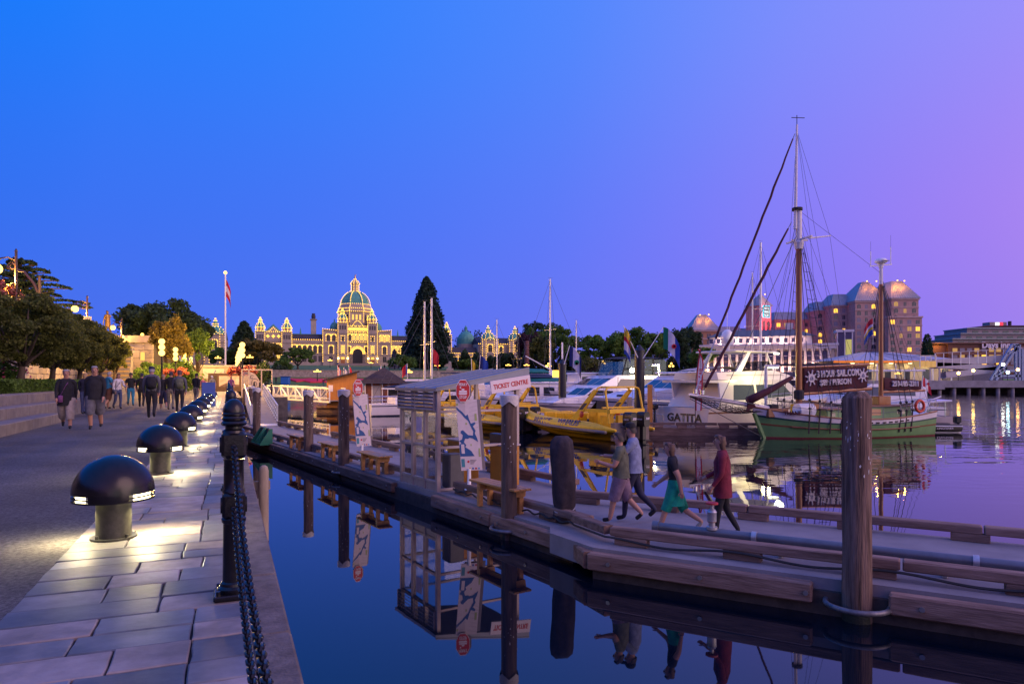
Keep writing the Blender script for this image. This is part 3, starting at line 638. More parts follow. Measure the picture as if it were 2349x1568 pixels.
# ---- ferry stop signs: octagon over a map panel, two boards back to back
m_map = M('map_paper', (.60,.53,.53), .5, var=.12, scale=9, col2=(.68,.60,.60)); m_sea = M('map_blue', (.015,.09,.26), .5, var=.05); m_park = M('map_green', (.36,.42,.16), .5); m_line = M('map_grey', (.45,.40,.42), .5); m_back = M('board_back', (.20,.18,.19), .5); m_wht = M('letter_white', (.78,.72,.72), .5, var=.03); m_txt = M('print_grey', (.16,.15,.17), .6)
def ferry_sign(loc, rz, label, sc=1.0):
    t = thing('ferry_stop_sign', label, 'sign', loc, rz, 'ferry stop signs'); t.scale = (sc,sc,sc)
    w0, h0, h1 = .235, .42, 1.98; sk = .13          # board leans to the left
    def P(u, v): return (u*w0 - sk*(v-.5), h0+v*(h1-h0))       # u -1..1, v 0..1
    def sheet(pts, y, m, n, par):
        b = MB(); q = [P(*p) for p in pts]; b.slab(q,'y',y,y-.003); return b.obj(n, m, par)
    bd = MB(); bd.slab([P(-1,0),P(1,0),P(1,1),P(-1,1)],'y',0,.03); board = bd.obj('map_board', m_map, t)
    b2 = MB(); b2.slab([(x+.10,z) for x,z in (P(-1,0),P(1,0),P(1,1),P(-1,1))],'y',.14,.17); b2.obj('rear_board', m_back, t)
    sheet([(-1,.20),(.35,.20),(.1,.27),(-.15,.30),(-.45,.33),(-.35,.36),(-.55,.40),(-.40,.45),(-.15,.445),(0,.46),(.3,.45),(.6,.42),(.8,.40),(.72,.46),(.55,.52),(.65,.56),(.42,.62),(.7,.66),(.62,.68),(.25,.66),(.1,.73),(.02,.79),(-.2,.77),(-.45,.82),(-.75,.86),(-1,.90),(-1,.86),(-.6,.80),(-.3,.74),(0,.70),(.2,.62),(.42,.55),(.35,.49),(-.1,.50),(-.3,.53),(-.55,.57),(-.75,.56),(-.8,.53),(-.6,.50),(-.7,.44),(-1,.42),(-.8,.39),(-1,.36)],-.001,m_sea,'map_water',board)
    for u, v, a_, h_ in ((.75,.75,.12,.10),(-.2,.66,.08,.03),(.1,.36,.06,.03),(.85,.25,.1,.12),(-.9,.93,.1,.03)): sheet([(u-a_,v-h_/2),(u+a_,v-h_/2),(u+a_*.8,v+h_/2),(u-a_*.7,v+h_/2)],-.001,m_park,'map_park',board)
    for k in range(7):
        v = .58+k*.06; sheet([(.2,v),(.95,v+.03),(.95,v+.034),(.2,v+.004)],-.0005,m_line,'map_street',board)
        sheet([(-.98+k*.12,.93-k*.03),(-.96+k*.12,.93-k*.03),(-.90+k*.12,.99),(-.92+k*.12,.99)],-.0005,m_line,'map_street',board)
    sheet([(-.85,.24),(-.55,.24),(-.55,.37),(-.85,.37)],-.005,m_map,'map_key',board)
    sheet([(-.93,.05),(-.62,.05),(-.62,.165),(-.93,.165)],-.001,M('print_teal',(.05,.25,.30),.5),'map_picture',board)
    cx, cz = P(-.28,.125); MB().cyl((cx,-.001,cz),(cx,-.005,cz),.025,n=14).obj('map_dot', m_red, board)
    for k in range(4):
        v = .142-k*.017; sheet([(-.1,v),(.5-.1*k,v),(.5-.1*k,v+.008),(-.1,v+.008)],-.001,m_txt,'print_line',board)
    for k, c_ in enumerate(((.5,.35,.05),(.05,.10,.35),(.45,.03,.04),(.1,.3,.5))):
        u = -.25+k*.28; sheet([(u,.015),(u+.17,.015),(u+.17,.04),(u,.04)],-.001,M('logo%d'%k,c_,.5),'print_logo',board)
    ox, oz, r_ = -.145, 2.17, .235
    def octa(r_): return [(ox+r_*.62*math.cos(R(22.5+45*k)), oz+r_*1.0*math.sin(R(22.5+45*k))) for k in range(8)]
    b = MB(); b.slab(octa(.265),'y',-.035,-.02); oc = b.obj('octagon', m_wht, t)
    b = MB(); b.slab(octa(.248),'y',-.041,-.034); b.obj('octagon_face', m_red, oc)
    b = MB(); b.slab([(x+.05,z) for x,z in octa(.26)],'y',.02,.10); b.obj('octagon_rear', m_back, t)
    text('FERRY', .085, m_wht, oc, (ox,-.044,oz+.135), (R(90),0,0), sx=.80, bold=.002)
    text('STOP', .085, m_wht, oc, (ox,-.044,oz-.145), (R(90),0,0), sx=.80, bold=.002)
    bb = MB()
    bb.slab([(ox-.085,oz-.085),(ox+.08,oz-.085),(ox+.095,oz-.045),(ox-.095,oz-.045)],'y',-.046,-.041); bb.slab([(ox-.085,oz-.035),(ox+.085,oz-.035),(ox+.085,oz+.005),(ox-.085,oz+.005)],'y',-.046,-.041)
    bb.slab([(ox-.03,oz+.012),(ox+.03,oz+.012),(ox+.03,oz+.045),(ox-.03,oz+.045)],'y',-.046,-.041); bb.cyl((ox-.055,-.041,oz+.07),(ox-.055,-.046,oz+.07),.018,n=10)
    tag(bb.obj('ferry_pictogram', m_wht, oc), kind='stuff')
    MB().lathe([(.11,0),(.10,.02),(.045,.09),(.04,.46)], 14).obj('post_foot', m_whitep, t, smooth=40)
    MB().bbox(-.05,.05,.035,.13,.40,1.95,.01).obj('post', m_steel, t)
    MB().bbox(.13,.21,.05,.13,.95,1.12,.01).obj('leaflet_box', m_c, t)
    return t
s1_ = ferry_sign(da(-4.28,.42,.60), R(14), 'near ferry stop sign, red octagon over a tall harbour map')
s2_ = copy_tree(s1_, None, 'farther ferry stop sign, red octagon over a map, behind a pile', da(-10.85,.42,.60), R(38))
# ---- canvas covered post
m_canvas = M('dark_canvas', (.035,.026,.032), .92, var=.4, scale=7, bump=.5, bscale=9)
t = thing('covered_post', 'tall dock fixture wrapped in dark canvas cover tied with rope', 'cover', da(-.96,.50,.46), AR+.4)
rr = random.Random(3); prof = [(.17,.0),(.20,.04),(.205,.18),(.17,.235),(.195,.30),(.215,.5),(.225,.8),(.225,1.1),(.215,1.32),(.19,1.44),(.11,1.52),(.03,1.54)]
rings = []
for z_i, (r_, z) in enumerate(prof):
    ring = []
    for i in range(28):
        a_ = 2*PI*i/28; fold = .94+.075*math.sin(a_*4+z*3.2)+.06*math.sin(a_*7-z*6)+.03*math.sin(a_*11+z*13)
        ring.append((r_*fold*1.05*math.cos(a_)+.02*math.sin(z*3)-.02*z, r_*fold*.92*math.sin(a_), z+.02*math.sin(a_*2)*(1 if 0<z_i<11 else 0)))
    rings.append(ring)
MB().loft(rings, cap0=True, cap1=True).obj('canvas', m_canvas, t, smooth='all')
MB().tube([(.19*math.cos(a_)+.01,.17*math.sin(a_),.235+.05*math.sin(a_)) for a_ in [2*PI*i/24 for i in range(25)]],.011,6).obj('tie_rope', M('pale_rope',(.4,.4,.42),.8), t, smooth=True)
# ---- green fender blocks at the dock corner
m_green = M('green_plastic', (.0,.13,.08), .45, var=.15)
t = thing('fender_block', 'dark green plastic fender frame at the dock corner by the gangway', 'fender', da(-20.6,-.15,.40), AR)
for x in (-1.0, .0):
    MB().slab([(-.35,.0),(.15,.0),(.15,.62),(.05,.62)],'x',x,x+.06).obj('side_plate', m_green, t); MB().slab([(-.35,.0),(.15,.0),(.15,.62),(.05,.62)],'x',x+.62,x+.68).obj('side_plate', m_green, t)
    MB().box(x+.06,x+.62,.05,.13,.02,.60).obj('pad', M('fender_pad',(.05,.045,.05),.8), t)
MB().box(-1.0,.68,-.35,.15,-.04,.0).obj('base_plate', m_green, t)
# wooden mooring post between quay and dock
t = thing('mooring_post', 'pale round topped timber post with crosspiece against the quay', 'post', (pr(.62,13.6).x, pr(.62,13.6).y, 0), A)
m_pale = M('pale_timber', (.33,.27,.20), .85, var=.25, scale=5, bump=.2, stretch=(2,2,.4))
MB().lathe([(.09,-1),(.09,1.30),(.07,1.38),(.03,1.41)],12).obj('post', m_pale, t, smooth=40); MB().beam((-.3,.12,1.02),(.12,.12,1.02),.10,.16).obj('crosspiece', m_pale, t)

# ---- gangway from the quay down to the dock
gw = thing('gangway', 'aluminium gangway with mesh handrails sloping down to the dock', 'gangway', (0,0,0), A)
g0, g1 = Vector((0,41.5,.50)), Vector((0,59.2,GZ+.02)); dirg = (g1-g0)
def gp(s, f, h): p = g0+dirg*f; return Vector((s,p.y,p.z+h))
MB().loft([[gp(1.2,f,0),gp(2.65,f,0),gp(2.65,f,-.14),gp(1.2,f,-.14)] for f in (0,1)], cap0=True, cap1=True).obj('ramp_deck', m_deck, gw)
for s_ in (1.22, 2.65):
    MB().beam(gp(s_,0,1.05),gp(s_,1,1.05),.07,.07).obj('handrail', m_alu, gw)
    for h in (.12,.42,.74): MB().beam(gp(s_,0,h),gp(s_,1,h),.035,.035).obj('rail', m_alu, gw)
    for k in range(15): MB().beam(gp(s_,k/14,0),gp(s_,k/14,1.05),.05,.05,up=(0,1,0)).obj('baluster', m_alu, gw)
b = MB(); b.slab([(g0.y-.9,.46),(g0.y,.46),(g0.y,.52)],'x',1.3,2.6); b.obj('toe_plate', m_alu, gw)
# gate with cut metal spiral
m_gate = M('cream_metal', (.62,.50,.33), .5, .1, var=.08)
gt = thing('quay_gate', 'cream metal gate with curled cut-out panel at the gangway head', 'gate', pr(1.1,62.0), A)
for x in (0,.55,1.55,2.4): MB().bbox(x-.05,x+.05,-.05,.05,0,2.25,.01).obj('gate_post', m_gate, gt)
MB().bbox(-.05,2.45,-.05,.05,2.2,2.3,.01).obj('top_rail', m_gate, gt)
MB().bbox(-.0,.55,-.03,.03,.1,2.1,.01).obj('side_panel', GLASS('gate_glass',(.9,.85,.7),.75), gt)
fan = [(.6,.05)] + [(.6+1.0*math.sin(x), .15+1.9*math.cos(x)) for x in [i*PI/2/14 for i in range(15)]] + [(1.6,.05)]
fp = MB(); fp.slab(fan,'y',-.02,.02); pan = fp.obj('curved_panel', m_gate, gt)
for cx, cz, r_, tw in ((1.0,1.1,.32,2.6),(.85,.55,.24,2.2),(1.3,.6,.18,2.0),(.78,1.6,.16,1.8)):
    P = [(cx+r_*(1-.75*q)*math.cos(q*tw*PI+.6), -.03, cz+r_*(1-.75*q)*1.35*math.sin(q*tw*PI+.6)) for q in [i/26 for i in range(27)]]
    MB().tube(P,.022,5).obj('scroll', M('scroll_dark',(.12,.09,.06),.6), pan)
for k in range(4): copy_tree(post0, None, ['black iron post left of the quay gate','black iron post, second before the quay gate','black iron post, third before the quay gate','black iron post right of the quay gate'][k], pr(2.0+.45*k,60.2))
# white truss footbridge
tb = thing('truss_walkway', 'white steel truss walkway over the water behind the gangway', 'walkway', (0,0,0))
p0, p1 = V(612,884,75), V(756,891,62); q0, q1 = V(616,912,75), V(756,922,62)
nrm = Vector((p1.y-p0.y, -(p1.x-p0.x), 0)).normalized()*-1.5
for off in (Vector(), nrm):
    for a_, b_, w_ in ((p0,p1,.12),(q0,q1,.14),(q0.lerp(p0,.25),q1.lerp(p1,.25),.07)): MB().beam(a_+off,b_+off,w_,w_).obj('chord', m_whitep, tb)
    N = 8
    for k in range(N+1):
        f = k/N; MB().beam(p0.lerp(p1,f)+off,q0.lerp(q1,f)+off,.10,.10,up=(0,1,0)).obj('upright', m_whitep, tb)
        if k < N:
            f2 = (k+1)/N; a_, b_ = (p0.lerp(p1,f),q0.lerp(q1,f2)) if k % 2 == 0 else (q0.lerp(q1,f),p0.lerp(p1,f2))
            MB().beam(a_+off,b_+off,.08,.08,up=(0,1,0)).obj('diagonal', m_whitep, tb)
MB().beam((q0+q0+nrm)/2+Vector((0,0,.1)),(q1+q1+nrm)/2+Vector((0,0,.1)),1.4,.06).obj('walk_deck', m_deck, tb)
b = MB()
for k in range(70): b.beam(p0.lerp(p1,k/69)+nrm+Vector((0,0,-.05)),q0.lerp(q1,k/69)+nrm+Vector((0,0,.1)),.02,.02,up=(0,1,0))
tag(b.obj('fine_balusters', m_steel, tb), kind='stuff')
# ---- kiosks on the inner floats
fl = thing('kiosk_float', 'timber edged float carrying the orange shed and brown hut', 'dock', (0,0,0))
pa, pb = V(726,930,64), V(1010,932,62)
b = MB(); b.prism([(pa.x,pa.y),(pb.x,pb.y),(pb.x+1,pb.y+7),(pa.x-1,pa.y+7)],-.2,.45); b.obj('deck', m_timber, fl)
for f in range(5): x0 = pa.lerp(pb,f/5); x1 = pa.lerp(pb,(f+1)/5); MB().beam(x0+Vector((0,-.1,.55-x0.z)),x1+Vector((-.05,-.1,.55-x1.z)),.2,.25).obj('edge_timber', m_timber, fl)
m_clap = M('orange_board', (.50,.21,.035), .65, var=.15, scale=3, stretch=(6,6,.3)); m_brick = M('brown_board', (.20,.065,.035), .7, var=.2, scale=3, stretch=(.3,.3,6)); m_shing = M('dark_shingle', (.045,.035,.04), .9, var=.4, scale=4, bump=.4)
c = V(785,930,64.5); t = thing('orange_shed', 'orange board ticket shed with sloping roof on the inner float', 'shed', (c.x,c.y,.45), R(12))
b = MB(); b.slab([(-1.35,0),(1.35,0),(1.35,3.25),(-1.35,2.55)],'y',-1,1); b.obj('wall', m_clap, t)
b = MB(); b.slab([(-1.6,2.50),(1.6,3.32),(1.6,3.46),(-1.6,2.64)],'y',-1.3,1.3); b.obj('roof', m_shing, t)
for k in range(7): MB().box(-1.3+k*.38,-1.27+k*.38,-1.015,-.998,.02,2.5+.26*(k*.38)/1).obj('batten', m_clap, t)
MB().box(-1.2,-.8,-1.03,-1.0,1.5,2.1).obj('notice', m_wht, t)
c = V(880,932,66); t = thing('brown_hut', 'brown board hut with dark hipped shingle roof', 'hut', (c.x,c.y,.45), R(8))
MB().box(-1.7,1.7,-1.5,1.5,0,2.3).obj('wall', m_brick, t)
for k in range(9): MB().box(-1.7,1.7,-1.52,-1.5,k*.25,k*.25+.02).obj('board_line', m_brick, t)
b = MB(); b.loft([[(-2.4,-2.2,2.25),(2.4,-2.2,2.25),(2.4,2.2,2.25),(-2.4,2.2,2.25)],[(-.12,-.12,3.75),(.12,-.12,3.75),(.12,.12,3.75),(-.12,.12,3.75)]],cap0=True,cap1=True); rf = b.obj('roof', m_shing, t)
for k in range(1,8):
    f = k/8; MB().box(-2.4*(1-f)-.03,2.4*(1-f)+.03,-2.2*(1-f)-.035,-2.2*(1-f)+.02,2.25+1.5*f-.015,2.25+1.5*f+.03).obj('shingle_course', m_shing, rf)
for x0, x1, z0, z1 in ((.5,1.55,.95,1.95),): 
    wd = MB(); wd.box(x0-.08,x1+.08,-1.57,-1.51,z0-.1,z1+.1); f_ = wd.obj('window', m_whitep, t); MB().box(x0,x1,-1.585,-1.575,z0,z1).obj('pane', m_darkglass, f_)
d_ = MB().box(-1.0,-.2,-1.56,-1.51,0,2.05).obj('door', M('door_grey',(.3,.3,.33),.5), t); MB().box(-.32,-.26,-1.6,-1.56,.95,1.05).obj('handle', m_steel, d_)
for x in (-1.68,-1.05,-.1,1.6): MB().box(x,x+.1,-1.58,-1.51,0,2.25).obj('trim', m_whitep, t)
# ================================================================== PEOPLE
m_skin = M('skin', (.44,.23,.16), .55, var=.08, scale=9); m_skin2 = M('skin_tan', (.36,.18,.12), .55, var=.08, scale=9)
HAIR = {'grey': M('hair_grey',(.30,.28,.27),.7), 'dark': M('hair_dark',(.018,.013,.01),.6), 'brown': M('hair_brown',(.09,.045,.025),.6), 'blond': M('hair_blond',(.30,.19,.09),.6), 'white': M('hair_white',(.5,.48,.46),.7)}
def cloth(n, c): return M('cloth_'+n, c, .88, var=.30, scale=7, bump=.9, bscale=10, detail=6)
C_ = dict(black=cloth('black',(.012,.012,.016)), navy=cloth('navy',(.018,.02,.05)), grey=cloth('grey',(.10,.10,.12)), beige=cloth('beige',(.34,.29,.25)), denim=cloth('denim',(.05,.07,.16)), maroon=cloth('maroon',(.16,.012,.03)), teal=cloth('teal',(.0,.26,.17)),
     blue=cloth('blue',(.03,.22,.38)), white=cloth('white',(.55,.53,.55)), bluegrey=cloth('bluegrey',(.20,.24,.36)), olive=cloth('olive',(.10,.11,.07)), mauve=cloth('mauve',(.22,.15,.20)), brown=cloth('brown',(.12,.05,.03)), plaid=cloth('plaid',(.30,.27,.18)), red=cloth('red',(.38,.02,.02)), purple=cloth('purple',(.16,.05,.16)), khaki=cloth('khaki',(.16,.14,.11)))
def person(loc, yaw, H, label, top, bottom, shoes='black', hair='dark', lsw=20, knee=(12,30), arms=(15,-15), elbow=(15,15), lean=0, long_sleeve=True, shorts=None, skirt=None, coat=None, hairlong=False, cap=None, bag=None, pack=None, fat=1.0, skin=None, group=None, reach=None, detail=True):
    """local frame: +Y is the way the person faces, Z up"""
    sk = skin or m_skin
    t = thing('person', label, 'person', loc, yaw, group)
    def rx(v, a): c, s = math.cos(a), math.sin(a); return Vector((v.x, v.y*c-v.z*s, v.y*s+v.z*c))
    J = {}; la = R(lean)
    J['pel'] = Vector((0,0,.52*H)); J['waist'] = J['pel']+rx(Vector((0,0,.085*H)),-la*.6); J['chest'] = J['waist']+rx(Vector((0,.005*H,.12*H)),-la); J['nb'] = J['chest']+rx(Vector((0,-.005*H,.085*H)),-la)
    J['neck'] = J['nb']+rx(Vector((0,.008*H,.035*H)),-la*1.2); J['h0'] = J['neck']+rx(Vector((0,.014*H,.04*H)),-la*.6); J['h1'] = J['h0']+Vector((0,.004*H,.045*H)); J['h2'] = J['h1']+Vector((0,-.006*H,.045*H))
    E = [('pel','waist'),('waist','chest'),('chest','nb'),('nb','neck'),('neck','h0'),('h0','h1'),('h1','h2')]
    rad = {'pel':(.088*fat,.068*fat),'waist':(.078*fat,.060*fat),'chest':(.092*fat,.066*fat),'nb':(.060,.045),'neck':(.033,.034),'h0':(.040,.050),'h1':(.046,.056),'h2':(.034,.042)}
    seg = {}
    for sgn, S, ph, kn, ar, eb in ((-1,'L',1,knee[0],arms[0],elbow[0]),(1,'R',-1,knee[1],arms[1],elbow[1])):
        th = R(lsw*ph)
        J['hip'+S] = Vector((sgn*.055*H,0,.485*H)); J['kn'+S] = J['hip'+S]+rx(Vector((sgn*.004*H,0,-.235*H)),th)
        J['an'+S] = J['kn'+S]+rx(Vector((0,0,-.225*H)),th-R(kn)); fd = rx(Vector((0,1,0)),(th-R(kn))*.7 if ph < 0 else max(th-R(kn),0)*.6)
        J['heel'+S] = J['an'+S]+Vector((0,-.018*H,-.018*H)); J['toe'+S] = J['an'+S]+fd*.085*H+Vector((0,0,-.02*H))
        J['sh'+S] = J['nb']+Vector((sgn*.108*H,-.002*H,-.022*H)); J['el'+S] = J['sh'+S]+rx(Vector((sgn*.03*H,0,-.17*H)),R(ar)-la*.5)
        J['wr'+S] = J['el'+S]+rx(Vector((sgn*-.008*H,0,-.145*H)),R(ar)+R(eb)-la*.5)
        if reach and S in reach: J['el'+S] = Vector(reach[S][0])*H; J['wr'+S] = Vector(reach[S][1])*H
        J['hd'+S] = J['wr'+S]+(J['wr'+S]-J['el'+S]).normalized()*.042*H
        E += [('pel','hip'+S),('hip'+S,'kn'+S),('kn'+S,'an'+S),('an'+S,'toe'+S),('nb','sh'+S),('sh'+S,'el'+S),('el'+S,'wr'+S),('wr'+S,'hd'+S)]
        rad.update({'hip'+S:(.060*fat,.062*fat),'kn'+S:(.037*fat**.5,.038*fat**.5),'an'+S:(.025,.027),'toe'+S:(.024,.017),'sh'+S:(.046*fat**.5,.044*fat**.5),'el'+S:(.030,.029),'wr'+S:(.020,.019),'hd'+S:(.019,.022)})
    low = min(J['toeL'].z-.02*H,J['toeR'].z-.02*H,J['anL'].z-.045*H,J['anR'].z-.045*H)
    for k in J: J[k] = J[k]-Vector((0,0,low))
    names = list(J); names = [n for n in names if not n.startswith('heel')]; idx = {n: i for i, n in enumerate(names)}
    me = bpy.data.meshes.new('person_skeleton'); me.from_pydata([J[n] for n in names], [(idx[a_],idx[b_]) for a_, b_ in E], [])
    ob = bpy.data.objects.new('person_skeleton', me); 
    ob.modifiers.new('skin','SKIN'); sv = me.skin_vertices[0].data
    for n in names: sv[idx[n]].radius = (rad[n][0]*H, rad[n][1]*H)
    sv[idx['pel']].use_root = True
    ss = ob.modifiers.new('sub','SUBSURF'); ss.levels = 2; ss.render_levels = 2
    bm_ = baked(ob); bpy.data.meshes.remove(me)
    bm_.name = 'body'
    mats = [sk, top, bottom, C_[shoes] if isinstance(shoes,str) else shoes]
    for m in mats: bm_.materials.append(m)
    # colour each face by the limb it lies nearest to
    n_p = len(bm_.polygons); cen = np.empty(n_p*3); bm_.polygons.foreach_get('center', cen); cen = cen.reshape(-1,3)
    best = np.full(n_p, 1e9); which = np.zeros(n_p, int); fpos = np.zeros(n_p)
    for k, (a_, b_) in enumerate(E):
        A_, B_ = np.array(J[a_]), np.array(J[b_]); d_ = B_-A_; L2 = (d_**2).sum(); f = np.clip(((cen-A_)@d_)/L2,0,1)
        dist = np.sqrt(((cen-(A_+f[:,None]*d_))**2).sum(1))-min(rad[a_][0],rad[b_][0])*H*.6
        u = dist < best; best[u] = dist[u]; which[u] = k; fpos[u] = f[u]
    mi = np.zeros(n_p, int)
    for k, (a_, b_) in enumerate(E):
        s_ = which == k
        if (a_,b_) in (('waist','chest'),('chest','nb')) or b_[:2] == 'sh': mi[s_] = 1
        elif (a_,b_) == ('nb','neck'): mi[s_] = np.where(fpos[s_] < .35,1,0)
        elif (a_,b_) == ('pel','waist'): mi[s_] = np.where(fpos[s_] > .2,1,2)
        elif b_[:3] == 'hip': mi[s_] = 2
        elif a_[:3] == 'hip': mi[s_] = 2 if not skirt else 0
        elif a_[:2] == 'kn': mi[s_] = 2
        elif a_[:2] == 'an': mi[s_] = 3
        elif a_[:2] == 'sh': mi[s_] = 1 if long_sleeve else np.where(fpos[s_] < .55,1,0)
        elif a_[:2] == 'el': mi[s_] = np.where(fpos[s_] < .93,1,0) if long_sleeve else 0
        if shorts is not None:       # bare from this share of the lower leg
            if a_[:2] == 'kn': mi[s_] = np.where(fpos[s_] < shorts,2,0)
    bm_.polygons.foreach_set('material_index', mi.tolist()); bm_.polygons.foreach_set('use_smooth', [True]*n_p)
    body = link('body', bm_, t)
    # hands with five fingers, nose and ears join the body mesh
    ex = MB()
    for S, sgn in (('L',-1),('R',1)):
        d_ = (J['hd'+S]-J['wr'+S]).normalized(); side = Vector((0,1,0))-d_*d_.y; side = side.normalized() if side.length > .1 else Vector((1,0,0)); inn = d_.cross(side)*(-sgn)
        for k, l_ in enumerate((.040,.046,.043,.034)):
            o_ = J['hd'+S]+side*(.018-.012*k)*H*.9; p1_ = o_+d_*l_*.55*H; p2_ = p1_+(d_*.8+inn*.6).normalized()*l_*.45*H
            ex.tube([o_-d_*.008*H,p1_,p2_],[.0062*H,.0056*H,.0042*H],5)
        o_ = J['wr'+S]+d_*.018*H+side*.016*H; ex.tube([o_,o_+(d_+side*.8).normalized()*.024*H,o_+(d_*1.4+side*.8).normalized()*.04*H],[.007*H,.006*H,.0045*H],5)
    hc = J['h1']; ex.ball((hc.x,hc.y+.054*H,hc.z-.012*H),.011*H,6,5,sz=1.3)
    for sgn in (-1,1): ex.ball((hc.x+sgn*.045*H,hc.y-.002*H,hc.z-.008*H),.012*H,6,5,sx=.4,sz=1.4)
    exm = ex.mesh('bits', [sk], 'all'); bmm = bmesh.new(); bmm.from_mesh(bm_); bmm.from_mesh(exm); bmm.to_mesh(bm_); bmm.free(); bpy.data.meshes.remove(exm)
    if detail:
        fc = MB()
        for sgn in (-1,1): fc.ball((hc.x+sgn*.018*H,hc.y+.049*H,hc.z+.002*H),.0055*H,6,4)
        fc.box(hc.x-.015*H,hc.x+.015*H,hc.y+.046*H,hc.y+.050*H,hc.z-.034*H,hc.z-.030*H); fc.obj('eyes_and_mouth', HAIR['dark'], t, smooth='all')
    # hair
    hb = MB(); N = 14; rings = []
    for k in range(7):
        th = PI/2*k/6.2; r_ = math.cos(th); rings.append([(hc.x+.052*H*r_*math.cos(2*PI*i/N), hc.y-.008*H+.060*H*r_*math.sin(2*PI*i/N), hc.z+(.034 if math.sin(2*PI*i/N) > .3 else (-.035 if math.sin(2*PI*i/N) < -.2 else -.008))*H*(1-k/6)+.060*H*math.sin(th)) for i in range(N)])
    hb.loft(rings, cap1=True)
    if hairlong: hb.loft([[(hc.x+w_*H*math.cos(2*PI*i/10), hc.y-.022*H-.012*H*(z < -.05)+d_*H*math.sin(2*PI*i/10), hc.z+z*H) for i in range(10)] for z, w_, d_ in ((.045,.040,.036),(.0,.050,.040),(-.04,.050,.036),(-.09,.048,.026),(-.125,.040,.018),(-.145,.020,.010))], cap0=True, cap1=True)
    hb.obj('hair', HAIR[hair], t, smooth='all')
    if cap:
        cp = MB(); cp.lathe([(.056*H,.022*H),(.055*H,.045*H),(.042*H,.068*H),(.012*H,.076*H)],14,(hc.x,hc.y,hc.z)); cp.slab([(hc.x-.04*H,hc.z+.022*H),(hc.x+.04*H,hc.z+.022*H),(hc.x+.04*H,hc.z+.028*H),(hc.x-.04*H,hc.z+.028*H)],'y',hc.y+.04*H,hc.y+.095*H); cp.obj('cap', cap, t, smooth=40)
    pel, wa, ch, nb = J['pel'], J['waist'], J['chest'], J['nb']
    def shell(levels, n=18, wob=.0):
        rings = []
        for c, w_, d_ in levels: rings.append([(c.x+w_*H*math.cos(2*PI*i/n)*(1+wob*math.sin(i*2.1)), c.y+d_*H*math.sin(2*PI*i/n)*(1+wob*math.cos(i*1.7)), c.z) for i in range(n)])
        return MB().loft(rings)
    f = fat
    if coat is not None:             # open outer layer reaching down over the hips
        dn = coat[1]
        b = shell([(nb+Vector((0,0,-.012*H)),.074*f,.056),(ch,.103*f,.082*f),(wa,.096*f,.080*f),(pel,.106*f,.088*f),(pel+Vector((0,0,-dn*H)),.114*f,.094*f)],20,.03); b.obj('jacket', coat[0], t, smooth='all')
    if skirt is not None:
        b = shell([(wa+Vector((0,0,-.01*H)),.086*f,.068*f),(pel,.104*f,.086*f),(pel+Vector((0,.01*H,-.10*H)),.110*f,.100*f),(pel+Vector((0,.015*H,-skirt[1]*H)),.115*f,.12*f)],20,.03); b.obj('skirt', skirt[0], t, smooth='all')
    if shorts is not None:
        for S in 'LR':
            a_, k_, n_ = J['hip'+S], J['kn'+S], J['an'+S]; e_ = k_.lerp(n_, max(shorts,.02))
            b = MB().tube([a_+Vector((0,0,.02*H)),a_.lerp(k_,.5),k_,e_],[.072*f*H,.066*f*H,.056*f*H,.054*f*H],14,cap=False); b.obj('shorts_leg', bottom, t, smooth='all')
    if bag: 
        c = pel+Vector(bag[1])*H; b = MB(); b.bbox(c.x-.035*H,c.x+.035*H,c.y-.07*H,c.y+.07*H,c.z-.06*H,c.z+.06*H,.012*H); bg = b.obj('shoulder_bag', bag[0], t, smooth=50)
        sx = -1 if c.x > 0 else 1
        MB().tube([c+Vector((0,0,.06*H)),ch+Vector((0,.085*f*H,0)),nb+Vector((sx*.06*H,.02*H,.012*H)),ch+Vector((0,-.085*f*H,0)),c+Vector((0,-.02*H,.06*H))],.006*H,5).obj('strap', bag[0], bg)
    if pack:
        c = ch+Vector((0,-.11*H,-.02*H)); b = MB(); b.bbox(c.x-.085*H,c.x+.085*H,c.y-.05*H,c.y+.045*H,c.z-.14*H,c.z+.10*H,.03*H); pk = b.obj('backpack', pack, t, smooth=60)
        MB().bbox(c.x-.06*H,c.x+.06*H,c.y-.075*H,c.y-.045*H,c.z-.11*H,c.z+.01*H,.015*H).obj('pocket', pack, pk, smooth=60)
        for sgn in (-1,1): MB().tube([c+Vector((sgn*.055*H,.04*H,.09*H)),nb+Vector((sgn*.062*H,.0,.018*H)),ch+Vector((sgn*.07*H,.075*H*f,.0)),c+Vector((sgn*.07*H,.04*H,-.12*H))],.009*H,5).obj('strap', pack, pk)
    return t
def face(dx, dy): return math.atan2(-dx, dy)
AWAY = A; TOCAM = A+PI
def pw(px, py, z=GZ): p = on(px, py, z); return (p.x, p.y, z)
G1 = 'people walking on the promenade'; G2 = 'people walking along the dock'
def walk_dir(): return face(-ADX.x, -ADX.y)
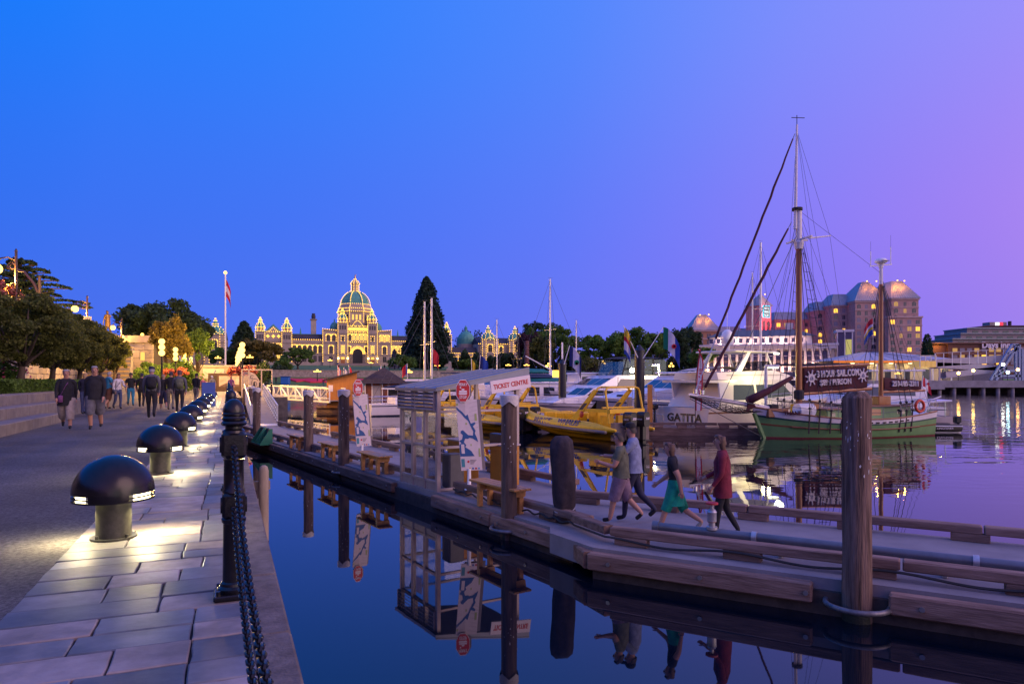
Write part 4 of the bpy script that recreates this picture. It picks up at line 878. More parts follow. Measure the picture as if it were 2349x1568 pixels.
# on the dock (walking left, away)
LFT = face(-.93,.30)
person(tuple(on(1452,1193,.45)), LFT, 1.76, 'man in blue-grey shirt and dark cap with arm round companion on the dock', C_['bluegrey'], C_['navy'], hair='dark', cap=C_['black'], lsw=16, long_sleeve=False, arms=(38,-14), elbow=(55,18), fat=1.08, coat=(C_['bluegrey'],.03), group=G2)
person(tuple(on(1424,1199,.45)), LFT, 1.62, 'person in olive top and mauve shorts, arms forward, beside the capped man', C_['olive'], C_['mauve'], hair='dark', lsw=17, knee=(6,28), long_sleeve=False, shorts=.05, arms=(18,-12), elbow=(88,24), fat=1.10, coat=(C_['olive'],.02), shoes='black', group=G2)
person(tuple(on(1548,1224,.45)), LFT, 1.55, 'striding woman in black top and teal green skirt on the dock', C_['black'], C_['teal'], hair='brown', lsw=23, knee=(5,34), long_sleeve=False, skirt=(C_['teal'],.20), shorts=-1, arms=(-24,20), elbow=(18,34), fat=.95, hairlong=True, shoes='beige', lean=6, group=G2)
person(tuple(on(1657,1234,.45)), LFT, 1.66, 'woman in long maroon knit poncho and black leggings on the dock', C_['maroon'], C_['black'], hair='brown', lsw=10, knee=(4,20), arms=(4,14), elbow=(30,46), hairlong=True, coat=(C_['maroon'],.13), fat=.98, shoes='beige', group=G2)
# on the promenade
person(pw(152,984), TOCAM+.12, 1.66, 'woman in dark jacket and beige capris walking towards the camera', C_['black'], C_['beige'], hair='grey', lsw=17, shorts=.45, coat=(C_['black'],.13), bag=(C_['purple'],(.075,.07,-.02)), fat=1.16, arms=(-10,14), group=G1)
person(pw(218,985), TOCAM-.02, 1.74, 'man in black jacket and grey shorts walking beside the grey haired woman', C_['black'], C_['grey'], hair='grey', lsw=-15, shorts=.08, fat=1.2, arms=(12,-8), group=G1, coat=(C_['black'],.05))
person(pw(194,950), TOCAM+2.9, 1.64, 'person in jeans and blue top partly hidden behind the shorts couple', C_['navy'], C_['denim'], hair='blond', hairlong=True, lsw=6, group=G1)
person(pw(249,938), AWAY-.9, 1.76, 'man in bright blue shirt and brown shorts standing by the steps', C_['blue'], C_['brown'], hair='grey', lsw=8, shorts=.1, long_sleeve=False, fat=1.15, arms=(30,10), elbow=(50,30), group=G1)
person(pw(271,938), TOCAM+.6, 1.66, 'woman in white cardigan and jeans carrying a grey handbag', C_['white'], C_['denim'], hair='brown', hairlong=True, lsw=6, arms=(20,5), elbow=(70,20), bag=(C_['grey'],(.12,.04,-.04)), group=G1)
person(pw(300,931), TOCAM+.2, 1.72, 'man in black t-shirt, blue jeans and cap facing the camera', C_['black'], C_['blue'], hair='grey', cap=C_['navy'], lsw=7, long_sleeve=False, fat=1.1, arms=(8,-5), group=G1)
person(pw(325,934), AWAY, 1.70, 'person in dark suit walking away left of the backpacker', C_['black'], C_['black'], hair='dark', lsw=13, group=G1)
person(pw(348,960), AWAY, 1.83, 'man with black backpack and dark trousers walking away in the middle', C_['grey'], C_['black'], hair='grey', cap=C_['navy'], lsw=16, fat=1.1, pack=C_['black'], arms=(6,-10), group=G1)
person(pw(375,938), AWAY+.2, 1.62, 'woman in dark top and navy capris with light scarf walking away', C_['black'], C_['navy'], hair='blond', lsw=12, shorts=.5, shoes='white', arms=(10,30), elbow=(20,70), group=G1)
person(pw(392,940), AWAY, 1.74, 'man in black jacket and khaki trousers walking away right of the blond woman', C_['black'], C_['khaki'], hair='dark', lsw=10, group=G1)
person(pw(412,948), AWAY, 1.76, 'person in grey jacket with backpack walking away along the mushroom lamps', C_['grey'], C_['black'], hair='brown', lsw=15, pack=C_['olive'], arms=(12,-12), group=G1)
person(pw(450,925), AWAY-.5, 1.74, 'man in black jersey, cap and khaki trousers by the blue board', C_['black'], C_['khaki'], hair='dark', cap=C_['black'], lsw=9, arms=(18,-20), group=G1)
person(pw(487,914), AWAY+.8, 1.7, 'person in plaid shirt standing before the photo panel', C_['plaid'], C_['khaki'], hair='white', lsw=4, long_sleeve=False, group=G1, detail=False)
person(pw(530,911), TOCAM, 1.66, 'woman in purple coat near the flower lamps', C_['purple'], C_['navy'], hair='brown', lsw=6, hairlong=True, group=G1, detail=False)
person(pw(466,905), TOCAM, 1.6, 'red haired person facing the camera beyond the blue board', C_['purple'], C_['black'], hair='brown', lsw=5, group=G1, detail=False)
# ================================================================== BOATS  (local frame: +X bow, +Y port, z = 0 waterline)
m_hullw = M('hull_white', (.80,.78,.77), .22, var=.05, scale=1.5, coat=.4)
m_hullb = M('hull_beige', (.58,.50,.45), .25, var=.06, scale=1.5, coat=.4)
m_stripe = M('hull_stripe', (.03,.05,.12), .3); m_boot = M('antifoul_blue', (.02,.03,.07), .6)
m_win = M('boat_window', (.010,.014,.02), .05, var=.1, spec=.8); m_bluewin = M('blue_windscreen', (.01,.05,.09), .05, spec=.9)
m_canvasb = M('black_canvas', (.012,.012,.016), .85, var=.3, bump=.2); m_teal = M('teal_canvas', (.0,.13,.14), .8, var=.2, bump=.25, scale=4); m_navyc = M('navy_canvas', (.012,.03,.10), .8, var=.2, bump=.2)
m_ss = M('stainless', (.62,.62,.64), .18, .9, var=.05); m_teak = M('teak', (.26,.12,.05), .5, var=.25, scale=6, stretch=(.3,4,4)); m_cream = M('cream_canvas', (.48,.42,.36), .8, var=.15, bump=.25)
def hull(t, L, B, zs, zb, mat, boot=m_boot, stripe=None, rake=.9, flare=.55, draft=.45, name='hull', full=.62, n=16, transom_w=.9, zm=None, bt=.10):
    secs = []; prof = [(0,-draft),(.55,-draft*.55),(.86,-.02),(.90,.12),(.95,.5),(1.0,1.0)]
    for k in range(n+1):
        f = k/n; g = min(1, max(0,(f-full)/(1-full))); wb = B/2*(transom_w+(1-transom_w)*min(1,f/.35))*(1-g**2.0); 
        zd = zs+(zb-zs)*f**2 if zm is None else (1-f)*(1-2*f)*zs+4*f*(1-f)*zm+f*(2*f-1)*zb
        pts = []
        for u, w in prof:
            z = w if w < 0.05 else w*zd; frac = max(0, z)/zd
            nar = 1-(1-frac)*flare*g**1.2 if u > 0 else 0
            pts.append((f*L-rake*(1-frac)*g**2.5, wb*u*nar, z if u > 0 or g < .7 else z+(draft)*((g-.7)/.3)*.9))
        secs.append(pts)
    b = MB(); m = len(prof)
    rings = [[(x,y,z) for x,y,z in reversed(s)]+[(x,-y,z) for x,y,z in s[1:]] for s in secs]
    b.loft(rings, closed=False)
    b.add(rings[0], [tuple(range(len(rings[0])))])
    h = b.obj(name, mat, t, smooth=35)
    # deck sheet a touch below the edge
    d = MB(); dk = [((s[-1][0]), s[-1][1]*.97, s[-1][2]-.06) for s in secs]
    d.loft([[(x,y,z),(x,-y,z)] for x,y,z in dk], closed=False); d.obj('deck', m_whitep if mat is not None else mat, t)
    # rubbing strake and boot top as raised bands
    def band(z0f, z1f, off, mm, nm):
        for sg in (1,-1):
            q = MB(); r0 = []; 
            for s in secs:
                def at(fr):
                    for i in range(2, m-1):
                        a_, c_ = s[i], s[i+1]; zt = fr*s[-1][2]
                        if a_[2] <= zt <= c_[2]+1e-6: u = (zt-a_[2])/max(1e-6,c_[2]-a_[2]); return Vector((a_[0]+(c_[0]-a_[0])*u, (a_[1]+(c_[1]-a_[1])*u+off)*sg, zt))
                    return Vector((s[-1][0], (s[-1][1]+off)*sg, fr*s[-1][2]))
                p, q_ = at(z0f), at(z1f); r0.append([p, q_])
            q.loft(r0, closed=False); q.obj(nm, mm, t)
    if stripe:
        for z0f, z1f, mm in stripe: band(z0f, z1f, .012, mm, 'hull_stripe')
    band(.0,bt,.01,boot,'boot_top')
    return secs
def rails(t, secs, f0, f1, h, n=9, inset=.08, mat=None, r=.014):
    mat = mat or m_ss; k0, k1 = int(f0*(len(secs)-1)), int(f1*(len(secs)-1))
    for sg in (1,-1):
        P = [Vector((s[-1][0], sg*max(s[-1][1]-inset,.0), s[-1][2]+h)) for s in secs[k0:k1+1]]
        MB().tube(P, r, 5).obj('guard_rail', mat, t)
        MB().tube([p-Vector((0,0,h*.5)) for p in P], r*.7, 4).obj('guard_wire', mat, t)
        for p in P[::2]: MB().cyl(p-Vector((0,0,h)), p, r, n=5).obj('stanchion', mat, t)
def cabin(t, prof, w0, w1, mat, name='cabin', z_ref=None):
    zs_ = [z for _, z in prof]; z0, z1 = min(zs_), max(zs_)
    def wid(z): return w0+(w1-w0)*(z-z0)/max(1e-6,z1-z0)
    b = MB(); b.loft([[(x,wid(z),z) for x,z in prof],[(x,-wid(z),z) for x,z in prof]], cap0=True, cap1=True)
    o = b.obj(name, mat, t, smooth=25); o['w'] = 0; return (o, wid)
def window(cab, poly, mat=None, name='window', off=.008, sides=(1,-1)):
    o, wid = cab
    for sg in sides:
        b = MB(); a_ = [(x,sg*(wid(z)+off),z) for x,z in poly]; c_ = [(x,sg*(wid(z)-.01),z) for x,z in poly]; b.loft([a_,c_], cap0=True); b.obj(name, mat or m_win, o)
def front(cab, x0, z0, x1, z1, w0, w1, mat=None, n=2, off=.012):
    # raked windscreen from (x0,z0) up to (x1,z1), split in panes
    o, wid = cab; nrm = Vector((z1-z0,0,x0-x1)).normalized()*off
    for k in range(n):
        ya0, ya1 = -w0+2*w0*k/n+.03, -w0+2*w0*(k+1)/n-.03; yb0, yb1 = -w1+2*w1*k/n+.03, -w1+2*w1*(k+1)/n-.03
        p = [Vector((x0,ya0,z0))+nrm,Vector((x0,ya1,z0))+nrm,Vector((x1,yb1,z1))+nrm,Vector((x1,yb0,z1))+nrm]
        MB().loft([p,[q-nrm*1.5 for q in p]], cap0=True).obj('windscreen', mat or m_win, o)
HD = math.atan2(.543,.84)           # berths lie square to the long dock
def boat(name, label, px, d, hd, cat='boat', group='boats moored in the marina'):
    return thing(name, label, cat, ((px-CX)*d/FV, d, 0), hd, group)

# ---- yacht GATITA, stern towards the camera
m_yc = M('yacht_cream', (.74,.68,.56), .25, var=.05, scale=1.5, coat=.4)
t = boat('motor_yacht', 'large cream white motor yacht with GATITA on its transom', 1562, 40, HD, 'yacht')
sc_ = hull(t, 14.5, 4.5, 1.42, 2.15, m_yc, stripe=[(.78,.84,m_teak)], rake=1.2, transom_w=.93)
text('GATITA', .66, M('letter_black',(.01,.01,.012),.4), t, (-.02,-.25,.80), (R(90),0,R(-90)), bold=.012, sx=1.15, ext=.012)
text('BENICIA, CA', .22, MATS['letter_black'], t, (-.02,-.25,.40), (R(90),0,R(-90)), ext=.01)
MB().bbox(-.75,.0,-1.9,1.9,.18,.28,.03).obj('swim_platform', m_teak, t)
c = cabin(t, [(.9,1.4),(9.3,1.6),(8.6,2.25),(7.3,3.05),(.3,3.0),(.3,2.86),(1.9,2.84)], 1.95, 1.80, m_yc, 'saloon')
window(c, [(2.3,1.85),(4.3,1.85),(4.2,2.74),(2.4,2.74)]); window(c, [(4.5,1.88),(7.9,2.05),(7.0,2.76),(4.4,2.74)])
front(c, 8.55,2.27,7.35,3.02,1.6,1.55,n=3)
MB().box(1.86,1.92,-1.7,1.7,1.45,2.75).obj('aft_bulkhead', M('cabin_warm',(.42,.30,.17),.6), t)
for y0, y1 in ((-1.5,-.6),(-.5,.4),(.5,1.4)): MB().box(1.84,1.86,y0,y1,1.55,2.65).obj('saloon_door', m_win, t)
for y in (-1.8,1.8):
    b = MB(); b.slab([(1.35,1.42),(1.9,1.42),(1.9,2.86),(1.1,2.86)],'y',y-.05,y+.05); b.obj('cockpit_wing', m_hullw, t)
f = cabin(t, [(1.2,3.03),(8.8,3.0),(7.8,3.35),(6.4,3.62),(1.2,3.45)], 1.75, 1.55, m_yc, 'flybridge')
window(f, [(2.0,3.25),(7.4,3.3),(7.2,3.38),(2.0,3.35)], m_cream)
for y in (-1.45,1.45):
    MB().slab([(3.0,3.45),(3.5,3.45),(4.4,4.72),(4.1,4.72)],'y',y-.05,y+.05).obj('arch_leg', m_hullw, t)
    MB().beam((6.6,y,3.6),(5.9,y,4.7),.07,.07).obj('hardtop_strut', m_hullw, t)
MB().bbox(2.9,7.0,-1.55,1.55,4.68,4.80,.05).obj('hardtop', m_yc, t)
MB().box(6.4,6.43,-1.4,1.4,3.6,4.2).obj('fly_windscreen', GLASS('smoke_glass',(.4,.42,.45),.8), t)
for x, y, r_ in ((3.4,-.55,.36),(4.8,.6,.40)):
    MB().lathe([(.12,4.78),(.12,5.2),(r_,5.3),(r_,5.65),(r_*.85,5.9),(r_*.4,6.05),(.02,6.08)],18,(x,y,0)).obj('satellite_dome', m_white, t, smooth='all')
for x, h in ((5.5,2.6),(5.7,1.7)): MB().cyl((x,1.2,4.75),(x,1.2,4.75+h),.018,n=5).obj('antenna', m_whitep, t)
MB().loft([[(.2+6*q,-.75+y_,3.5+.28*math.sin(PI*min(1,max(0,q)))*1.2+.0) for y_ in (0,.2,.55,.95,1.3,1.5)] for q in (.05,.2,.5,.8,.95)], closed=False).obj('tender_cover', m_cream, t, smooth='all')
rails(t, sc_, .42, 1.0, .62)
for y in (-1.2,1.2): MB().tube([(-.65,y-.4,.28),(-.65,y-.4,1.0),(-.65,y+.4,1.0),(-.65,y+.4,.28)],.022,6).obj('platform_rail', m_ss, t)
MB().bbox(-.8,-.45,1.3,1.8,1.25,1.6,.08).obj('outboard_cover', m_black, t); MB().cyl((-.6,1.55,.28),(-.6,1.55,1.3),.05).obj('outboard_leg', m_black, t)
lamp_light('deck_light','AREA',t,(6.6,-1.9,4.6),16,(1.0,.97,.62),.5,(R(-38),0,0))
MB().bbox(6.4,6.8,-1.75,-1.6,4.6,4.68,.02).obj('floodlight', GLOW('flood_glow',(1,1,.75),6.0), t)
# ---- express cruiser, bow to the camera
t = boat('motor_cruiser', 'white express cruiser with dark blue raked windscreen, bow towards the dock', 1668, 50.6, HD+PI, 'cruiser')
sc_ = hull(t, 13.2, 4.0, 1.35, 1.95, m_hullw, stripe=[(.60,.66,m_hullb),(.86,.90,m_stripe)], rake=1.6, flare=.6)
c = cabin(t, [(1.5,1.4),(11.0,1.85),(9.6,2.2),(7.2,2.45),(5.6,3.35),(2.0,3.45),(1.5,2.4)], 1.75, 1.35, m_hullw, 'coachroof')
window(c, [(2.6,2.5),(7.0,2.5),(5.7,3.2),(2.7,3.25)], m_bluewin); front(c, 7.15,2.48,5.65,3.30,1.45,1.28,m_bluewin,3)
MB().bbox(1.2,5.9,-1.55,1.55,3.46,3.58,.05).obj('hardtop', m_hullw, t)
for y in (-1.4,1.4): MB().slab([(.6,1.5),(1.9,1.5),(2.4,3.46),(1.6,3.46)],'y',y-.06,y+.06).obj('radar_arch', m_hullw, t)
MB().lathe([(.2,3.58),(.3,3.7),(.3,3.85),(.1,3.95)],14,(3,0,0)).obj('radar_dome', m_white, t, smooth='all')
for x in (8.0,9.2,10.2): MB().bbox(x,x+.45,-.25,.25,2.12-.1*(x-8),2.28-.1*(x-8),.04).obj('deck_hatch', m_win, t)
rails(t, sc_, .45, 1.0, .6)
# ---- beige sports boat
t = boat('sports_boat', 'low beige hulled sports boat behind the yellow inflatables', 1440, 53.2, HD+PI, 'boat')
sc_ = hull(t, 9.6, 3.1, 1.15, 1.5, m_hullb, stripe=[(.80,.84,m_stripe),(.9,.97,m_hullw)], rake=1.5, flare=.6)
c = cabin(t, [(1.8,1.2),(8.2,1.42),(7.0,1.75),(5.2,1.9),(4.2,2.45),(1.9,2.3)], 1.3, 1.05, m_hullw, 'cuddy')
front(c, 5.15,1.92,4.25,2.42,1.1,1.0,n=2); window(c, [(2.4,1.85),(5.0,1.9),(4.3,2.32),(2.5,2.2)])
rails(t, sc_, .5, 1.0, .42)
text('N 15647S', .16, MATS['letter_black'], t, (6.6,-1.38,1.0), (R(90),0,0))
# ---- flybridge cruiser under black canvas
t = boat('flybridge_cruiser', 'white flybridge cruiser enclosed by black framed canvas and clear panels', 1545, 60, HD+PI, 'cruiser')
sc_ = hull(t, 13.5, 4.3, 1.6, 2.2, m_hullw, stripe=[(.84,.88,m_stripe)], rake=1.5)
c = cabin(t, [(1.0,1.6),(11.4,2.1),(9.8,2.6),(8.0,3.4),(1.0,3.4)], 1.95, 1.65, m_hullw, 'saloon')
window(c, [(2,2.4),(8.2,2.5),(7.7,3.1),(2,3.1)]); front(c, 9.75,2.62,8.05,3.36,1.7,1.6,n=3)
cl = GLASS('clear_vinyl',(.75,.76,.8),.80)
for x0, x1 in ((2.4,4.0),(4.0,5.6),(5.6,7.4)):
    for y in (-1.55,1.55): MB().slab([(x0+.05,3.45),(x1-.05,3.45),(x1-.15,4.7),(x0+.05,4.75)],'y',y-.008,y+.008).obj('clear_panel', cl, t)
    for y in (-1.57,1.57): MB().beam((x0,y,3.42),(x0,y,4.8),.07,.07).obj('canvas_frame', m_canvasb, t)
    for y in (-1.57,1.57): MB().beam((x0,y,3.85),(x1,y,3.82),.05,.05).obj('canvas_seam', m_canvasb, t)
MB().slab([(7.35,3.4),(7.45,3.4),(6.9,4.75),(6.8,4.75)],'y',-1.5,1.5).obj('front_panel', cl, t)
MB().loft([[(x,y,z-.16*(y/1.65)**2) for y in (-1.65,-1.2,-.6,0,.6,1.2,1.65)] for x, z in ((2.2,4.86),(3,4.95),(5,4.98),(6.6,4.92),(7.2,4.78))], closed=False).obj('canvas_top', m_canvasb, t, smooth='all')
for y in (-1.57,1.57): MB().beam((7.4,y,3.42),(6.9,y,4.78),.07,.07).obj('canvas_frame', m_canvasb, t)
rails(t, sc_, .5, 1.0, .6)
# ---- lower cruiser further left under canvas
t = boat('canvas_cruiser', 'smaller white cruiser with black canvas camper top left of the flybridge cruiser', 1385, 66, HD+PI, 'cruiser')
sc_ = hull(t, 10, 3.4, 1.4, 1.9, m_hullw, rake=1.3)
c = cabin(t, [(1,1.4),(8,1.8),(6.6,2.3),(4.6,2.5),(1,2.5)], 1.5, 1.3, m_hullw); window(c,[(1.6,1.9),(6.2,2.0),(5.6,2.3),(1.6,2.3)])
for x0 in (1.0,2.4,3.6):
    for y in (-1.3,1.3): MB().slab([(x0,2.5),(x0+1.1,2.5),(x0+1.1,3.3),(x0,3.35)],'y',y-.008,y+.008).obj('clear_panel', cl, t); MB().beam((x0-.05,y,2.5),(x0-.05,y,3.4),.06,.06).obj('canvas_frame', m_canvasb, t)
MB().bbox(.8,4.8,-1.4,1.4,3.36,3.46,.05).obj('canvas_top', m_canvasb, t)
MB().lathe([(.16,2.5),(.2,3.0),(.45,3.1),(.45,3.6),(.3,3.85),(.02,3.9)],14,(6,0,0)).obj('satellite_dome', m_white, t, smooth='all')
# ---- trawler with teal covered dinghies
t = boat('trawler_yacht', 'white trawler yacht with teal covered dinghies on its upper deck', 1145, 56, HD-.25, 'yacht')
sc_ = hull(t, 11.5, 3.8, 1.4, 2.0, m_hullw, stripe=[(.5,.58,m_stripe),(.85,.9,m_stripe)], rake=.9, zm=1.2)
c = cabin(t, [(1.4,1.3),(9.6,1.4),(9.4,2.2),(6.8,2.25),(6.8,2.75),(1.4,2.75)], 1.6, 1.55, m_hullw)
for x in (2.0,3.3,4.6): window(c, [(x,1.75),(x+.95,1.75),(x+.95,2.45),(x,2.45)])
p_ = cabin(t, [(6.6,2.2),(9.2,2.2),(9.0,3.55),(6.6,3.55)], 1.35, 1.25, m_hullw, 'pilothouse')
for x in (6.85,7.6,8.35): window(p_, [(x,2.65),(x+.55,2.65),(x+.55,3.3),(x,3.3)])
front(p_, 9.14,2.6,9.03,3.35,1.15,1.1,n=3)
MB().bbox(6.3,9.3,-1.5,1.5,3.55,3.65,.04).obj('pilothouse_roof', m_hullw, t); MB().bbox(.9,6.7,-1.75,1.75,2.75,2.85,.04).obj('boat_deck', m_hullw, t)
for z, x0, x1, mt in ((2.95,1.2,5.4,m_teal),(3.65,.6,4.2,m_teal),(3.25,.4,4.6,m_navyc)):
    MB().loft([[(x,.75*s_*math.cos(a_)-.5,z+.32*s_*max(-.2,math.sin(a_))) for a_ in [PI*2*i/12 for i in range(12)]] for x, s_ in ((x0,.2),(x0+.4,.9),((x0+x1)/2,1),(x1-.5,.85),(x1,.15))], cap0=True, cap1=True).obj('dinghy_cover', mt, t, smooth='all')
MB().cyl((5.6,0,2.8),(5.6,0,6.2),.07).obj('mast', m_whitep, t); MB().cyl((5.5,0,3.4),(2.2,-.3,5.0),.04).obj('derrick', m_whitep, t)
rails(t, sc_, .0, 1.0, .7); 
for y in (-1.6,1.6): MB().tube([(1.0,y,3.5),(6.4,y,3.5)],.016,5).obj('deck_rail', m_ss, t)
# ---- further boats
def simple_cruiser(label, px, d, hd, L, B, fb, name='cabin_cruiser', top=None, win=m_win):
    t = boat(name, label, px, d, hd, 'boat'); s = hull(t, L, B, fb, fb*1.4, m_hullw, rake=L*.1, stripe=[(.84,.89,m_stripe)])
    c = cabin(t, [(.12*L,fb),(.80*L,fb*1.25),(.66*L,fb*1.25+.5),(.5*L,fb*1.25+1.25),(.12*L,fb*1.25+1.25)], B*.43, B*.36, m_hullw)
    window(c, [(.2*L,fb*1.25+.45),(.60*L,fb*1.25+.5),(.5*L,fb*1.25+1.05),(.2*L,fb*1.25+1.05)], win); front(c,.655*L,fb*1.25+.52,.505*L,fb*1.25+1.22,B*.38,B*.36,win,3)
    if top: MB().bbox(.12*L,.5*L,-B*.36,B*.36,fb*1.25+2.1,fb*1.25+2.2,.04).obj('bimini', top, t); [MB().cyl((x*L,y*B,fb*1.25+1.2),(x*L,y*B,fb*1.25+2.12),.03,n=5).obj('bimini_pole', m_ss, t) for x in (.14,.48) for y in (-.33,.33)]
    rails(t, s, .5, 1.0, .5); return t
simple_cruiser('white cruiser with pale teal windscreen beyond the brown hut', 1050, 72, R(195), 11, 3.6, 1.5, win=m_bluewin)
simple_cruiser('white cruiser with dark bimini behind the two masted schooner', 2010, 50, R(168), 15, 4.4, 1.6, top=m_canvasb)
simple_cruiser('blue windowed white cruiser seen past the schooner stern', 2140, 47, R(178), 9.5, 3.4, 1.2, win=m_bluewin, top=m_hullw)
simple_cruiser('small white cruiser seen under the ticket sign', 1075, 58, HD+.2, 8, 2.8, 1.1)
simple_cruiser('small white cruiser beside the leftmost yellow inflatable', 1120, 64, HD+PI, 9, 3, 1.2, top=m_navyc)
simple_cruiser('white cruiser with navy bimini between trawler and canvas cruiser', 1330, 72, HD+PI, 11, 3.6, 1.4, top=m_navyc)
simple_cruiser('white hardtop cruiser behind the lantern pile', 1290, 61, HD+PI+.1, 9.5, 3.2, 1.25, top=m_hullw)
simple_cruiser('white cruiser just right of the ticket sign', 1215, 66, HD+PI, 9, 3.1, 1.3, top=m_teal)
# flat white barge roof and tender at the right
t = boat('deck_boat', 'small white deck boat with flat canopy at the far right of the marina', 2168, 41.5, R(174), 'boat')
sc_ = hull(t, 5.6, 2.2, .85, 1.05, m_hullb, rake=.5); MB().slab([(.2,1.75),(4.6,1.45),(4.6,1.52),(.2,1.84)],'y',-1.2,1.2).obj('canopy', m_hullw, t)
for x, z in ((.5,1.76),(4.2,1.5)):
    for y in (-1,1): MB().cyl((x,y,.8),(x,y,z),.025,n=5).obj('canopy_pole', m_ss, t)
t = boat('inflatable_tender', 'black and white inflatable tender marked KINGFISHER at the right of the marina', 2190, 39.6, R(177), 'boat')
MB().tube([(0,.55,.28),(1.8,.62,.30),(2.6,.4,.36),(2.9,0,.42),(2.6,-.4,.36),(1.8,-.62,.30),(0,-.55,.28)],.22,10).obj('tube', m_rubber, t, smooth='all'); MB().box(-.05,2.3,-.5,.5,.0,.30).obj('floor', m_hullw, t); MB().tube([(0,.77,.38),(2,.84,.40)],.03,5).obj('rub_strake', m_whitep, t)
text('KINGFISHER', .17, m_wht, t, (1.0,.80,.26), (R(90),0,R(180)), ext=.02, shear=.2)
MB().bbox(-.35,.05,-.18,.18,.5,.95,.08).obj('outboard_motor', m_black, t); MB().cyl((-.2,0,-.4),(-.2,0,.55),.06).obj('outboard_leg', m_black, t)
# ---- sailing yachts: hull, coachroof, mast, boom, stays
def sloop(label, px, d, ztop, hd, L=9.5, col=None, r=.08, boomc=m_navyc, two=False):
    t = boat('sailing_yacht', label, px, d, hd, 'sailboat', 'sailing yachts in the marina'); x0 = -.55*L     # origin at the mast
    g = link('hull_group', None, t); bpy.data.objects.remove(g)
    n0 = set(t.children); s = hull(t, L, L*.3, 1.0, 1.3, m_hullw, rake=1.0, transom_w=.6, full=.45, stripe=[(.8,.88,m_stripe)])
    c = cabin(t, [(.22*L,1.0),(.70*L,1.1),(.62*L,1.5),(.22*L,1.55)], L*.1, L*.085, m_hullw, 'coachroof'); window(c, [(.3*L,1.2),(.6*L,1.22),(.58*L,1.4),(.3*L,1.42)])
    rails(t, s, .0, 1.0, .6)
    for ch in set(t.children)-n0: ch.location.x += x0
    MB().cyl((0,0,.9),(0,0,ztop),r,r*.75,n=10).obj('mast', col or m_alu, t, smooth=40)
    MB().cyl((-.05,0,2.2),(-.42*L,0,2.3),.06,n=8).obj('boom', col or m_alu, t); MB().tube([(-.1,0,2.42),(-.2*L,0,2.5),(-.4*L,0,2.4)],[.12,.16,.08],8).obj('sail_cover', boomc, t, smooth='all')
    H_ = ztop
    for f_, w_ in ((.62,.9),): MB().beam((0,-w_,H_*f_),(0,w_,H_*f_),.05,.03).obj('spreader', col or m_alu, t)
    for p_, q_ in (((0,0,H_-.1),(x0+L-.3,0,1.3)),((0,0,H_-.1),(x0+.2,0,1.1)),((0,0,H_-.1),(-.1,L*.14,1.1)),((0,0,H_-.1),(-.1,-L*.14,1.1)),((0,0,H_*.6),(.4,L*.14,1.1)),((0,0,H_*.6),(.4,-L*.14,1.1))): MB().cyl(p_,q_,.014,n=4).obj('stay', m_wire, t)
    MB().beam((-.25,0,H_+.12),(.25,0,H_+.12),.02,.02).obj('wind_vane', m_wire, t)
    return t
sloop('pale masted sailing yacht, left of two masts before the giant conifer', 974, 60, V(974,692,60).z, HD, r=.10)
sloop('pale masted sailing yacht, right of two masts before the giant conifer', 990, 62, V(990,684,62).z, HD, r=.12)
sloop('tall masted sailing yacht behind the white trawler', 1262, 64, V(1262,640,64).z, HD+PI, L=11, r=.10)
sloop('sailing yacht whose mast stands before the right annexe', 1140, 78, V(1140,733,78).z, HD)
sloop('sailing yacht whose mast rises beside the blue and white flag', 1322, 84, V(1322,735,84).z, HD+PI)
sloop('sailing yacht behind the cream motor yacht, taller of two masts', 1745, 58, V(1745,556,58).z, HD+PI, L=12, r=.11)
sloop('sailing yacht behind the cream motor yacht, shorter of two masts', 1726, 63, V(1726,626,63).z, HD+PI, L=10)
sloop('sailing yacht with a black mast before the shore trees', 1187, 70, V(1187,752,70).z, HD, col=m_black)

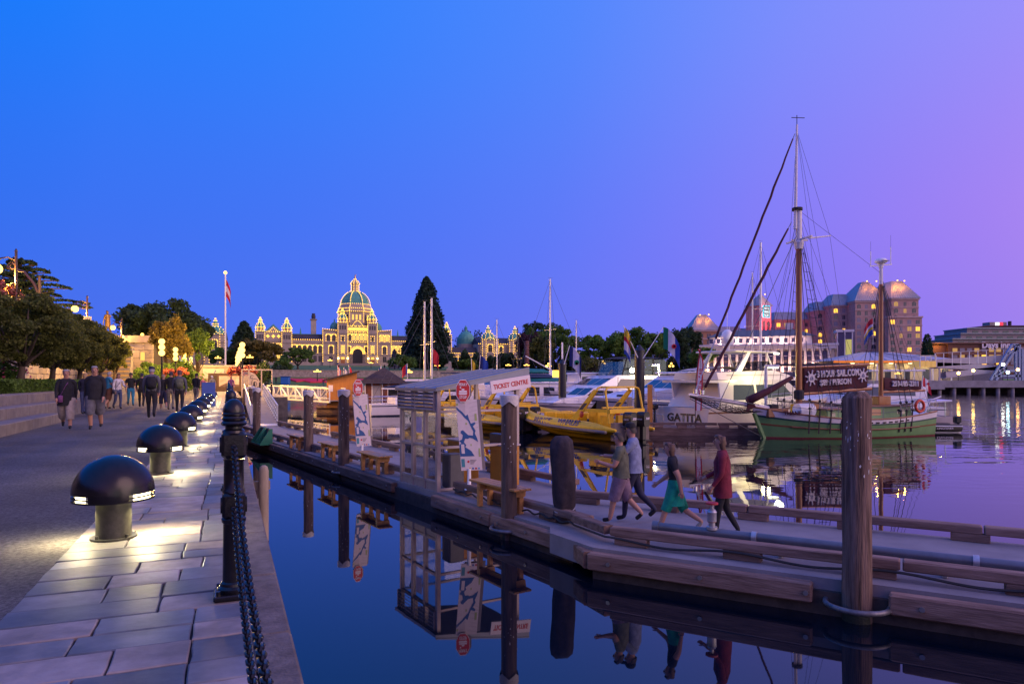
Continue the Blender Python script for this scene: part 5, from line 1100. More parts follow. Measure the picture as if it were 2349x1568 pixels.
# ---- yellow whale watching inflatables
m_yel = M('yellow_hypalon', (.80,.50,.012), .5, var=.1, scale=3); m_yelp = M('yellow_paint', (.78,.46,.012), .4, var=.1, scale=4); m_greyst = M('grey_strake', (.16,.13,.12), .6); m_seatd = M('seat_dark', (.03,.03,.05), .7); m_navy = M('print_navy', (.015,.025,.16), .5); m_ibuoy = M('orange_buoy', (.6,.06,.02), .5)
def rib(loc, hd, label):
    t = thing('inflatable_boat', label, 'boat', loc, hd, 'yellow whale watching boats'); L, w = 9.2, 1.22
    def path(off=0, dz=0): return [(0,w+off,.62+dz),(2.5,w+off,.63+dz),(5.0,w+off,.70+dz),(6.6,w*.93+off,.82+dz),(7.8,w*.70+off*.8,.98+dz),(8.7,w*.36+off*.5,1.14+dz),(9.05,0,1.2+dz)]
    P = path(); full_ = P+[(x,-y,z) for x,y,z in reversed(P[:-1])]
    dense = []
    for i in range(len(full_)-1):
        for k in range(4): dense.append(Vector(full_[i]).lerp(Vector(full_[i+1]),k/4))
    dense.append(Vector(full_[-1])); sm = [dense[0]]+[(dense[i-1]+dense[i]*2+dense[i+1])/4 for i in range(1,len(dense)-1)]+[dense[-1]]
    rad = [.06,.2,.29]+[.33]*(len(sm)-6)+[.29,.2,.06]; sm[0] = sm[0]-Vector((.35,0,0)); sm[-1] = sm[-1]-Vector((.35,0,0))
    MB().tube(sm, rad, 16).obj('tube', m_yel, t, smooth='all')
    for sg in (1,-1):
        st = [Vector((x,(y+.325)*sg,z-.10)) for x,y,z in P[:4]]+[Vector((x+.08,(y+.24)*sg,z-.14)) for x,y,z in P[4:6]]
        dn = []; 
        for i in range(len(st)-1):
            for k in range(3): dn.append(st[i].lerp(st[i+1],k/3))
        dn.append(st[-1]); MB().tube(dn,.085,8).obj('rub_strake', m_greyst, t, smooth='all')
        text('PRINCE     WHALES', .42, m_navy, t, (4.2 if sg > 0 else 3.4,sg*1.475,.83), (R(70),0,R(180) if sg > 0 else 0), bold=.008, shear=.25, ext=.03, sx=1.12)
        text('of', .20, m_navy, t, (4.02 if sg > 0 else 3.6,sg*1.48,.80), (R(70),0,R(180) if sg > 0 else 0), shear=.25, ext=.03)
    h = MB(); n = 10
    h.loft([[(x,y*.98,.5+z0),(x-.1,y*.7,.12+z0*.9),(x-.25,0,-.28+z0*1.3),(x-.1,-y*.7,.12+z0*.9),(x,-y*.98,.5+z0)] for x,y,z0 in ((.0,w,0),(3,w,0),(5,w,.05),(6.6,w*.9,.16),(7.8,w*.62,.32),(8.6,w*.3,.5),(8.95,.02,.62))], closed=False); h.obj('hull_bottom', m_yelp, t, smooth='all')
    MB().box(.1,7.4,-1.0,1.0,.50,.56).obj('floor', m_greyst, t); MB().loft([[(x,y,z) for y in (-w_,0,w_)] for x,w_,z in ((6.8,.95,.95),(7.8,.7,1.05),(8.6,.3,1.15))], closed=False).obj('bow_deck', m_cream, t)
    MB().box(-.15,.15,-1.1,1.1,.10,.95).obj('transom', m_greyst, t)
    for x in (3.3,4.2,5.1,6.0):
        for y in (-.55,.55):
            s_ = MB().bbox(x,x+.45,y-.42,y+.42,.75,.95,.04).obj('seat', m_seatd, t); MB().bbox(x-.12,x-.02,y-.42,y+.42,.70,1.28,.03).obj('seat_back', m_yelp, s_)
            MB().tube([(x+.5,y-.4,.7),(x+.5,y-.4,1.22),(x+.5,y+.4,1.22),(x+.5,y+.4,.7)],.028,6).obj('grab_rail', m_yelp, s_)
    MB().bbox(2.0,2.7,-.45,.45,.56,1.45,.06).obj('console', m_yelp, t); MB().loft([[(2.0,-.5,1.45),(2.0,.5,1.45)],[(2.75,-.45,1.35),(2.75,.45,1.35)],[(2.2,-.3,1.95),(2.2,.3,1.95)],[(2.0,-.5,1.45),(2.0,.5,1.45)]],closed=False).obj('console_cover', m_canvasb, t)
    # arch: two leaning side frames joined by a rounded hoop
    for sg in (1,-1):
        b = MB(); b.slab([(2.75,.92),(3.35,.92),(1.35,2.55),(1.12,2.50)],'y',sg*1.12-.05,sg*1.12+.05); fr = b.obj('arch_frame', m_yelp, t)
        b = MB(); b.slab([(2.25,1.52),(2.55,1.52),(2.15,1.85),(1.85,1.85)],'y',sg*1.12-.056,sg*1.12+.056); b.obj('arch_opening', m_seatd, fr)
        MB().tube([(.25,sg*1.12,.9),(.35,sg*1.12,1.6),(.55,sg*1.10,2.45)],.05,8).obj('arch_leg', m_yelp, t, smooth=True)
        MB().beam((.35,sg*1.12,1.52),(2.2,sg*1.12,1.50),.07,.16).obj('side_rail', m_yelp, t)
        MB().ball((2.3,sg*1.2,1.28),.17,10,6,sx=1,sy=.4).obj('life_ring', m_ibuoy, t, smooth='all')
    for x in (.55,1.25): MB().tube([(x,-1.11,2.42),(x,-1.02,2.60),(x,-.8,2.66),(x,.8,2.66),(x,1.02,2.60),(x,1.11,2.42)],.05,8).obj('arch_hoop', m_yelp, t, smooth=True)
    for y in (-1.0,1.0): MB().cyl((.55,y*.8,2.66),(1.25,y*.8,2.66),.04,n=7).obj('arch_tie', m_yelp, t)
    MB().beam((.3,-1.12,1.50),(.3,1.12,1.50),.22,.20).obj('cross_beam', m_yelp, t); MB().beam((.9,-1.0,1.66),(.9,1.0,1.66),.1,.06).obj('cross_rail', m_yelp, t)
    MB().box(1.0,1.2,-.9,-.1,.56,1.25).obj('locker', m_yelp, t); MB().box(1.0,1.2,.2,.9,.56,1.25).obj('locker', m_yelp, t)
    MB().cyl((.9,0,2.66),(.9,0,3.15),.015,n=5).obj('antenna', m_black, t); MB().ball((7.6,.3,1.2),.08,8,5).obj('cleat', m_ss, t)
    for y in (-.42,.42):
        o = MB(); o.loft([[(x0_,y+hy,z) for x0_,hy in ((-.15-dx,-.20*s_),(-.15-dx,.20*s_),(-.72-dx*.2,.18*s_),(-.72-dx*.2,-.18*s_))] for z, dx, s_ in ((.78,0,.8),(.9,0,1),(1.25,0,1.05),(1.42,.03,.9),(1.48,.1,.6))], cap0=True, cap1=True); mo = o.obj('outboard_motor', m_black, t, smooth=50)
        MB().box(-.55,-.3,y-.1,y+.1,-.35,.8).obj('outboard_leg', m_black, mo); MB().cyl((-.68,y,-.1),(-.3,y,-.1),.1,.06,n=10).obj('gearcase', m_black, mo); MB().box(-.8,-.2,y-.17,y+.17,.12,.15).obj('plate', m_black, mo)
        text('200', .15, m_wht, mo, (-.735,y-.02,1.16), (R(90),0,R(-90)), ext=.01, shear=.2, bold=.004); text('MERCURY', .08, m_wht, mo, (-.43,y+.208,1.12), (R(90),0,R(180)), ext=.01)
    return t
RH = math.atan2(8.0,-5.0)
r0 = rib((5.75,33.2,0), RH, 'nearest yellow inflatable whale boat with twin black outboards')
copy_tree(r0, None, 'middle yellow inflatable whale boat, partly behind the capped pile', (.75,39.5,0), RH+.02)
copy_tree(r0, None, 'leftmost yellow inflatable whale boat, mostly behind the shelter', (-2.95,45.5,0), RH+.02)
# finger dock by the yacht
fd = thing('finger_dock', 'wooden finger dock under the bowsprit and yacht stern', 'dock', (0,0,0))
pa, pb = V(1455,985,37.5), V(1745,992,37.0); nv = Vector((0,2.0,0))
b = MB(); b.prism([(pa.x,pa.y),(pb.x,pb.y),(pb.x,pb.y+1.9),(pa.x,pa.y+2.1)],-.1,.40); b.obj('deck', m_timber, fd)
for k in range(3):
    a_, b_ = pa.lerp(pb,k/3), pa.lerp(pb,(k+1)/3-.01); MB().beam((a_.x,a_.y+.05,.62),(b_.x,b_.y+.05,.62),.18,.14).obj('bull_rail', m_timber, fd)
    for q in (.15,.6): c = a_.lerp(b_,q); MB().cbox((c.x,c.y+.05,.475),(.5,.17,.15)).obj('rail_block', m_timber, fd)
for px, d, h, mt, lab, r_ in ((1424+100,40,2.1,m_pale,'pale square timber post on the finger dock',.09),(1588,39.2,1.9,m_teak,'orange brown timber post beside the black steel pile',.08)):
    pass
for px, d, ytop, mt, lab in ((1444,38,910,m_pale,'pale square timber post with electric box left of the black pile'),(1491,39,882,m_clap,'orange brown timber post right of the black pile')):
    p = V(px,ytop,d); t = thing('timber_post', lab, 'post', (p.x,d,.35)); MB().bbox(-.13,.13,-.1,.1,0,p.z-.35,.015).obj('post', mt, t); MB().bbox(.1,.24,-.12,.12,p.z-1.0,p.z-.5,.02).obj('electric_box', m_steel, t)
# ================================================================== SCHOONER  (local +X bow, +Y port; port side faces the camera)
m_sgreen = M('schooner_green', (.125,.27,.095), .45, var=.12, scale=2, bump=.05); m_dgreen = M('dark_green_paint', (.012,.06,.055), .45); m_spar = M('varnished_spar', (.30,.10,.02), .35, var=.25, scale=4, stretch=(3,3,.3), coat=.3)
m_swhite = M('schooner_white', (.66,.63,.64), .45, var=.07); m_maroon = M('maroon_canvas', (.055,.008,.018), .85, var=.3, scale=5, bump=.3); m_brownr = M('brown_rubrail', (.17,.055,.025), .55, var=.2); m_boots = M('schooner_boot', (.16,.03,.03), .6); m_tar = M('tarred_rope', (.02,.018,.02), .8)
SD = math.atan2(-2.7,-10.0)
sch = thing('schooner', 'green hulled two masted sailing schooner with maroon sail covers', 'schooner', (22.75,38.05,0), SD, None)
L, B = 10.75, 3.3
secs = hull(sch, L, B, 1.32, 1.62, m_sgreen, boot=m_boots, rake=.75, flare=.30, draft=.7, full=.50, transom_w=.66, zm=.98, n=24, bt=.055, stripe=[(.70,.77,m_dgreen),(.77,1.0,m_swhite),(.44,.50,m_brownr)])
def deckz(x): f = x/L; return (1-f)*(1-2*f)*1.32+4*f*(1-f)*.98+f*(2*f-1)*1.62
def halfb(x):
    s = min(secs, key=lambda q: abs(q[-1][0]-x)); return s[-1][1]
MB().tube([Vector((s[-1][0],s[-1][1],s[-1][2]+.02)) for s in secs],.045,6).obj('cap_rail', m_teak, sch); MB().tube([Vector((s[-1][0],-s[-1][1],s[-1][2]+.02)) for s in secs],.045,6).obj('cap_rail', m_teak, sch)
MB().tube([Vector((s[-1][0]*1.0,s[3][1]+(s[4][1]-s[3][1])*.8+.035,s[-1][2]*.47)) for s in secs[3:21]],.04,6).obj('rub_rail', m_brownr, sch)
for k in range(9): x = 2.2+k*.42; MB().box(x,x+.2,halfb(x)+.0,halfb(x)+.02,deckz(x)-.2,deckz(x)-.13).obj('scupper', m_tar, sch)
text('THANE', .26, m_maroon, sch, (9.05,1.0,1.33), (R(88),0,R(180-22)), ext=.02, bold=.01)
for x in (L-.25,): MB().beam((x+.1,0,1.3),(x-.6,0,-.3),.14,.2,up=(0,1,0)).obj('stem', m_sgreen, sch)
# bowsprit and net
tip = Vector((L+3.6,0,2.28)); heel = Vector((L-1.3,0,1.50))
MB().tube([heel, heel.lerp(tip,.5), tip],[.13,.11,.07],10).obj('bowsprit', m_swhite, sch, smooth=True)
for sg in (1,-1):
    MB().tube([Vector((L-.2,sg*.35,1.75)), Vector((L+1.2,sg*.30,1.95)), tip],.022,5).obj('bowsprit_rail', m_wire, sch)
net = MB()
for k in range(13):
    f = k/12; a_ = Vector((L-.3,.0,1.45)).lerp(tip,f); w_ = .5*(1-f)+.05; dp = .55*math.sin(PI*min(1,f*.95))*(1-f*.55)
    P = [a_+Vector((0,w_*math.cos(q),-.05-dp*math.sin(q))) for q in [PI*i/8 for i in range(9)]]; net.tube(P,.013,4)
    if k < 12:
        f2 = (k+1)/12; a2 = Vector((L-.3,.0,1.45)).lerp(tip,f2); w2 = .5*(1-f2)+.05; dp2 = .55*math.sin(PI*min(1,f2*.95))*(1-f2*.55)
        for i in range(0,9):
            for j in (i-1,i+1):
                if 0 <= j <= 8: q, q2 = PI*i/8, PI*j/8; net.tube([a_+Vector((0,w_*math.cos(q),-.05-dp*math.sin(q))), a2+Vector((0,w2*math.cos(q2),-.05-dp2*math.sin(q2)))],.010,4)
tag(net.obj('bowsprit_net', m_tar, sch), kind='stuff')
MB().cyl(tip-Vector((.05,0,.2)),(L-.55,0,.1),.02,n=5).obj('bobstay', m_wire, sch)
# masts
XM, XZ = L-2.85, L-8.1
MZ = dict(crs=10.35, head=11.95, top=16.45)
MB().cyl((XM,0,.9),(XM,0,MZ['crs']-.35),.17,.15,n=14).obj('main_mast', m_spar, sch, smooth=40)
MB().cyl((XM,0,MZ['crs']-.35),(XM,0,MZ['head']),.16,.15,n=12).obj('mast_head', m_swhite, sch, smooth=40)
MB().cyl((XM+.22,0,MZ['head']-1.0),(XM+.12,0,MZ['top']),.095,.05,n=10).obj('topmast', m_swhite, sch, smooth=40)
MB().cyl((XM+.1,0,MZ['head']-.02),(XM+.1,0,MZ['head']+.12),.27,n=12).obj('mast_cap', m_tar, sch)
MB().lathe([(.2,MZ['crs']-.45),(.26,MZ['crs']-.1),(.2,MZ['crs'])],12,(XM,0,0)).obj('hounds', m_swhite, sch)
ct = MB(); ct.beam((XM+.4,-.05,MZ['crs']),(XM-.5,.05,MZ['crs']+.05),.08,.10); ct.beam((XM,-1.0,MZ['crs']+.05),(XM,1.0,MZ['crs']+.05),.09,.08); ct.obj('crosstree', m_swhite, sch)
MB().cyl((XM+.1,.9,MZ['crs']-.05),(XM-2.15,-.2,MZ['crs']+.42),.045,.03,n=7).obj('flag_spar', m_swhite, sch)
MB().cyl((XM+.12,0,MZ['top']),(XM+.12,0,MZ['top']+.5),.02,n=5).obj('mast_pole', m_tar, sch); MB().beam((XM-.35,0,MZ['top']+.4),(XM+.45,0,MZ['top']+.34),.03,.03).obj('wind_vane', m_tar, sch)
MB().lathe([(.24,2.0),(.26,2.1),(.26,2.4),(.2,2.5)],12,(XM,0,0)).obj('mast_collar', m_tar, sch)
ZT = 9.15
MB().cyl((XZ,0,.9),(XZ,0,ZT-.9),.125,.11,n=12).obj('mizzen_mast', m_spar, sch, smooth=40); MB().cyl((XZ,0,ZT-.9),(XZ,0,ZT),.10,.09,n=10).obj('mizzen_head', m_swhite, sch)
MB().beam((XZ+.75,0,ZT+.05),(XZ-.72,0,ZT+.22),.05,.05).obj('antenna_bar', m_swhite, sch)
for x, z0, h in ((XZ+.68,ZT+.05,1.35),(XZ-.65,ZT+.22,1.6)): MB().cyl((x,0,z0),(x,0,z0+h*.6),.025,n=6).obj('antenna', m_whitep, sch); MB().cyl((x,0,z0+h*.6),(x,0,z0+h),.008,n=4).obj('antenna_whip', m_wire, sch)
rd = MB().lathe([(.2,ZT+.22),(.32,ZT+.3),(.31,ZT+.42),(.22,ZT+.50),(.02,ZT+.52)],16,(XZ,0,0)).obj('radar', m_white, sch, smooth='all'); MB().cyl((XZ,0,ZT),(XZ,0,ZT+.24),.12,n=10).obj('radar_stand', m_swhite, rd)
text('LOWRANCE', .09, m_txt, rd, (XZ,.325,ZT+.34), (R(90),0,R(180)), ext=.01)
# gaff sails under maroon covers, with sewn lettering
def banner(x0, x1, z0a, z1a, z0b, z1b, y, nm):
    b = MB(); n = 14; rr = random.Random(5)
    fr, bk = [], []
    for k in range(n+1):
        f = k/n; x = x0+(x1-x0)*f; za, zb = z0a+(z0b-z0a)*f+.03*math.sin(f*19), z1a+(z1b-z1a)*f
        bul = .06*math.sin(f*23)+.03*math.sin(f*41)
        fr.append([(x,y+.05,za),(x,y+.10+bul*.4,za+(zb-za)*.3),(x,y+.08+bul*.3,za+(zb-za)*.7),(x,y+.06,zb),(x,y-.14,zb),(x,y-.22,za+(zb-za)*.5),(x,y-.15,za)])
    b.loft(fr, cap0=True, cap1=True); return b.obj(nm, m_maroon, sch, smooth=60)
mc = banner(XM-.25, XM-4.25, 2.35, 3.62, 2.62, 3.78, .05, 'main_sail_cover')
MB().cyl((XM-.2,0,2.28),(XM-4.6,0,2.55),.09,n=8).obj('main_boom', m_spar, sch); MB().cyl((XM-.2,0,3.68),(XM-4.5,0,3.86),.06,n=8).obj('main_gaff', m_spar, sch)
m_chalk = M('chalk_white', (.62,.58,.58), .8, var=.1)
text('3 HOUR SAIL.COM', .50, m_chalk, mc, (XM-2.25,.235,3.36), (R(90),R(-2.5),R(180)), ext=.04, sx=.64, bold=.010)
text('$89 / PERSON', .42, m_chalk, mc, (XM-2.1,.235,2.90), (R(90),R(-2.5),R(180)), ext=.04, sx=.78, bold=.008)
def wheel(x, z, r_):
    b = MB(); b.cyl((x,.10,z),(x,.215,z),r_,n=18)
    for k in range(8):
        a_ = k*PI/4+.2; b.beam((x+r_*.9*math.cos(a_),.19,z+r_*.9*math.sin(a_)*1.1),(x+r_*1.55*math.cos(a_),.19,z+r_*1.55*math.sin(a_)*1.1),.05,.05)
        b.ball((x+r_*1.6*math.cos(a_),.19,z+r_*1.6*math.sin(a_)*1.1),.045,6,4)
    o = b.obj('ship_wheel_emblem', m_chalk, mc); tag(o, kind='stuff')
    q = MB(); q.slab([(x-r_*.55,z-r_*.3),(x+r_*.55,z-r_*.3),(x+r_*.4,z-r_*.5),(x-r_*.4,z-r_*.5)],'y',.21,.224); q.slab([(x-.02,z-r_*.25),(x-.02,z+r_*.6),(x-r_*.5,z-r_*.2)],'y',.21,.224); q.slab([(x+.02,z-r_*.25),(x+.02,z+r_*.5),(x+r_*.45,z-r_*.2)],'y',.21,.224); tag(q.obj('ship_emblem', m_navy, mc), kind='stuff')
wheel(XM-.62, 3.12, .22); wheel(XM-3.88, 3.27, .20)
zc = banner(XZ-.1, XZ-2.6, 2.45, 3.15, 2.50, 2.98, .05, 'mizzen_sail_cover')
MB().cyl((XZ-.1,0,2.36),(XZ-2.95,0,2.44),.075,n=8).obj('mizzen_boom', m_spar, sch)
text('250-889-2311', .40, m_chalk, zc, (XZ-1.45,.20,2.80), (R(90),0,R(180)), ext=.04, sx=.80, bold=.008)
# furled headsails on their stays
def stay(a_, b_, r_, mat, nm='stay', n=5): return MB().cyl(a_, b_, r_, n=n).obj(nm, mat, sch)
s_top, s_bot = Vector((XM+.25,0,MZ['top']-.5)), tip+Vector((-.35,0,.15))
def furl(a_, b_, f0, f1, r_, nm):
    P = [a_.lerp(b_,f0+(f1-f0)*k/20)+Vector((.015*math.sin(k*1.7),.02*math.sin(k*2.3),0)) for k in range(21)]; MB().tube(P,[r_*(.6+.4*min(1,k/5)) for k in range(21)],8).obj(nm, m_maroon, sch, smooth='all')
stay(s_top, s_bot, .02, m_wire); furl(s_top, s_bot, .02, .80, .062, 'furled_jib'); MB().cyl(s_top.lerp(s_bot,.80),s_bot,.035,n=6).obj('jib_tack', m_steel, sch)
s2t, s2b = Vector((XM+.45,0,MZ['crs']+.95)), tip+Vector((-.75,0,.10))
stay(s2t, s2b, .02, m_wire); furl(s2t, s2b, .04, .97, .075, 'furled_staysail')
s3t, s3b = Vector((XM+.3,.2,MZ['crs']+.2)), Vector((L+1.9,.1,1.9)); stay(s3t, s3b, .018, m_wire)
for q in (s_bot, s2b): MB().cyl(q-Vector((0,0,.1)),q+Vector((0,0,.12)),.10,n=10).obj('furling_drum', m_ss, sch)
st = MB(); st.tube([Vector((XM+.55,.15,3.15)),Vector((XM+1.6,.15,2.62)),Vector((XM+2.55,.15,2.2)),Vector((XM+3.15,.15,1.95))],[.10,.16,.20,.22],10); st.obj('boomed_staysail', m_maroon, sch, smooth='all')
MB().loft([[(XM+3.1,.15+dy,2.1) for dy in (-.1,.1)],[(XM+3.3,.15,1.35),(XM+2.7,.15,1.65)]],closed=False).obj('staysail_flap', m_maroon, sch)
# shrouds with ratlines
for XX, zt, off, rung in ((XM,MZ['crs']-.2,(.35,-.15,-.75,-1.35),True),(XZ,ZT-1.0,(.2,-.25,-.7),False)):
    for sg in (1,-1):
        ends = []
        for k, ox in enumerate(off):
            x = XX+ox; e_ = Vector((x,sg*(halfb(x)+.04),deckz(x)-.05)); q_ = Vector((XX+ox*.1,sg*.12,zt)); stay(q_, e_+Vector((0,0,.85)), .016, m_tar, 'shroud'); ends.append((q_,e_+Vector((0,0,.85))))
            MB().tube([e_+Vector((0,0,.85)), e_+Vector((0,.0,.45))],.028,5).obj('lanyard', m_rope, sch)
            MB().ball(e_+Vector((0,0,.85)),.07,8,5).obj('deadeye', m_tar, sch); MB().ball(e_+Vector((0,0,.42)),.07,8,5).obj('deadeye', m_tar, sch)
            MB().beam(e_+Vector((0,sg*.02,.42)), Vector((x,sg*(halfb(x)*.93+.05),.28)), .07,.03,up=(0,1,0)).obj('chainplate', m_tar, sch)
        rt = MB(); n_ = 17 if rung else 9
        for k in range(1,n_):
            f = k/n_; a_, b_ = ends[1][0].lerp(ends[1][1],f), ends[-1][0].lerp(ends[-1][1],f); 
            if not rung: a_, b_ = ends[0][0].lerp(ends[0][1],f), ends[1][0].lerp(ends[1][1],f)
            m_ = (a_+b_)/2-Vector((0,0,.05)); rt.tube([a_,m_,b_],.011,4)
        tag(rt.obj('ratlines', m_tar, sch), kind='stuff')
        MB().beam(ends[0][1]+Vector((0,0,-.1)), ends[-1][1]+Vector((0,0,-.1)), .05,.06).obj('pin_rail', m_tar, sch)
        for k in range(5):
            c = ends[0][1].lerp(ends[-1][1],.1+.2*k); MB().tube([c+Vector((.06*math.sin(q),.05,-.12-.28*abs(math.cos(q/2)))) for q in [2*PI*i/10 for i in range(11)]],.014,4).obj('coiled_line', m_rope, sch)
# running and standing wires
tp = Vector((XM+.12,0,MZ['top']-.3)); hd_ = Vector((XM,0,MZ['head']))
for a_, b_ in ((tp,Vector((XM-2.1,-.2,MZ['crs']+.45))),(Vector((XM-2.1,-.2,MZ['crs']+.45)),Vector((XM-2.6,.6,3.8))),(tp,Vector((XM+.1,1.0,MZ['crs']+.05))),(tp,Vector((XM-.2,-1.0,MZ['crs']+.05))),(Vector((XM+.1,1.0,MZ['crs']+.05)),Vector((XM-.2,1.6,1.6))),
               (hd_,Vector((XZ,0,ZT-.3))),(hd_,Vector((XM-3.6,0,3.8))),(hd_,Vector((XM-1.9,0,3.75))),(Vector((XZ,0,ZT-.4)),Vector((XZ-2.3,0,3.0))),(Vector((XZ,0,ZT-.5)),Vector((.1,.8,1.4))),(Vector((XZ,0,ZT-.5)),Vector((.1,-.8,1.4))),(hd_,Vector((L-.6,.6,1.7))),(hd_,Vector((L-.6,-.6,1.7))),
               (hd_,Vector((XM+2.4,.15,2.2))),(Vector((XM,0,MZ['crs'])),Vector((XM-2.9,1.55,1.2))),(Vector((XM,0,MZ['crs'])),Vector((XM-2.9,-1.55,1.2))),(hd_-Vector((0,0,.5)),Vector((XM-1.0,1.6,1.4))),(tp,Vector((XM-1.7,1.6,1.3))),(Vector((XM,0,MZ['crs']-.3)),Vector((L+.6,.3,1.8)))):
    stay(a_, b_, .010, m_wire, 'rigging_line', 4)
# deck houses, boxes, rails
c = cabin(sch, [(XM-2.6,.85),(XM-1.0,.9),(XM-1.05,1.48),(XM-2.6,1.45)], .95, .9, m_sgreen, 'fore_cabin'); MB().bbox(XM-2.7,XM-.9,-1.0,1.0,1.46,1.53,.02).obj('cabin_top', m_teak, sch)
for x in (XM-1.5,XM-2.2): window(c, [(x,1.12),(x+.3,1.12),(x+.3,1.32),(x,1.32)])
c = cabin(sch, [(1.5,1.0),(XZ+2.2,.9),(XZ+2.0,1.62),(1.6,1.60)], .98, .92, m_sgreen, 'aft_cabin'); MB().bbox(1.4,XZ+2.3,-1.05,1.05,1.60,1.67,.02).obj('cabin_top', m_teak, sch)
window(c, [(2.0,1.2),(2.5,1.2),(2.5,1.45),(2.0,1.45)]); window(c, [(XZ+.9,1.15),(XZ+1.7,1.15),(XZ+1.6,1.48),(XZ+.9,1.48)], m_spar)
MB().bbox(XZ-.2,XZ+.6,-.5,.5,1.66,2.15,.03).obj('hatch', m_spar, sch); MB().slab([(XM-1.1,1.5),(XM-.3,1.5),(XM-.5,1.95),(XM-1.0,1.85)],'y',-.4,.4).obj('skylight', m_spar, sch)
MB().bbox(XM+1.0,XM+2.2,-.3,.5,1.1,1.55,.03).obj('deck_chest', m_teak, sch)
MB().cyl((XM-.35,.55,1.45),(XM+.55,.55,1.45),.36,n=18).obj('life_raft', m_white, sch, smooth=50)
MB().cyl((XM+.35,.0,1.0),(XM+.35,.0,1.75),.14,n=12).obj('yellow_jug', m_yelp, sch)
MB().bbox(L-1.5,L-1.0,-.2,.2,1.5,1.75,.05).obj('windlass', m_tar, sch)
MB().tube([(1.35+.27*math.cos(q),1.28,1.62+.30*math.sin(q)) for q in [2*PI*i/20 for i in range(21)]],.075,8).obj('life_ring', m_ibuoy, sch, smooth='all')
for h in (.35,.65):
    MB().tube([Vector((s[-1][0],s[-1][1]-.05,s[-1][2]+h)) for s in secs[:23]],.012,4).obj('guard_wire', m_wire, sch); MB().tube([Vector((s[-1][0],-s[-1][1]+.05,s[-1][2]+h)) for s in secs[:23]],.012,4).obj('guard_wire', m_wire, sch)
for s in secs[::3]:
    for sg in (1,-1): MB().cyl((s[-1][0],sg*(max(s[-1][1]-.05,0)),s[-1][2]),(s[-1][0],sg*max(s[-1][1]-.05,0),s[-1][2]+.66),.016,n=5).obj('stanchion', m_ss, sch)
# stern davits and rear rail
MB().tube([(0,-1.0,1.9),(-.2,0,1.95),(0,1.0,1.9)],.03,6).obj('stern_rail', m_swhite, sch)
for y in (-.5,.5): MB().tube([(.2,y,1.2),(-.2,y,1.9),(-.9,y,2.1)],.04,6).obj('davit', m_swhite, sch)
# flags on the mizzen and stern
def flagmesh(w_, h_, droop=.2, n=10, waves=1.5, amp=.06):
    vs, fs = [], []; m = 6
    for i in range(n+1):
        for j in range(m+1):
            u, v = i/n, j/m; vs.append((w_*u*(1-.25*droop), amp*math.sin(u*waves*2*PI+v)*(.3+u), -h_*v-droop*w_*u*u*.8))
    for i in range(n):
        for j in range(m): a_ = i*(m+1)+j; fs.append((a_,a_+m+1,a_+m+2,a_+1))
    return vs, fs, n, m
def flag(name, label, base, top_, w_, h_, cols, rz=0, droop=.4, hoist_f=.95, vertical=True, emblem=None, pole_r=.025, group='flags around the harbour', pm=None):
    """cols: list of (share, material) along the fly when vertical else along the hoist"""
    base, top_ = Vector(base), Vector(top_); t = thing(name, label, 'flag', base, 0, group)
    MB().cyl((0,0,0), top_-base, pole_r, pole_r*.8, n=7).obj('pole', pm or m_whitep, t)
    vs, fs, n, m = flagmesh(w_, h_, droop); a_ = (top_-base)*hoist_f; d_ = (top_-base).normalized()
    ms = [c for _, c in cols]; acc = []; s_ = 0
    for sh_, _ in cols: s_ += sh_; acc.append(s_)
    b = MB(); 
    ca, sa = math.cos(rz), math.sin(rz)
    for k, f_ in enumerate(fs):
        i, j = k//m, k % m; q = (i+.5)/n if vertical else (j+.5)/m; mi = next((z for z, e in enumerate(acc) if q <= e+1e-6), len(acc)-1); b.f.append(f_); b.m.append(mi)
    for x, y, z in vs:
        hz = -z; p = a_ - d_*0 + Vector((x*ca-y*sa, x*sa+y*ca, z)); b.v.append(tuple(p))
    fl_ = b.obj('cloth', ms, t, smooth='all')
    if emblem:
        c = a_+Vector((w_*.45*ca,w_*.45*sa-.07,-h_*.5-droop*w_*.16)); 
        for (dx,dz,r_,mt) in emblem: MB().cyl(c+Vector((dx,-.01,dz)),c+Vector((dx,-.03,dz)),r_,n=12).obj('emblem', mt, fl_)
    return t
FL = {k: M('flag_'+k, c, .8, var=.08) for k, c in dict(red=(.45,.012,.03), white=(.62,.60,.66), blue=(.015,.06,.32), green=(.0,.17,.08), yellow=(.60,.42,.02), navy=(.01,.02,.12)).items()}
p = Vector((22.75,38.05,0)); 
mz = sch.matrix_basis @ Vector((XZ-.1,0,0)); st_ = Matrix.Translation((22.75,38.05,0)) @ Matrix.Rotation(SD,4,'Z')
w_ = st_ @ Vector((.1,0,1.5)); flag('maple_flag', 'small red and white flag on the stern of the schooner', w_, w_+Vector((.25,0,1.75)), .75, .5, [(.3,FL['red']),(.45,FL['white']),(.25,FL['red'])], rz=R(20), droop=.9, emblem=[(0,0,.07,FL['red'])])
w_ = st_ @ Vector((XZ+.9,.4,4.9)); flag('courtesy_flag', 'striped red, white and yellow flag hanging in the mizzen shrouds', w_, w_+Vector((0,0,1.5)), .6, .9, [(.3,FL['red']),(.2,FL['white']),(.2,FL['yellow']),(.3,FL['blue'])], rz=R(160), droop=1.2, vertical=False, pole_r=.01)
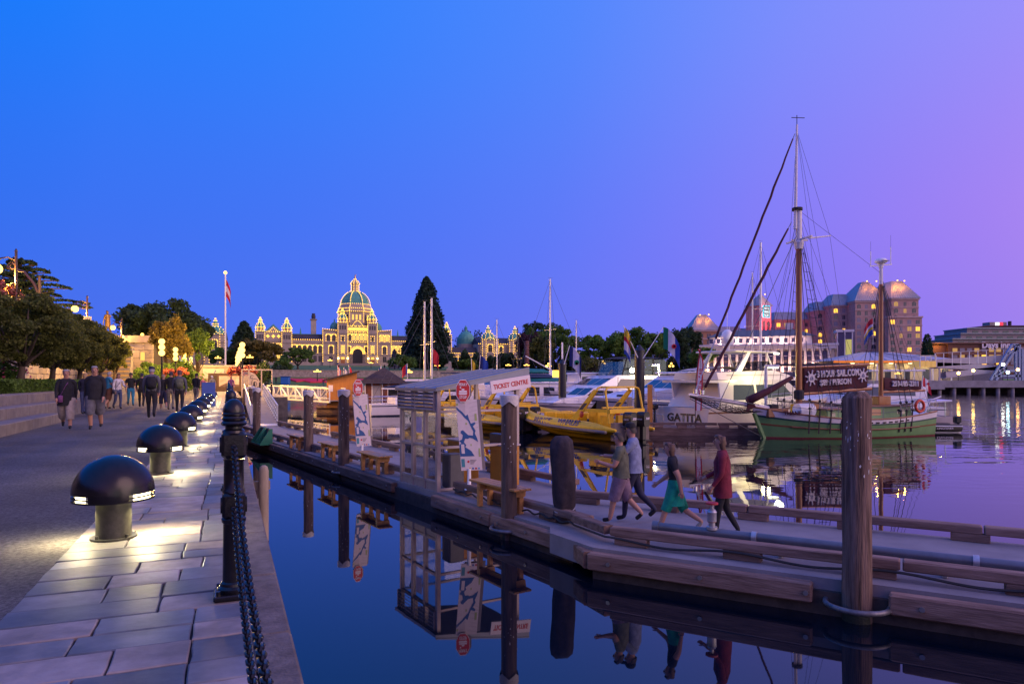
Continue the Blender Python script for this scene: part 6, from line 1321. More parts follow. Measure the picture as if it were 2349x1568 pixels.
# ================================================================== LEGISLATURE (local x along the front, y into the building, z world height)
m_lstone = M('legislature_stone', (.30,.25,.20), .85, var=.25, scale=.35, bump=.5, bscale=1.4, col2=(.40,.335,.27)); m_copper = M('copper_green', (.05,.24,.19), .6, var=.25, scale=.6, col2=(.10,.34,.27)); m_slate = M('roof_slate', (.045,.04,.05), .8, var=.3, scale=1.5)
m_wdark = M('window_dark', (.02,.02,.025), .2); m_wlit = GLOW('window_lit', (1.0,.55,.12), 1.5); m_band = M('stone_band', (.24,.20,.165), .85, var=.2, scale=.5)
m_bulb = GLOW('festoon_bulb', (1.0,.52,.07), 3.9); m_gold = M('gold_leaf', (.85,.50,.08), .3, .9); m_doorw = M('oak_door', (.25,.10,.03), .6)
LG = 11.0
class Lit:
    def __init__(s): s.b = MB(); s.n = 0
    def run(s, pts, sp=.82, r=.215):
        P = [Vector(p) for p in pts]; carry = 0
        for a_, b_ in zip(P[:-1], P[1:]):
            L = (b_-a_).length; k = max(1, round(L/sp/1.18))
            for i in range(k): s.b.octa(a_.lerp(b_, i/k), r)
        s.b.octa(P[-1], r)
    def put(s, t): tag(s.b.obj('light_string', m_bulb, t), kind='stuff')
def arch_pts(x, z0, z1, w, n=8):
    r = w/2; zc = z1-r; return [(x-r,z0),(x-r,zc)]+[(x-r*math.cos(PI*i/n), zc+r*math.sin(PI*i/n)) for i in range(1,n)]+[(x+r,zc),(x+r,z0)]
def awin(wall, lit, x, z0, z1, w, y, mat=None, bulbs=True):
    P = arch_pts(x,z0,z1,w); b = MB(); b.slab(P,'y',y-.10,y+.05); o = b.obj('window', mat or m_wdark, wall)
    MB().box(x-.05,x+.05,y-.14,y-.10,z0,z1-.1).obj('mullion', m_band, o)
    if bulbs: lit.run([(a_+(.35 if a_ > x else -.35 if a_ < x else 0),y-.3,c_+(.3 if c_ > z1-w/2 else 0)) for a_, c_ in P], .78)
def rwin(wall, x0, x1, z0, z1, y, mat=None):
    o = MB().box(x0,x1,y-.10,y+.05,z0,z1).obj('window', mat or m_wdark, wall); MB().box((x0+x1)/2-.05,(x0+x1)/2+.05,y-.14,y-.1,z0,z1).obj('mullion', m_band, o)
def cupola(t, lit, x, y, z0, r, h, n=8):
    # small open lantern, ogee copper dome and finial, all strung with bulbs
    MB().lathe([(r*.82,z0),(r*.82,z0+h*.22),(r*1.05,z0+h*.24),(r*1.05,z0+h*.28)],n,(x,y,0)).obj('lantern_drum', m_lstone, t)
    dm = [(r*1.0,z0+h*.28),(r*.92,z0+h*.40),(r*.68,z0+h*.54),(r*.38,z0+h*.64),(r*.30,z0+h*.70),(r*.32,z0+h*.82),(r*.12,z0+h*.90),(.05,z0+h)]
    MB().lathe(dm,n,(x,y,0)).obj('dome', m_copper, t)
    for k in range(n):
        a_ = 2*PI*k/n+.2; 
        if math.sin(a_) > .55: continue
        lit.run([(x+(rr+.2)*math.cos(a_),y+(rr+.2)*math.sin(a_),z) for rr, z in [(r*.85,z0+.2),(r*1.05,z0+h*.26)]+dm],.75)
    lit.run([(x+(r*1.12)*math.cos(q),y+r*1.12*math.sin(q),z0+h*.27) for q in [PI+PI*i/8 for i in range(9)]],.75)
def tower(t, lit, x0, x1, z1, y=-1.0, dp=None, cup_h=6.3, rows=()):
    dp = dp or (x1-x0); w = MB(); w.box(x0,x1,y,y+dp,LG-3,z1); wall = w.obj('tower_wall', m_lstone, t)
    for z in (z1-.5, z1-5.6, LG+4.6): MB().box(x0-.2,x1+.2,y-.2,y+dp,z,z+.4).obj('string_course', m_band, wall)
    for x in (x0,x1): lit.run([(x,y-.3,LG+.8),(x,y-.3,z1)],.82)
    lit.run([(x0,y-.3,z1),(x1,y-.3,z1)],.82)
    cupola(t, lit, (x0+x1)/2, y+dp/2, z1, (x1-x0)*.46, cup_h)
    for zz in rows:
        for k in range(3): q = x0+(x1-x0)*(.25+.25*k); rwin(wall,q-.35,q+.35,zz,zz+2.0,y)
    return wall
leg = thing('legislature_building', 'domed stone legislature outlined with strings of golden bulbs', 'building', (-74.7,330,0), R(18.2))
lit = Lit()
for mx in (1,-1):                                # west half mirrors the east half
    def X(a_, b_): return (min(a_*mx,b_*mx), max(a_*mx,b_*mx))
    # end pavilion: two turrets with a gabled front between
    for a_, b_ in ((-46.2,-42.1),(-34.7,-30.2)): tower(leg, lit, *X(a_,b_), 25.8, y=-1.2, rows=(22.2,))
    x0, x1 = X(-42.1,-34.7); w = MB(); w.box(x0,x1,-.4,8,LG-3,25.6); pw_ = w.obj('pavilion_wall', m_lstone, leg)
    b = MB(); b.slab([(x0,25.6),(x1,25.6),((x0+x1)/2,29.2)],'y',-.3,9); b.obj('gable_roof', m_copper, leg); b = MB(); b.slab([(x0+.9,25.7),(x1-.9,25.7),((x0+x1)/2,28.2)],'y',-.5,-.32); b.obj('gable_face', m_lstone, leg)
    lit.run([(x0,-.7,25.6),(x1,-.7,25.6)]); lit.run([(x0+1.8,-.8,25.8),((x0+x1)/2,-.8,27.6),(x1-1.8,-.8,25.8)])
    for k in range(3):
        x = x0+(x1-x0)*(.18+.32*k); awin(pw_, lit, x, 16.7, 19.9, 1.7, -.4, m_wlit if k == 2 else None); rwin(pw_, x-.9, x+.9, 12.2, 14.9, -.4, m_wlit if (k == 2 and mx > 0) else None)
        for q in range(4): lit.run([(x+.55*math.cos(q*PI/2),-.7,23.5+.55*math.sin(q*PI/2)),(x+.3*math.cos(q*PI/2+.8),-.7,23.5+.3*math.sin(q*PI/2+.8))],.5)
    for z in (15.6,20.9): MB().box(x0,x1,-.6,0,z,z+.4).obj('string_course', m_band, pw_)
    # long wing
    x0, x1 = X(-30.2,-16.2); w = MB(); w.box(x0,x1,.8,9,LG-3,22.3); ww = w.obj('wing_wall', m_lstone, leg)
    b = MB(); b.slab([(.6,22.3),(9.2,22.3),(6.5,24.9),(3.2,24.9)],'x',x0,x1); b.obj('wing_roof', m_slate, leg); MB().box(x0,x1,3.0,6.7,24.9,25.1).obj('roof_ridge', m_copper, leg)
    MB().cyl(((x0+x1)/2-3,5,25),((x0+x1)/2-3,5,28.3),.5,.05).obj('ridge_finial', m_copper, leg)
    lit.run([(x0,.4,22.3),(x1,.4,22.3)])
    for k in range(6):
        x = x0+(x1-x0)*(.08+.168*k); awin(ww, lit, x, 16.2, 19.5, 1.55, .8, m_wlit if (k in (0,1) and mx < 0) else None); rwin(ww, x-.75, x+.75, 11.9, 14.7, .8)
    for z in (15.4,20.6): MB().box(x0,x1,.6,1,z,z+.35).obj('string_course', m_band, ww)
    # block beside the portal
    x0, x1 = X(-16.2,-9.1); w = MB(); w.box(x0,x1,-.2,10,LG-3,27.4); bw = w.obj('block_wall', m_lstone, leg)
    lit.run([(x0 if mx > 0 else x1,-.5,LG+1),(x0 if mx > 0 else x1,-.5,27.6),(x1 if mx > 0 else x0,-.5,26.8)])
    for q in (.36,.72): awin(bw, lit, x0+(x1-x0)*q, 21.9, 24.7, 1.5, -.2, m_wlit if mx < 0 else None)
    awin(bw, lit, x0+(x1-x0)*.54, 15.9, 19.4, 1.6, -.2); rwin(bw, x0+(x1-x0)*.54-.8, x0+(x1-x0)*.54+.8, 11.8, 14.5, -.2)
    for z in (15,20.6,26.6): MB().box(x0,x1,-.4,0,z,z+.4).obj('string_course', m_band, bw)
    MB().lathe([(2.1,27.4),(2.1,28.6),(1.9,29.6),(1.2,30.8),(.3,31.4),(.25,32.4),(.02,33)],12,((x0+x1)/2+2.2*mx,6,0)).obj('side_dome', m_copper, leg)
    # portal towers
    x0, x1 = X(-9.3,-4.7); tw = tower(leg, lit, x0, x1, 30.7, y=-1.6, cup_h=6.6, rows=(27.3,))
    for z0, z1 in ((22.0,24.2),(15.9,19.6)):
        rwin(tw, (x0+x1)/2-.6,(x0+x1)/2+.6,z0,z1,-1.6,m_wlit if z0 < 20 else None)
        for x in ((x0+x1)/2-.8,(x0+x1)/2+.8): lit.run([(x,-1.9,z0),(x,-1.9,z1)],.75)
        lit.run([((x0+x1)/2-.8,-1.9,z1),((x0+x1)/2+.8,-1.9,z1)],.6)
    d_ = MB().box((x0+x1)/2-1.0,(x0+x1)/2+1.0,-1.72,-1.6,10.8,14.4).obj('side_door', m_doorw, tw); MB().box((x0+x1)/2-.8,(x0+x1)/2+.8,-1.76,-1.72,13.0,14.2).obj('fanlight', m_wlit, d_)
    for k in (-1,1): MB().ball(((x0+x1)/2+k*2.2,-3.0,13.5),.42,8,6).obj('door_globe', GLOW('globe_warm',(1,.62,.2),14), tw)
# chimney on the east wing
MB().box(-21.4,-19.0,5,7.4,22,32).obj('chimney', m_lstone, leg); MB().box(-21.8,-18.6,4.6,7.8,32,32.5).obj('chimney_cap', m_band, leg); MB().lathe([(.9,32.5),(1.0,34.0),(.7,34.8),(.9,35.2)],8,(-20.2,6.2,0)).obj('chimney_pot', m_slate, leg)
# centre block with the arched portal
w = MB(); w.box(-4.7,4.7,-.6,10,LG-3,29.2); cw_ = w.obj('centre_wall', m_lstone, leg)
for z in (21.2,25.9,29.0): MB().box(-4.7,4.7,-.85,-.5,z,z+.4).obj('string_course', m_band, cw_); lit.run([(-4.5,-1.1,z+.2),(4.5,-1.1,z+.2)])
for k in range(5):
    x = -3.7+1.85*k; awin(cw_, lit, x, 22.3, 25.0, 1.15, -.6, m_wlit if k > 0 else None)
    for q in range(6): lit.run([(x+.7*math.cos(q*PI/3),-.9,27.6+.7*math.sin(q*PI/3)),(x+.35*math.cos(q*PI/3+.5),-.9,27.6+.35*math.sin(q*PI/3+.5))],.5)
    lit.run([(x+.92,-.9,26.4),(x+.92,-.9,29.0)],.7)
for x in (-4.0,4.0): awin(cw_, lit, x, 16.4, 19.2, .9, -.6)
P = arch_pts(0,11.2,18.1,4.6,14); b = MB(); b.slab(P,'y',-.75,-.55); pt = b.obj('portal_recess', m_wdark, cw_)
for rr in (2.5,3.0,3.5): lit.run([(rr*math.cos(PI*i/16),-1.2,15.9+rr*math.sin(PI*i/16)) for i in range(17)],.66)
for x in (-3.6,-3.1,-2.6,2.6,3.1,3.6): MB().cyl((x,-.8,11.2),(x,-.8,15.6),.2,n=8).obj('portal_column', m_band, cw_)
b = MB(); b.slab([(-1.6,29.2),(1.6,29.2),(1.2,30.6),(.5,31.2),(.2,32.2),(-.2,32.2),(-.5,31.2),(-1.2,30.6)],'y',-.7,0); b.obj('centre_crest', m_lstone, cw_); lit.run([(-2.2,-1,29.6),(-1.4,-1,30.9),(-.4,-1,31.6),(.4,-1,31.6),(1.4,-1,30.9),(2.2,-1,29.6)],.6)
# entrance stairs
for k in range(8): MB().box(-9-k*.5,9+k*.5,-3-k*1.1,-1.7,LG-1.2-k*.32,LG+.1-k*.32).obj('stair_flight', m_band, leg)
# main dome: octagonal drum, ribbed copper dome, lantern and gilded figure
DX, DY = -.3, 9.0
def orings(prof, mat, nm, n=8, off=PI/8): 
    b = MB(); b.loft([[(DX+r*math.cos(2*PI*i/n+off),DY+r*math.sin(2*PI*i/n+off),z) for i in range(n)] for r, z in prof], cap0=True, cap1=True); return b.obj(nm, mat, leg)
dr = orings([(8.4,26),(8.4,36.2),(8.9,36.4),(8.9,36.9),(8.2,37.1),(8.2,38.2),(7.8,38.4),(7.5,40.2),(7.2,40.4)], m_lstone, 'dome_drum')
dprof = [(6.9,40.3),(6.75,41.3),(6.3,42.7),(5.5,44.0),(4.4,45.2),(3.1,46.1),(1.9,46.7)]
orings(dprof, m_copper, 'main_dome')
for k in range(8):
    a_ = 2*PI*k/8+PI/8
    if math.sin(a_) > .95: continue
    P = [(DX+(r+.3)*math.cos(a_),DY+(r+.3)*math.sin(a_),z) for r, z in dprof]
    MB().tube(P,.2,6).obj('dome_rib', m_copper, leg); lit.run([(DX+(r+.75)*math.cos(a_),DY+(r+.75)*math.sin(a_),z+.15) for r, z in dprof],.78); lit.run([(DX+8.7*math.cos(a_),DY+8.7*math.sin(a_),31.5),(DX+8.7*math.cos(a_),DY+8.7*math.sin(a_),36.3)],.8); lit.run([(DX+9.1*math.cos(a_),DY+9.1*math.sin(a_),36.9),(DX+8.5*math.cos(a_),DY+8.5*math.sin(a_),38.2),(DX+7.5*math.cos(a_),DY+7.5*math.sin(a_),40.3)],.75)
for r, z in ((9.1,36.5),(8.5,38.1),(7.4,40.3)):
    pts = [(DX+r*math.cos(2*PI*i/8+PI/8),DY+r*math.sin(2*PI*i/8+PI/8),z) for i in range(3,9)]; lit.run(pts,.8)
for k in range(8):
    a_ = 2*PI*k/8; 
    if math.sin(a_) > .3: continue
    for q in (-1.7,0,1.7):
        c = Vector((DX+7.76*math.cos(a_)-q*math.sin(a_), DY+7.76*math.sin(a_)+q*math.cos(a_), 0)); b = MB(); b.cbox((c.x,c.y,33.6),(.16,.9,2.6),a_); b.obj('drum_window', m_wlit if q == 0 or k == 6 else m_wdark, dr)
orings([(1.9,46.5),(1.75,47.0),(1.7,50.3),(2.1,50.5),(2.1,51.0),(1.5,51.8),(.9,52.6),(.5,53.0)], m_lstone, 'lantern')
for k in range(8):
    a_ = 2*PI*k/8+PI/8
    if math.sin(a_) < .6: lit.run([(DX+2.0*math.cos(a_),DY+2.0*math.sin(a_),47),(DX+2.0*math.cos(a_),DY+2.0*math.sin(a_),50.3),(DX+2.3*math.cos(a_),DY+2.3*math.sin(a_),50.9),(DX+1.4*math.cos(a_),DY+1.4*math.sin(a_),52.2),(DX+.6*math.cos(a_),DY+.6*math.sin(a_),53)],.72)
b = MB(); b.tube([(DX,DY,52.8),(DX,DY,53.6),(DX,DY,54.5),(DX,DY,55.0)],[.45,.36,.30,.14],8); b.ball((DX,DY,55.15),.22,8,6); b.tube([(DX,DY,54.6),(DX+.45,DY,54.9),(DX+.5,DY,55.6)],.08,5); b.obj('gilded_figure', m_gold, leg, smooth='all')
lit.put(leg)
# ---- annexe pavilions with corner turrets
def annexe(label, p0, p1, turrets, z1, arcade=None):
    t = thing('legislature_annexe', label, 'building', (-74.7,330,0), R(18.2)); l2 = Lit()
    w = MB(); w.box(p0,p1,-2,14,LG-4,z1-2); wall = w.obj('wall', m_lstone, t)
    b = MB(); b.slab([(-2.4,z1-2),(14.4,z1-2),(6,z1+1.6)],'x',p0,p1); b.obj('roof', m_slate, t)
    l2.run([(p0,-2.4,z1-2),(p1,-2.4,z1-2)])
    for x in turrets:
        r = 4.2; b = MB(); b.box(x-r,x+r,-4.5,3.5,LG-4,z1); tw = b.obj('turret_wall', m_lstone, t)
        for z in (LG+5,z1-4,z1-.4): MB().box(x-r-.2,x+r+.2,-4.7,3.5,z,z+.4).obj('string_course', m_band, tw)
        MB().lathe([(4.0,z1),(3.9,z1+1),(3.4,z1+2.2),(2.3,z1+3.3),(1.2,z1+3.9),(1.1,z1+4.6),(1.3,z1+4.8),(.5,z1+6.2),(.05,z1+7)],12,(x,-.5,0)).obj('turret_dome', m_copper, t)
        l2.run([(x-r,-4.9,z1),(x-2.2,-4.9,z1),(x,-4.9,z1+1.4),(x+2.2,-4.9,z1),(x+r,-4.9,z1)])
        for q in (-r,-2.2,2.2,r): l2.run([(x+q,-4.9,LG),(x+q,-4.9,z1)],.95)
        for a_ in (3.5,4.1,4.71,5.3,5.9): l2.run([(x+(rr+.2)*math.cos(a_),-.5+(rr+.2)*math.sin(a_),z) for rr, z in ((4.0,z1),(3.4,z1+2.2),(2.3,z1+3.3),(1.2,z1+3.9),(1.2,z1+4.8),(.5,z1+6.2),(.05,z1+7.2))],1.0)
        awin(tw, l2, x, LG+6.5, LG+10, 2.0, -4.5); rwin(tw, x-1, x+1, LG+.5, LG+3.5, -4.5)
    for k in range(5): x = p0+(p1-p0)*(.1+.2*k); awin(wall, l2, x, LG+6.3, LG+9.3, 1.4, -2, None, bulbs=(k % 2 == 0))
    l2.put(t); return t
annexe('lit stone annexe with a green turret dome left of the flagpole', -75, -59, [-63.2], 23.8)
annexe('lit stone annexe with two green domed turrets right of the giant conifer', 60, 84, [65.5,80.0], 23.6)
t = thing('colonnade', 'low lit colonnade linking the legislature to its right annexe', 'colonnade', (-74.7,330,0), R(18.2)); l3 = Lit()
MB().box(46.5,60,1,6,LG-4,13.5).obj('wall', m_lstone, t); MB().box(46.3,60,-1.5,6,14.6,16.6).obj('entablature', m_lstone, t); b = MB(); b.slab([(-1.5,16.6),(6.4,16.6),(4,19.8),(2,19.8)],'x',46.5,60); b.obj('roof', m_slate, t)
for k in range(6): MB().cyl((47+2.5*k,-1,LG-2),(47+2.5*k,-1,14.6),.4,n=8).obj('column', m_lstone, t); l3.run([(47+2.5*k,-1.9,13),(47+2.5*k,-1.9,16.6)],.9)
l3.run([(46.5,-1.9,16.7),(60,-1.9,16.7)]); l3.run([(46.5,-1.9,14.8),(60,-1.9,14.8)]); l3.put(t)
MB().lathe([(4.6,22),(4.6,24.6),(4.4,25.4),(3.6,27),(2.2,28.3),(.8,28.9),(.7,30.3),(.9,30.6),(.05,32)],16,(57.5,14,0)).obj('rear_dome', m_copper, t); MB().cyl((57.5,14,8),(57.5,14,22),4.6,n=16).obj('rear_rotunda', m_lstone, t)
# ================================================================== HOTEL, TERMINALS AND QUAY ON THE RIGHT
m_hbrick = M('hotel_brick', (.44,.265,.225), .85, var=.15, scale=.6, bump=.15); m_hroof = M('hotel_roof', (.26,.30,.32), .5, .3, var=.15, scale=.5); m_htrim = M('hotel_trim', (.48,.33,.29), .8, var=.1, scale=.5); m_hwin = M('hotel_window', (.03,.03,.05), .12, spec=.8); m_hcurt = M('window_curtain', (.22,.20,.24), .6, var=.2, scale=3); m_hlit = GLOW('hotel_window_lit', (1.0,.50,.07), 1.9); m_hlit2 = GLOW('hotel_window_dim', (1.0,.55,.2), .55)
hot = thing('grand_hotel', 'large brick hotel with steep grey roofs and warm lit windows', 'building', (0,0,0))
wmesh = {}
rw = random.Random(21)
def hblock(px0, px1, d, yeave, ybase=858, storeys=None, bay=2.75, ridge=None, depth=14, mat=None, lit_p=.18, inset=.32, arch=False, roofm=None, x_in=(0,0), sh=2.87):
    x0, x1 = V(px0,0,d).x, V(px1,0,d).x; ze = V(0,yeave,d).z; zb = 6.0
    MB().box(x0,x1,d,d+depth,zb-3,ze).obj('wall', mat or m_hbrick, hot); w = hot.children[-1]
    MB().box(x0-.3,x1+.3,d-.4,d+depth,ze-.7,ze).obj('cornice', m_htrim, hot); MB().box(x0-.15,x1+.15,d-.2,d+depth,ze-4.1,ze-3.8).obj('band', m_htrim, hot)
    if ridge:
        zr = V(0,ridge,d).z; q = inset*(x1-x0); a_ = min(depth*.45,(zr-ze)*.8)
        b = MB(); b.loft([[(x0-.6,d-.7,ze),(x1+.6,d-.7,ze),(x1+.6,d+depth,ze),(x0-.6,d+depth,ze)],[(x0+q,d+a_,zr),(x1-q,d+a_,zr),(x1-q,d+depth-a_,zr),(x0+q,d+depth-a_,zr)]],cap0=True,cap1=True); r_ = b.obj('roof', roofm or m_hroof, hot)
        n = int((x1-x0)/.9); sm = MB()
        for k in range(n+1):
            f = k/n; sm.beam((x0-.6+(x1-x0+1.2)*f,d-.72,ze+.05),(x0+q+(x1-x0-2*q)*f,d+a_-.02,zr+.05),.09,.09)
        tag(sm.obj('roof_seams', roofm or m_hroof, r_), kind='stuff')
    q = ze-1.0-sh
    while q > zb+2: MB().box(x0-.06,x1+.06,d-.12,d+.02,q+.15,q+.40).obj('storey_band', m_htrim, w); q -= sh
    n = max(1,int((x1-x0-.8)/bay)); rows = int((ze-1.0-zb)/sh)
    for r_ in range(rows):
        for c in range(n):
            x = x0+(x1-x0)*(c+.5)/n; z = ze-1.0-sh*(r_+1)+.55; u = rw.random(); m = m_hlit if u < lit_p*.6 else m_hlit2 if u < lit_p else m_hcurt if u < lit_p+.25 else m_hwin
            wide = (c % 3 != 1); ww = min(1.9 if wide else 1.2, bay*.62); key = (m.name, round(ww,2), arch and wide)
            if key not in wmesh:
                b = MB(); hh = 1.75
                if arch and wide: b.slab([(-ww/2,0),(ww/2,0),(ww/2,1.5),(ww/4,1.82),(0,1.92),(-ww/4,1.82),(-ww/2,1.5)],'y',-.02,.1)
                else: b.box(-ww/2,ww/2,-.02,.1,0,hh)
                b.box(-.05,.05,-.06,-.02,0,1.6,1); b.box(-ww/2-.12,ww/2+.12,-.14,.05,-.18,0,1)
                wmesh[key] = b.mesh('window', [m, m_htrim])
            link('window', wmesh[key], w, (x,d,z))
    return w
def amber(px, py, d, e, col=(1,.28,.02), off=(0,-1.5,.5)):
    p = V(px,py,d)+Vector(off); lamp_light('roof_light','POINT',hot,p+Vector((0,-.3,-.75)),e*.6,col,.2); MB().ball(p,.3,8,6).obj('roof_lamp', GLOW('amber_lamp',(1,.55,.12),3), hot)
hblock(2045,2107,288,684,ridge=640,inset=.30,depth=22,lit_p=.22,arch=True); hblock(2038,2115,285,725,depth=3,lit_p=.30)
hblock(1962,2046,292,690,ridge=641,inset=.42,depth=18,arch=True,lit_p=.14); hblock(1908,1963,299,700,ridge=672,inset=.25,arch=True); hblock(1872,1909,306,712,ridge=690,inset=.2,arch=True); hblock(1778,1873,314,733,ridge=714,inset=.05,lit_p=.3)
hblock(1690,1745,306,768,ridge=752,inset=.02); hblock(1586,1650,298,757,ridge=719,inset=.35,lit_p=.05,mat=M('hotel_brick_warm',(.36,.18,.10),.85,var=.12,scale=.6)); hblock(1650,1700,302,764,ridge=748,inset=.05)
amber(2000,645,292,1100,off=(0,4.0,.6)); amber(2022,645,292,1500,off=(0,4.0,.6)); amber(2068,644,288,2200,off=(0,3.0,.6)); amber(2084,644,288,1200,off=(0,3.0,.4)); amber(1630,723,298,1500,off=(0,2.8,.6)); amber(1610,724,298,900,off=(0,2.8,.6))
# sign tower
d = 296; x0, x1 = V(1722,0,d).x, V(1775,0,d).x; zt = V(0,700,d).z; xm = V(1746,0,d).x
b = MB(); b.loft([[(x0,d+6,0),(xm,d,0),(x1,d+3,0),(x1-2,d+11,0)],[(x0,d+6,zt),(xm,d,zt),(x1,d+3,zt),(x1-2,d+11,zt)]],cap1=True); tw = b.obj('sign_tower', m_hbrick, hot)
b = MB(); zp = V(0,671,d).z; b.loft([[(x0-.7,d+6,zt),(xm,d-.9,zt),(x1+.9,d+2.7,zt),(x1-1.6,d+12,zt)],[(xm+1.2,d+5,zp),(xm+1.4,d+4.6,zp),(xm+1.8,d+5,zp),(xm+1.4,d+5.6,zp)]],cap0=True,cap1=True); b.obj('tower_roof', m_hroof, hot)
MB().cyl((xm+1.5,d+5,zp),(xm+1.5,d+5,zp+14),.09,n=6).obj('roof_mast', m_whitep, hot)
ang = math.atan2(3,x1-xm); sgn = link('neon_sign', None, hot, (xm+(x1-xm)*.5-.05,d+1.35,V(0,714,d).z)); sgn.rotation_euler = (0,0,ang)
MB().box(-2.15,2.15,-.25,.0,-2.6,2.6).obj('sign_rim', GLOW('neon_cyan',(.10,.75,1.0),2.2), sgn); MB().box(-1.95,1.95,-.30,-.24,-2.4,2.4).obj('sign_face', M('sign_navy',(.005,.01,.05),.4), sgn)
text('HOTEL\nGRAND\nPACIFIC', 1.5, GLOW('neon_white',(.85,.95,1.0),1.6), sgn, (0,-.34,-.15), (R(90),0,0), sx=.68, ext=.02, bold=.02, sl=1.0)
for k in (-1,1): b = MB(); b.slab([(k*1.3-.8,-9),(k*1.3+.8,-9),(k*1.3+.8,-4.6),(k*1.3,-3.8),(k*1.3-.8,-4.6)],'y',-.08,.02); b.obj('tower_window', m_hwin, sgn)
lamp_light('red_flood','AREA',hot,(xm+3.2,d-4.5,V(0,752,d).z),3500,(1,.02,.06),3.0,(R(120),0,ang*.5)); lamp_light('red_flood','POINT',hot,(xm+2.6,d-1.2,V(0,702,d).z),900,(1,.02,.06),.4); amber(1752,678,d,900,off=(.6,.2,.6))
# ---- columned steamship terminal, floodlit
m_cpr = M('white_stone', (.62,.56,.52), .7, var=.08, scale=.6); m_cproof = M('terminal_roof', (.10,.115,.13), .7, var=.2, scale=.8)
cp = V(1915,0,200); cl_ = V(1612,0,212); an = math.atan2(cp.y-cl_.y, cp.x-cl_.x); Lc = (cp-cl_).xy.length
tag(MB().box(-6,Lc+40,-6,26,-3,5.45).obj('terminal_quay', m_path, loc=(cl_.x,cl_.y,0), rz=an), kind='structure')
ct = thing('columned_terminal', 'long white columned terminal building floodlit in pink and cream', 'building', (cl_.x,cl_.y,0), an)
MB().box(0,Lc,1.2,16,3,12.4).obj('wall', M('shaded_stone',(.40,.35,.31),.8,var=.1,scale=.6), ct); MB().box(-.6,Lc+.6,-.5,17,12.4,13.3).obj('entablature', m_cpr, ct); MB().box(-1,Lc+1,-1.0,17.4,13.3,13.9).obj('cornice', m_cpr, ct)  # wall colour darkened: shade behind the columns put in so they stand out
MB().box(2,Lc-6,1.0,15,13.9,16.3).obj('attic', m_cpr, ct)
b = MB(); b.loft([[(1.2,.2,16.3),(Lc-5.2,.2,16.3),(Lc-5.2,15.8,16.3),(1.2,15.8,16.3)],[(6,6,18.6),(Lc-10,6,18.6),(Lc-10,10,18.6),(6,10,18.6)]],cap0=True,cap1=True); b.obj('roof', m_cproof, ct)
MB().box(Lc-13,Lc-11,6,8,18,20.6).obj('chimney', m_cpr, ct)
nc = 17
for k in range(nc):
    x = 1.5+(Lc-3)*k/(nc-1); MB().cyl((x,.5,5.6),(x,.5,11.8),.42,.36,n=12).obj('column', m_cpr, ct); MB().box(x-.6,x+.6,-.1,1.1,11.8,12.4).obj('capital', m_cpr, ct); MB().box(x-.6,x+.6,-.1,1.1,5.0,5.6).obj('column_base', m_cpr, ct)
    if k < nc-1:
        x2 = x+(Lc-3)/(nc-1)/2
        MB().box(x2-.72,x2+.72,1.14,1.22,5.6,11.9).obj('window_strip', M('bronze_panel',(.10,.08,.06),.5), ct)
        for z0, z1 in ((5.9,8.3),(9.1,11.6)): o = MB().box(x2-.6,x2+.6,1.06,1.14,z0,z1).obj('window', m_hwin, ct); MB().box(x2-.62,x2+.62,1.02,1.06,(z0+z1)/2-.05,(z0+z1)/2+.05).obj('window_bar', m_cpr, o)
        if 2 < x2 < Lc-7: MB().box(x2-.5,x2+.5,.92,1.0,14.4,15.7).obj('attic_window', m_hwin, ct)
    if k % 2 == 0:
        lamp_light('column_uplight','AREA',ct,(x,-.9,5.75),430,(1,.52,.42) if k % 4 else (1,.66,.40),.8,(R(158),0,0))
        if 2 < x < Lc-7: lamp_light('attic_uplight','AREA',ct,(x,-.3,14.1),250,(1,.62,.56),.6,(R(150),0,0))
for q, (xa, za) in enumerate(((Lc+1.2,17.5),)):
    MB().box(Lc+1,Lc+5,2,8,3,17.2).obj('glass_stair_tower', m_hwin, ct); MB().box(Lc+.6,Lc+5.4,1.6,8.4,17.2,17.9).obj('tower_cornice', m_cpr, ct)
    for x in (Lc+.9,Lc+2.9,Lc+4.9): MB().box(x-.15,x+.15,1.8,2.0,3,17.2).obj('tower_mullion', m_cpr, ct)
    MB().box(Lc+3.1,Lc+4.7,1.85,1.95,4,15).obj('lit_glazing', GLOW('stair_glow',(1,.85,.3),.5), ct)
# ---- brown motel with lit sign, and the hotel above it
m_days = M('motel_brown', (.14,.06,.04), .85, var=.15, scale=.6); md = thing('brown_motel', 'long brown flat roofed motel with a white lit name sign', 'building', (0,0,0)); d = 300
x0, x1 = V(2112,0,d).x, V(2440,0,d).x; zt = V(0,788,d).z; MB().box(x0+12,x1,d,d+14,4,zt).obj('wall', m_days, md); b = MB(); b.box(x0,x0+12.5,d+1,d+14,4,zt-.6); b.obj('end_wing', m_days, md); MB().box(x0-.4,x1,d-.8,d+14.5,zt,zt+.5).obj('roof_edge', M('motel_edge',(.2,.1,.07),.8), md)
for r_ in range(3):
    MB().box(x0+12,x1,d-.25,d+.02,zt-4.9-2.8*r_,zt-3.9-2.8*r_).obj('balcony_band', M('motel_edge',(.2,.1,.07),.8), md)
    for k in range(15):
        x = x0+14+k*3.2; u = rw.random(); MB().box(x,x+2.1,d-.06,d+.05,zt-3.6-2.8*r_,zt-2.0-2.8*r_).obj('window', m_hlit if u < .2 else m_hlit2 if u < .45 else m_hcurt, md)
text('Days Inn', 3.6, GLOW('sign_white',(.9,.97,1.0),6.0), md, (V(2283,0,d).x,d-.6,V(0,792,d).z), (R(90),0,0), ext=.15, bold=.11, sx=1.0)
lamp_light('wall_lamp','POINT',md,(V(2135,0,d).x+3,d-1.2,zt-1.2),700,(1,.5,.1),.3)
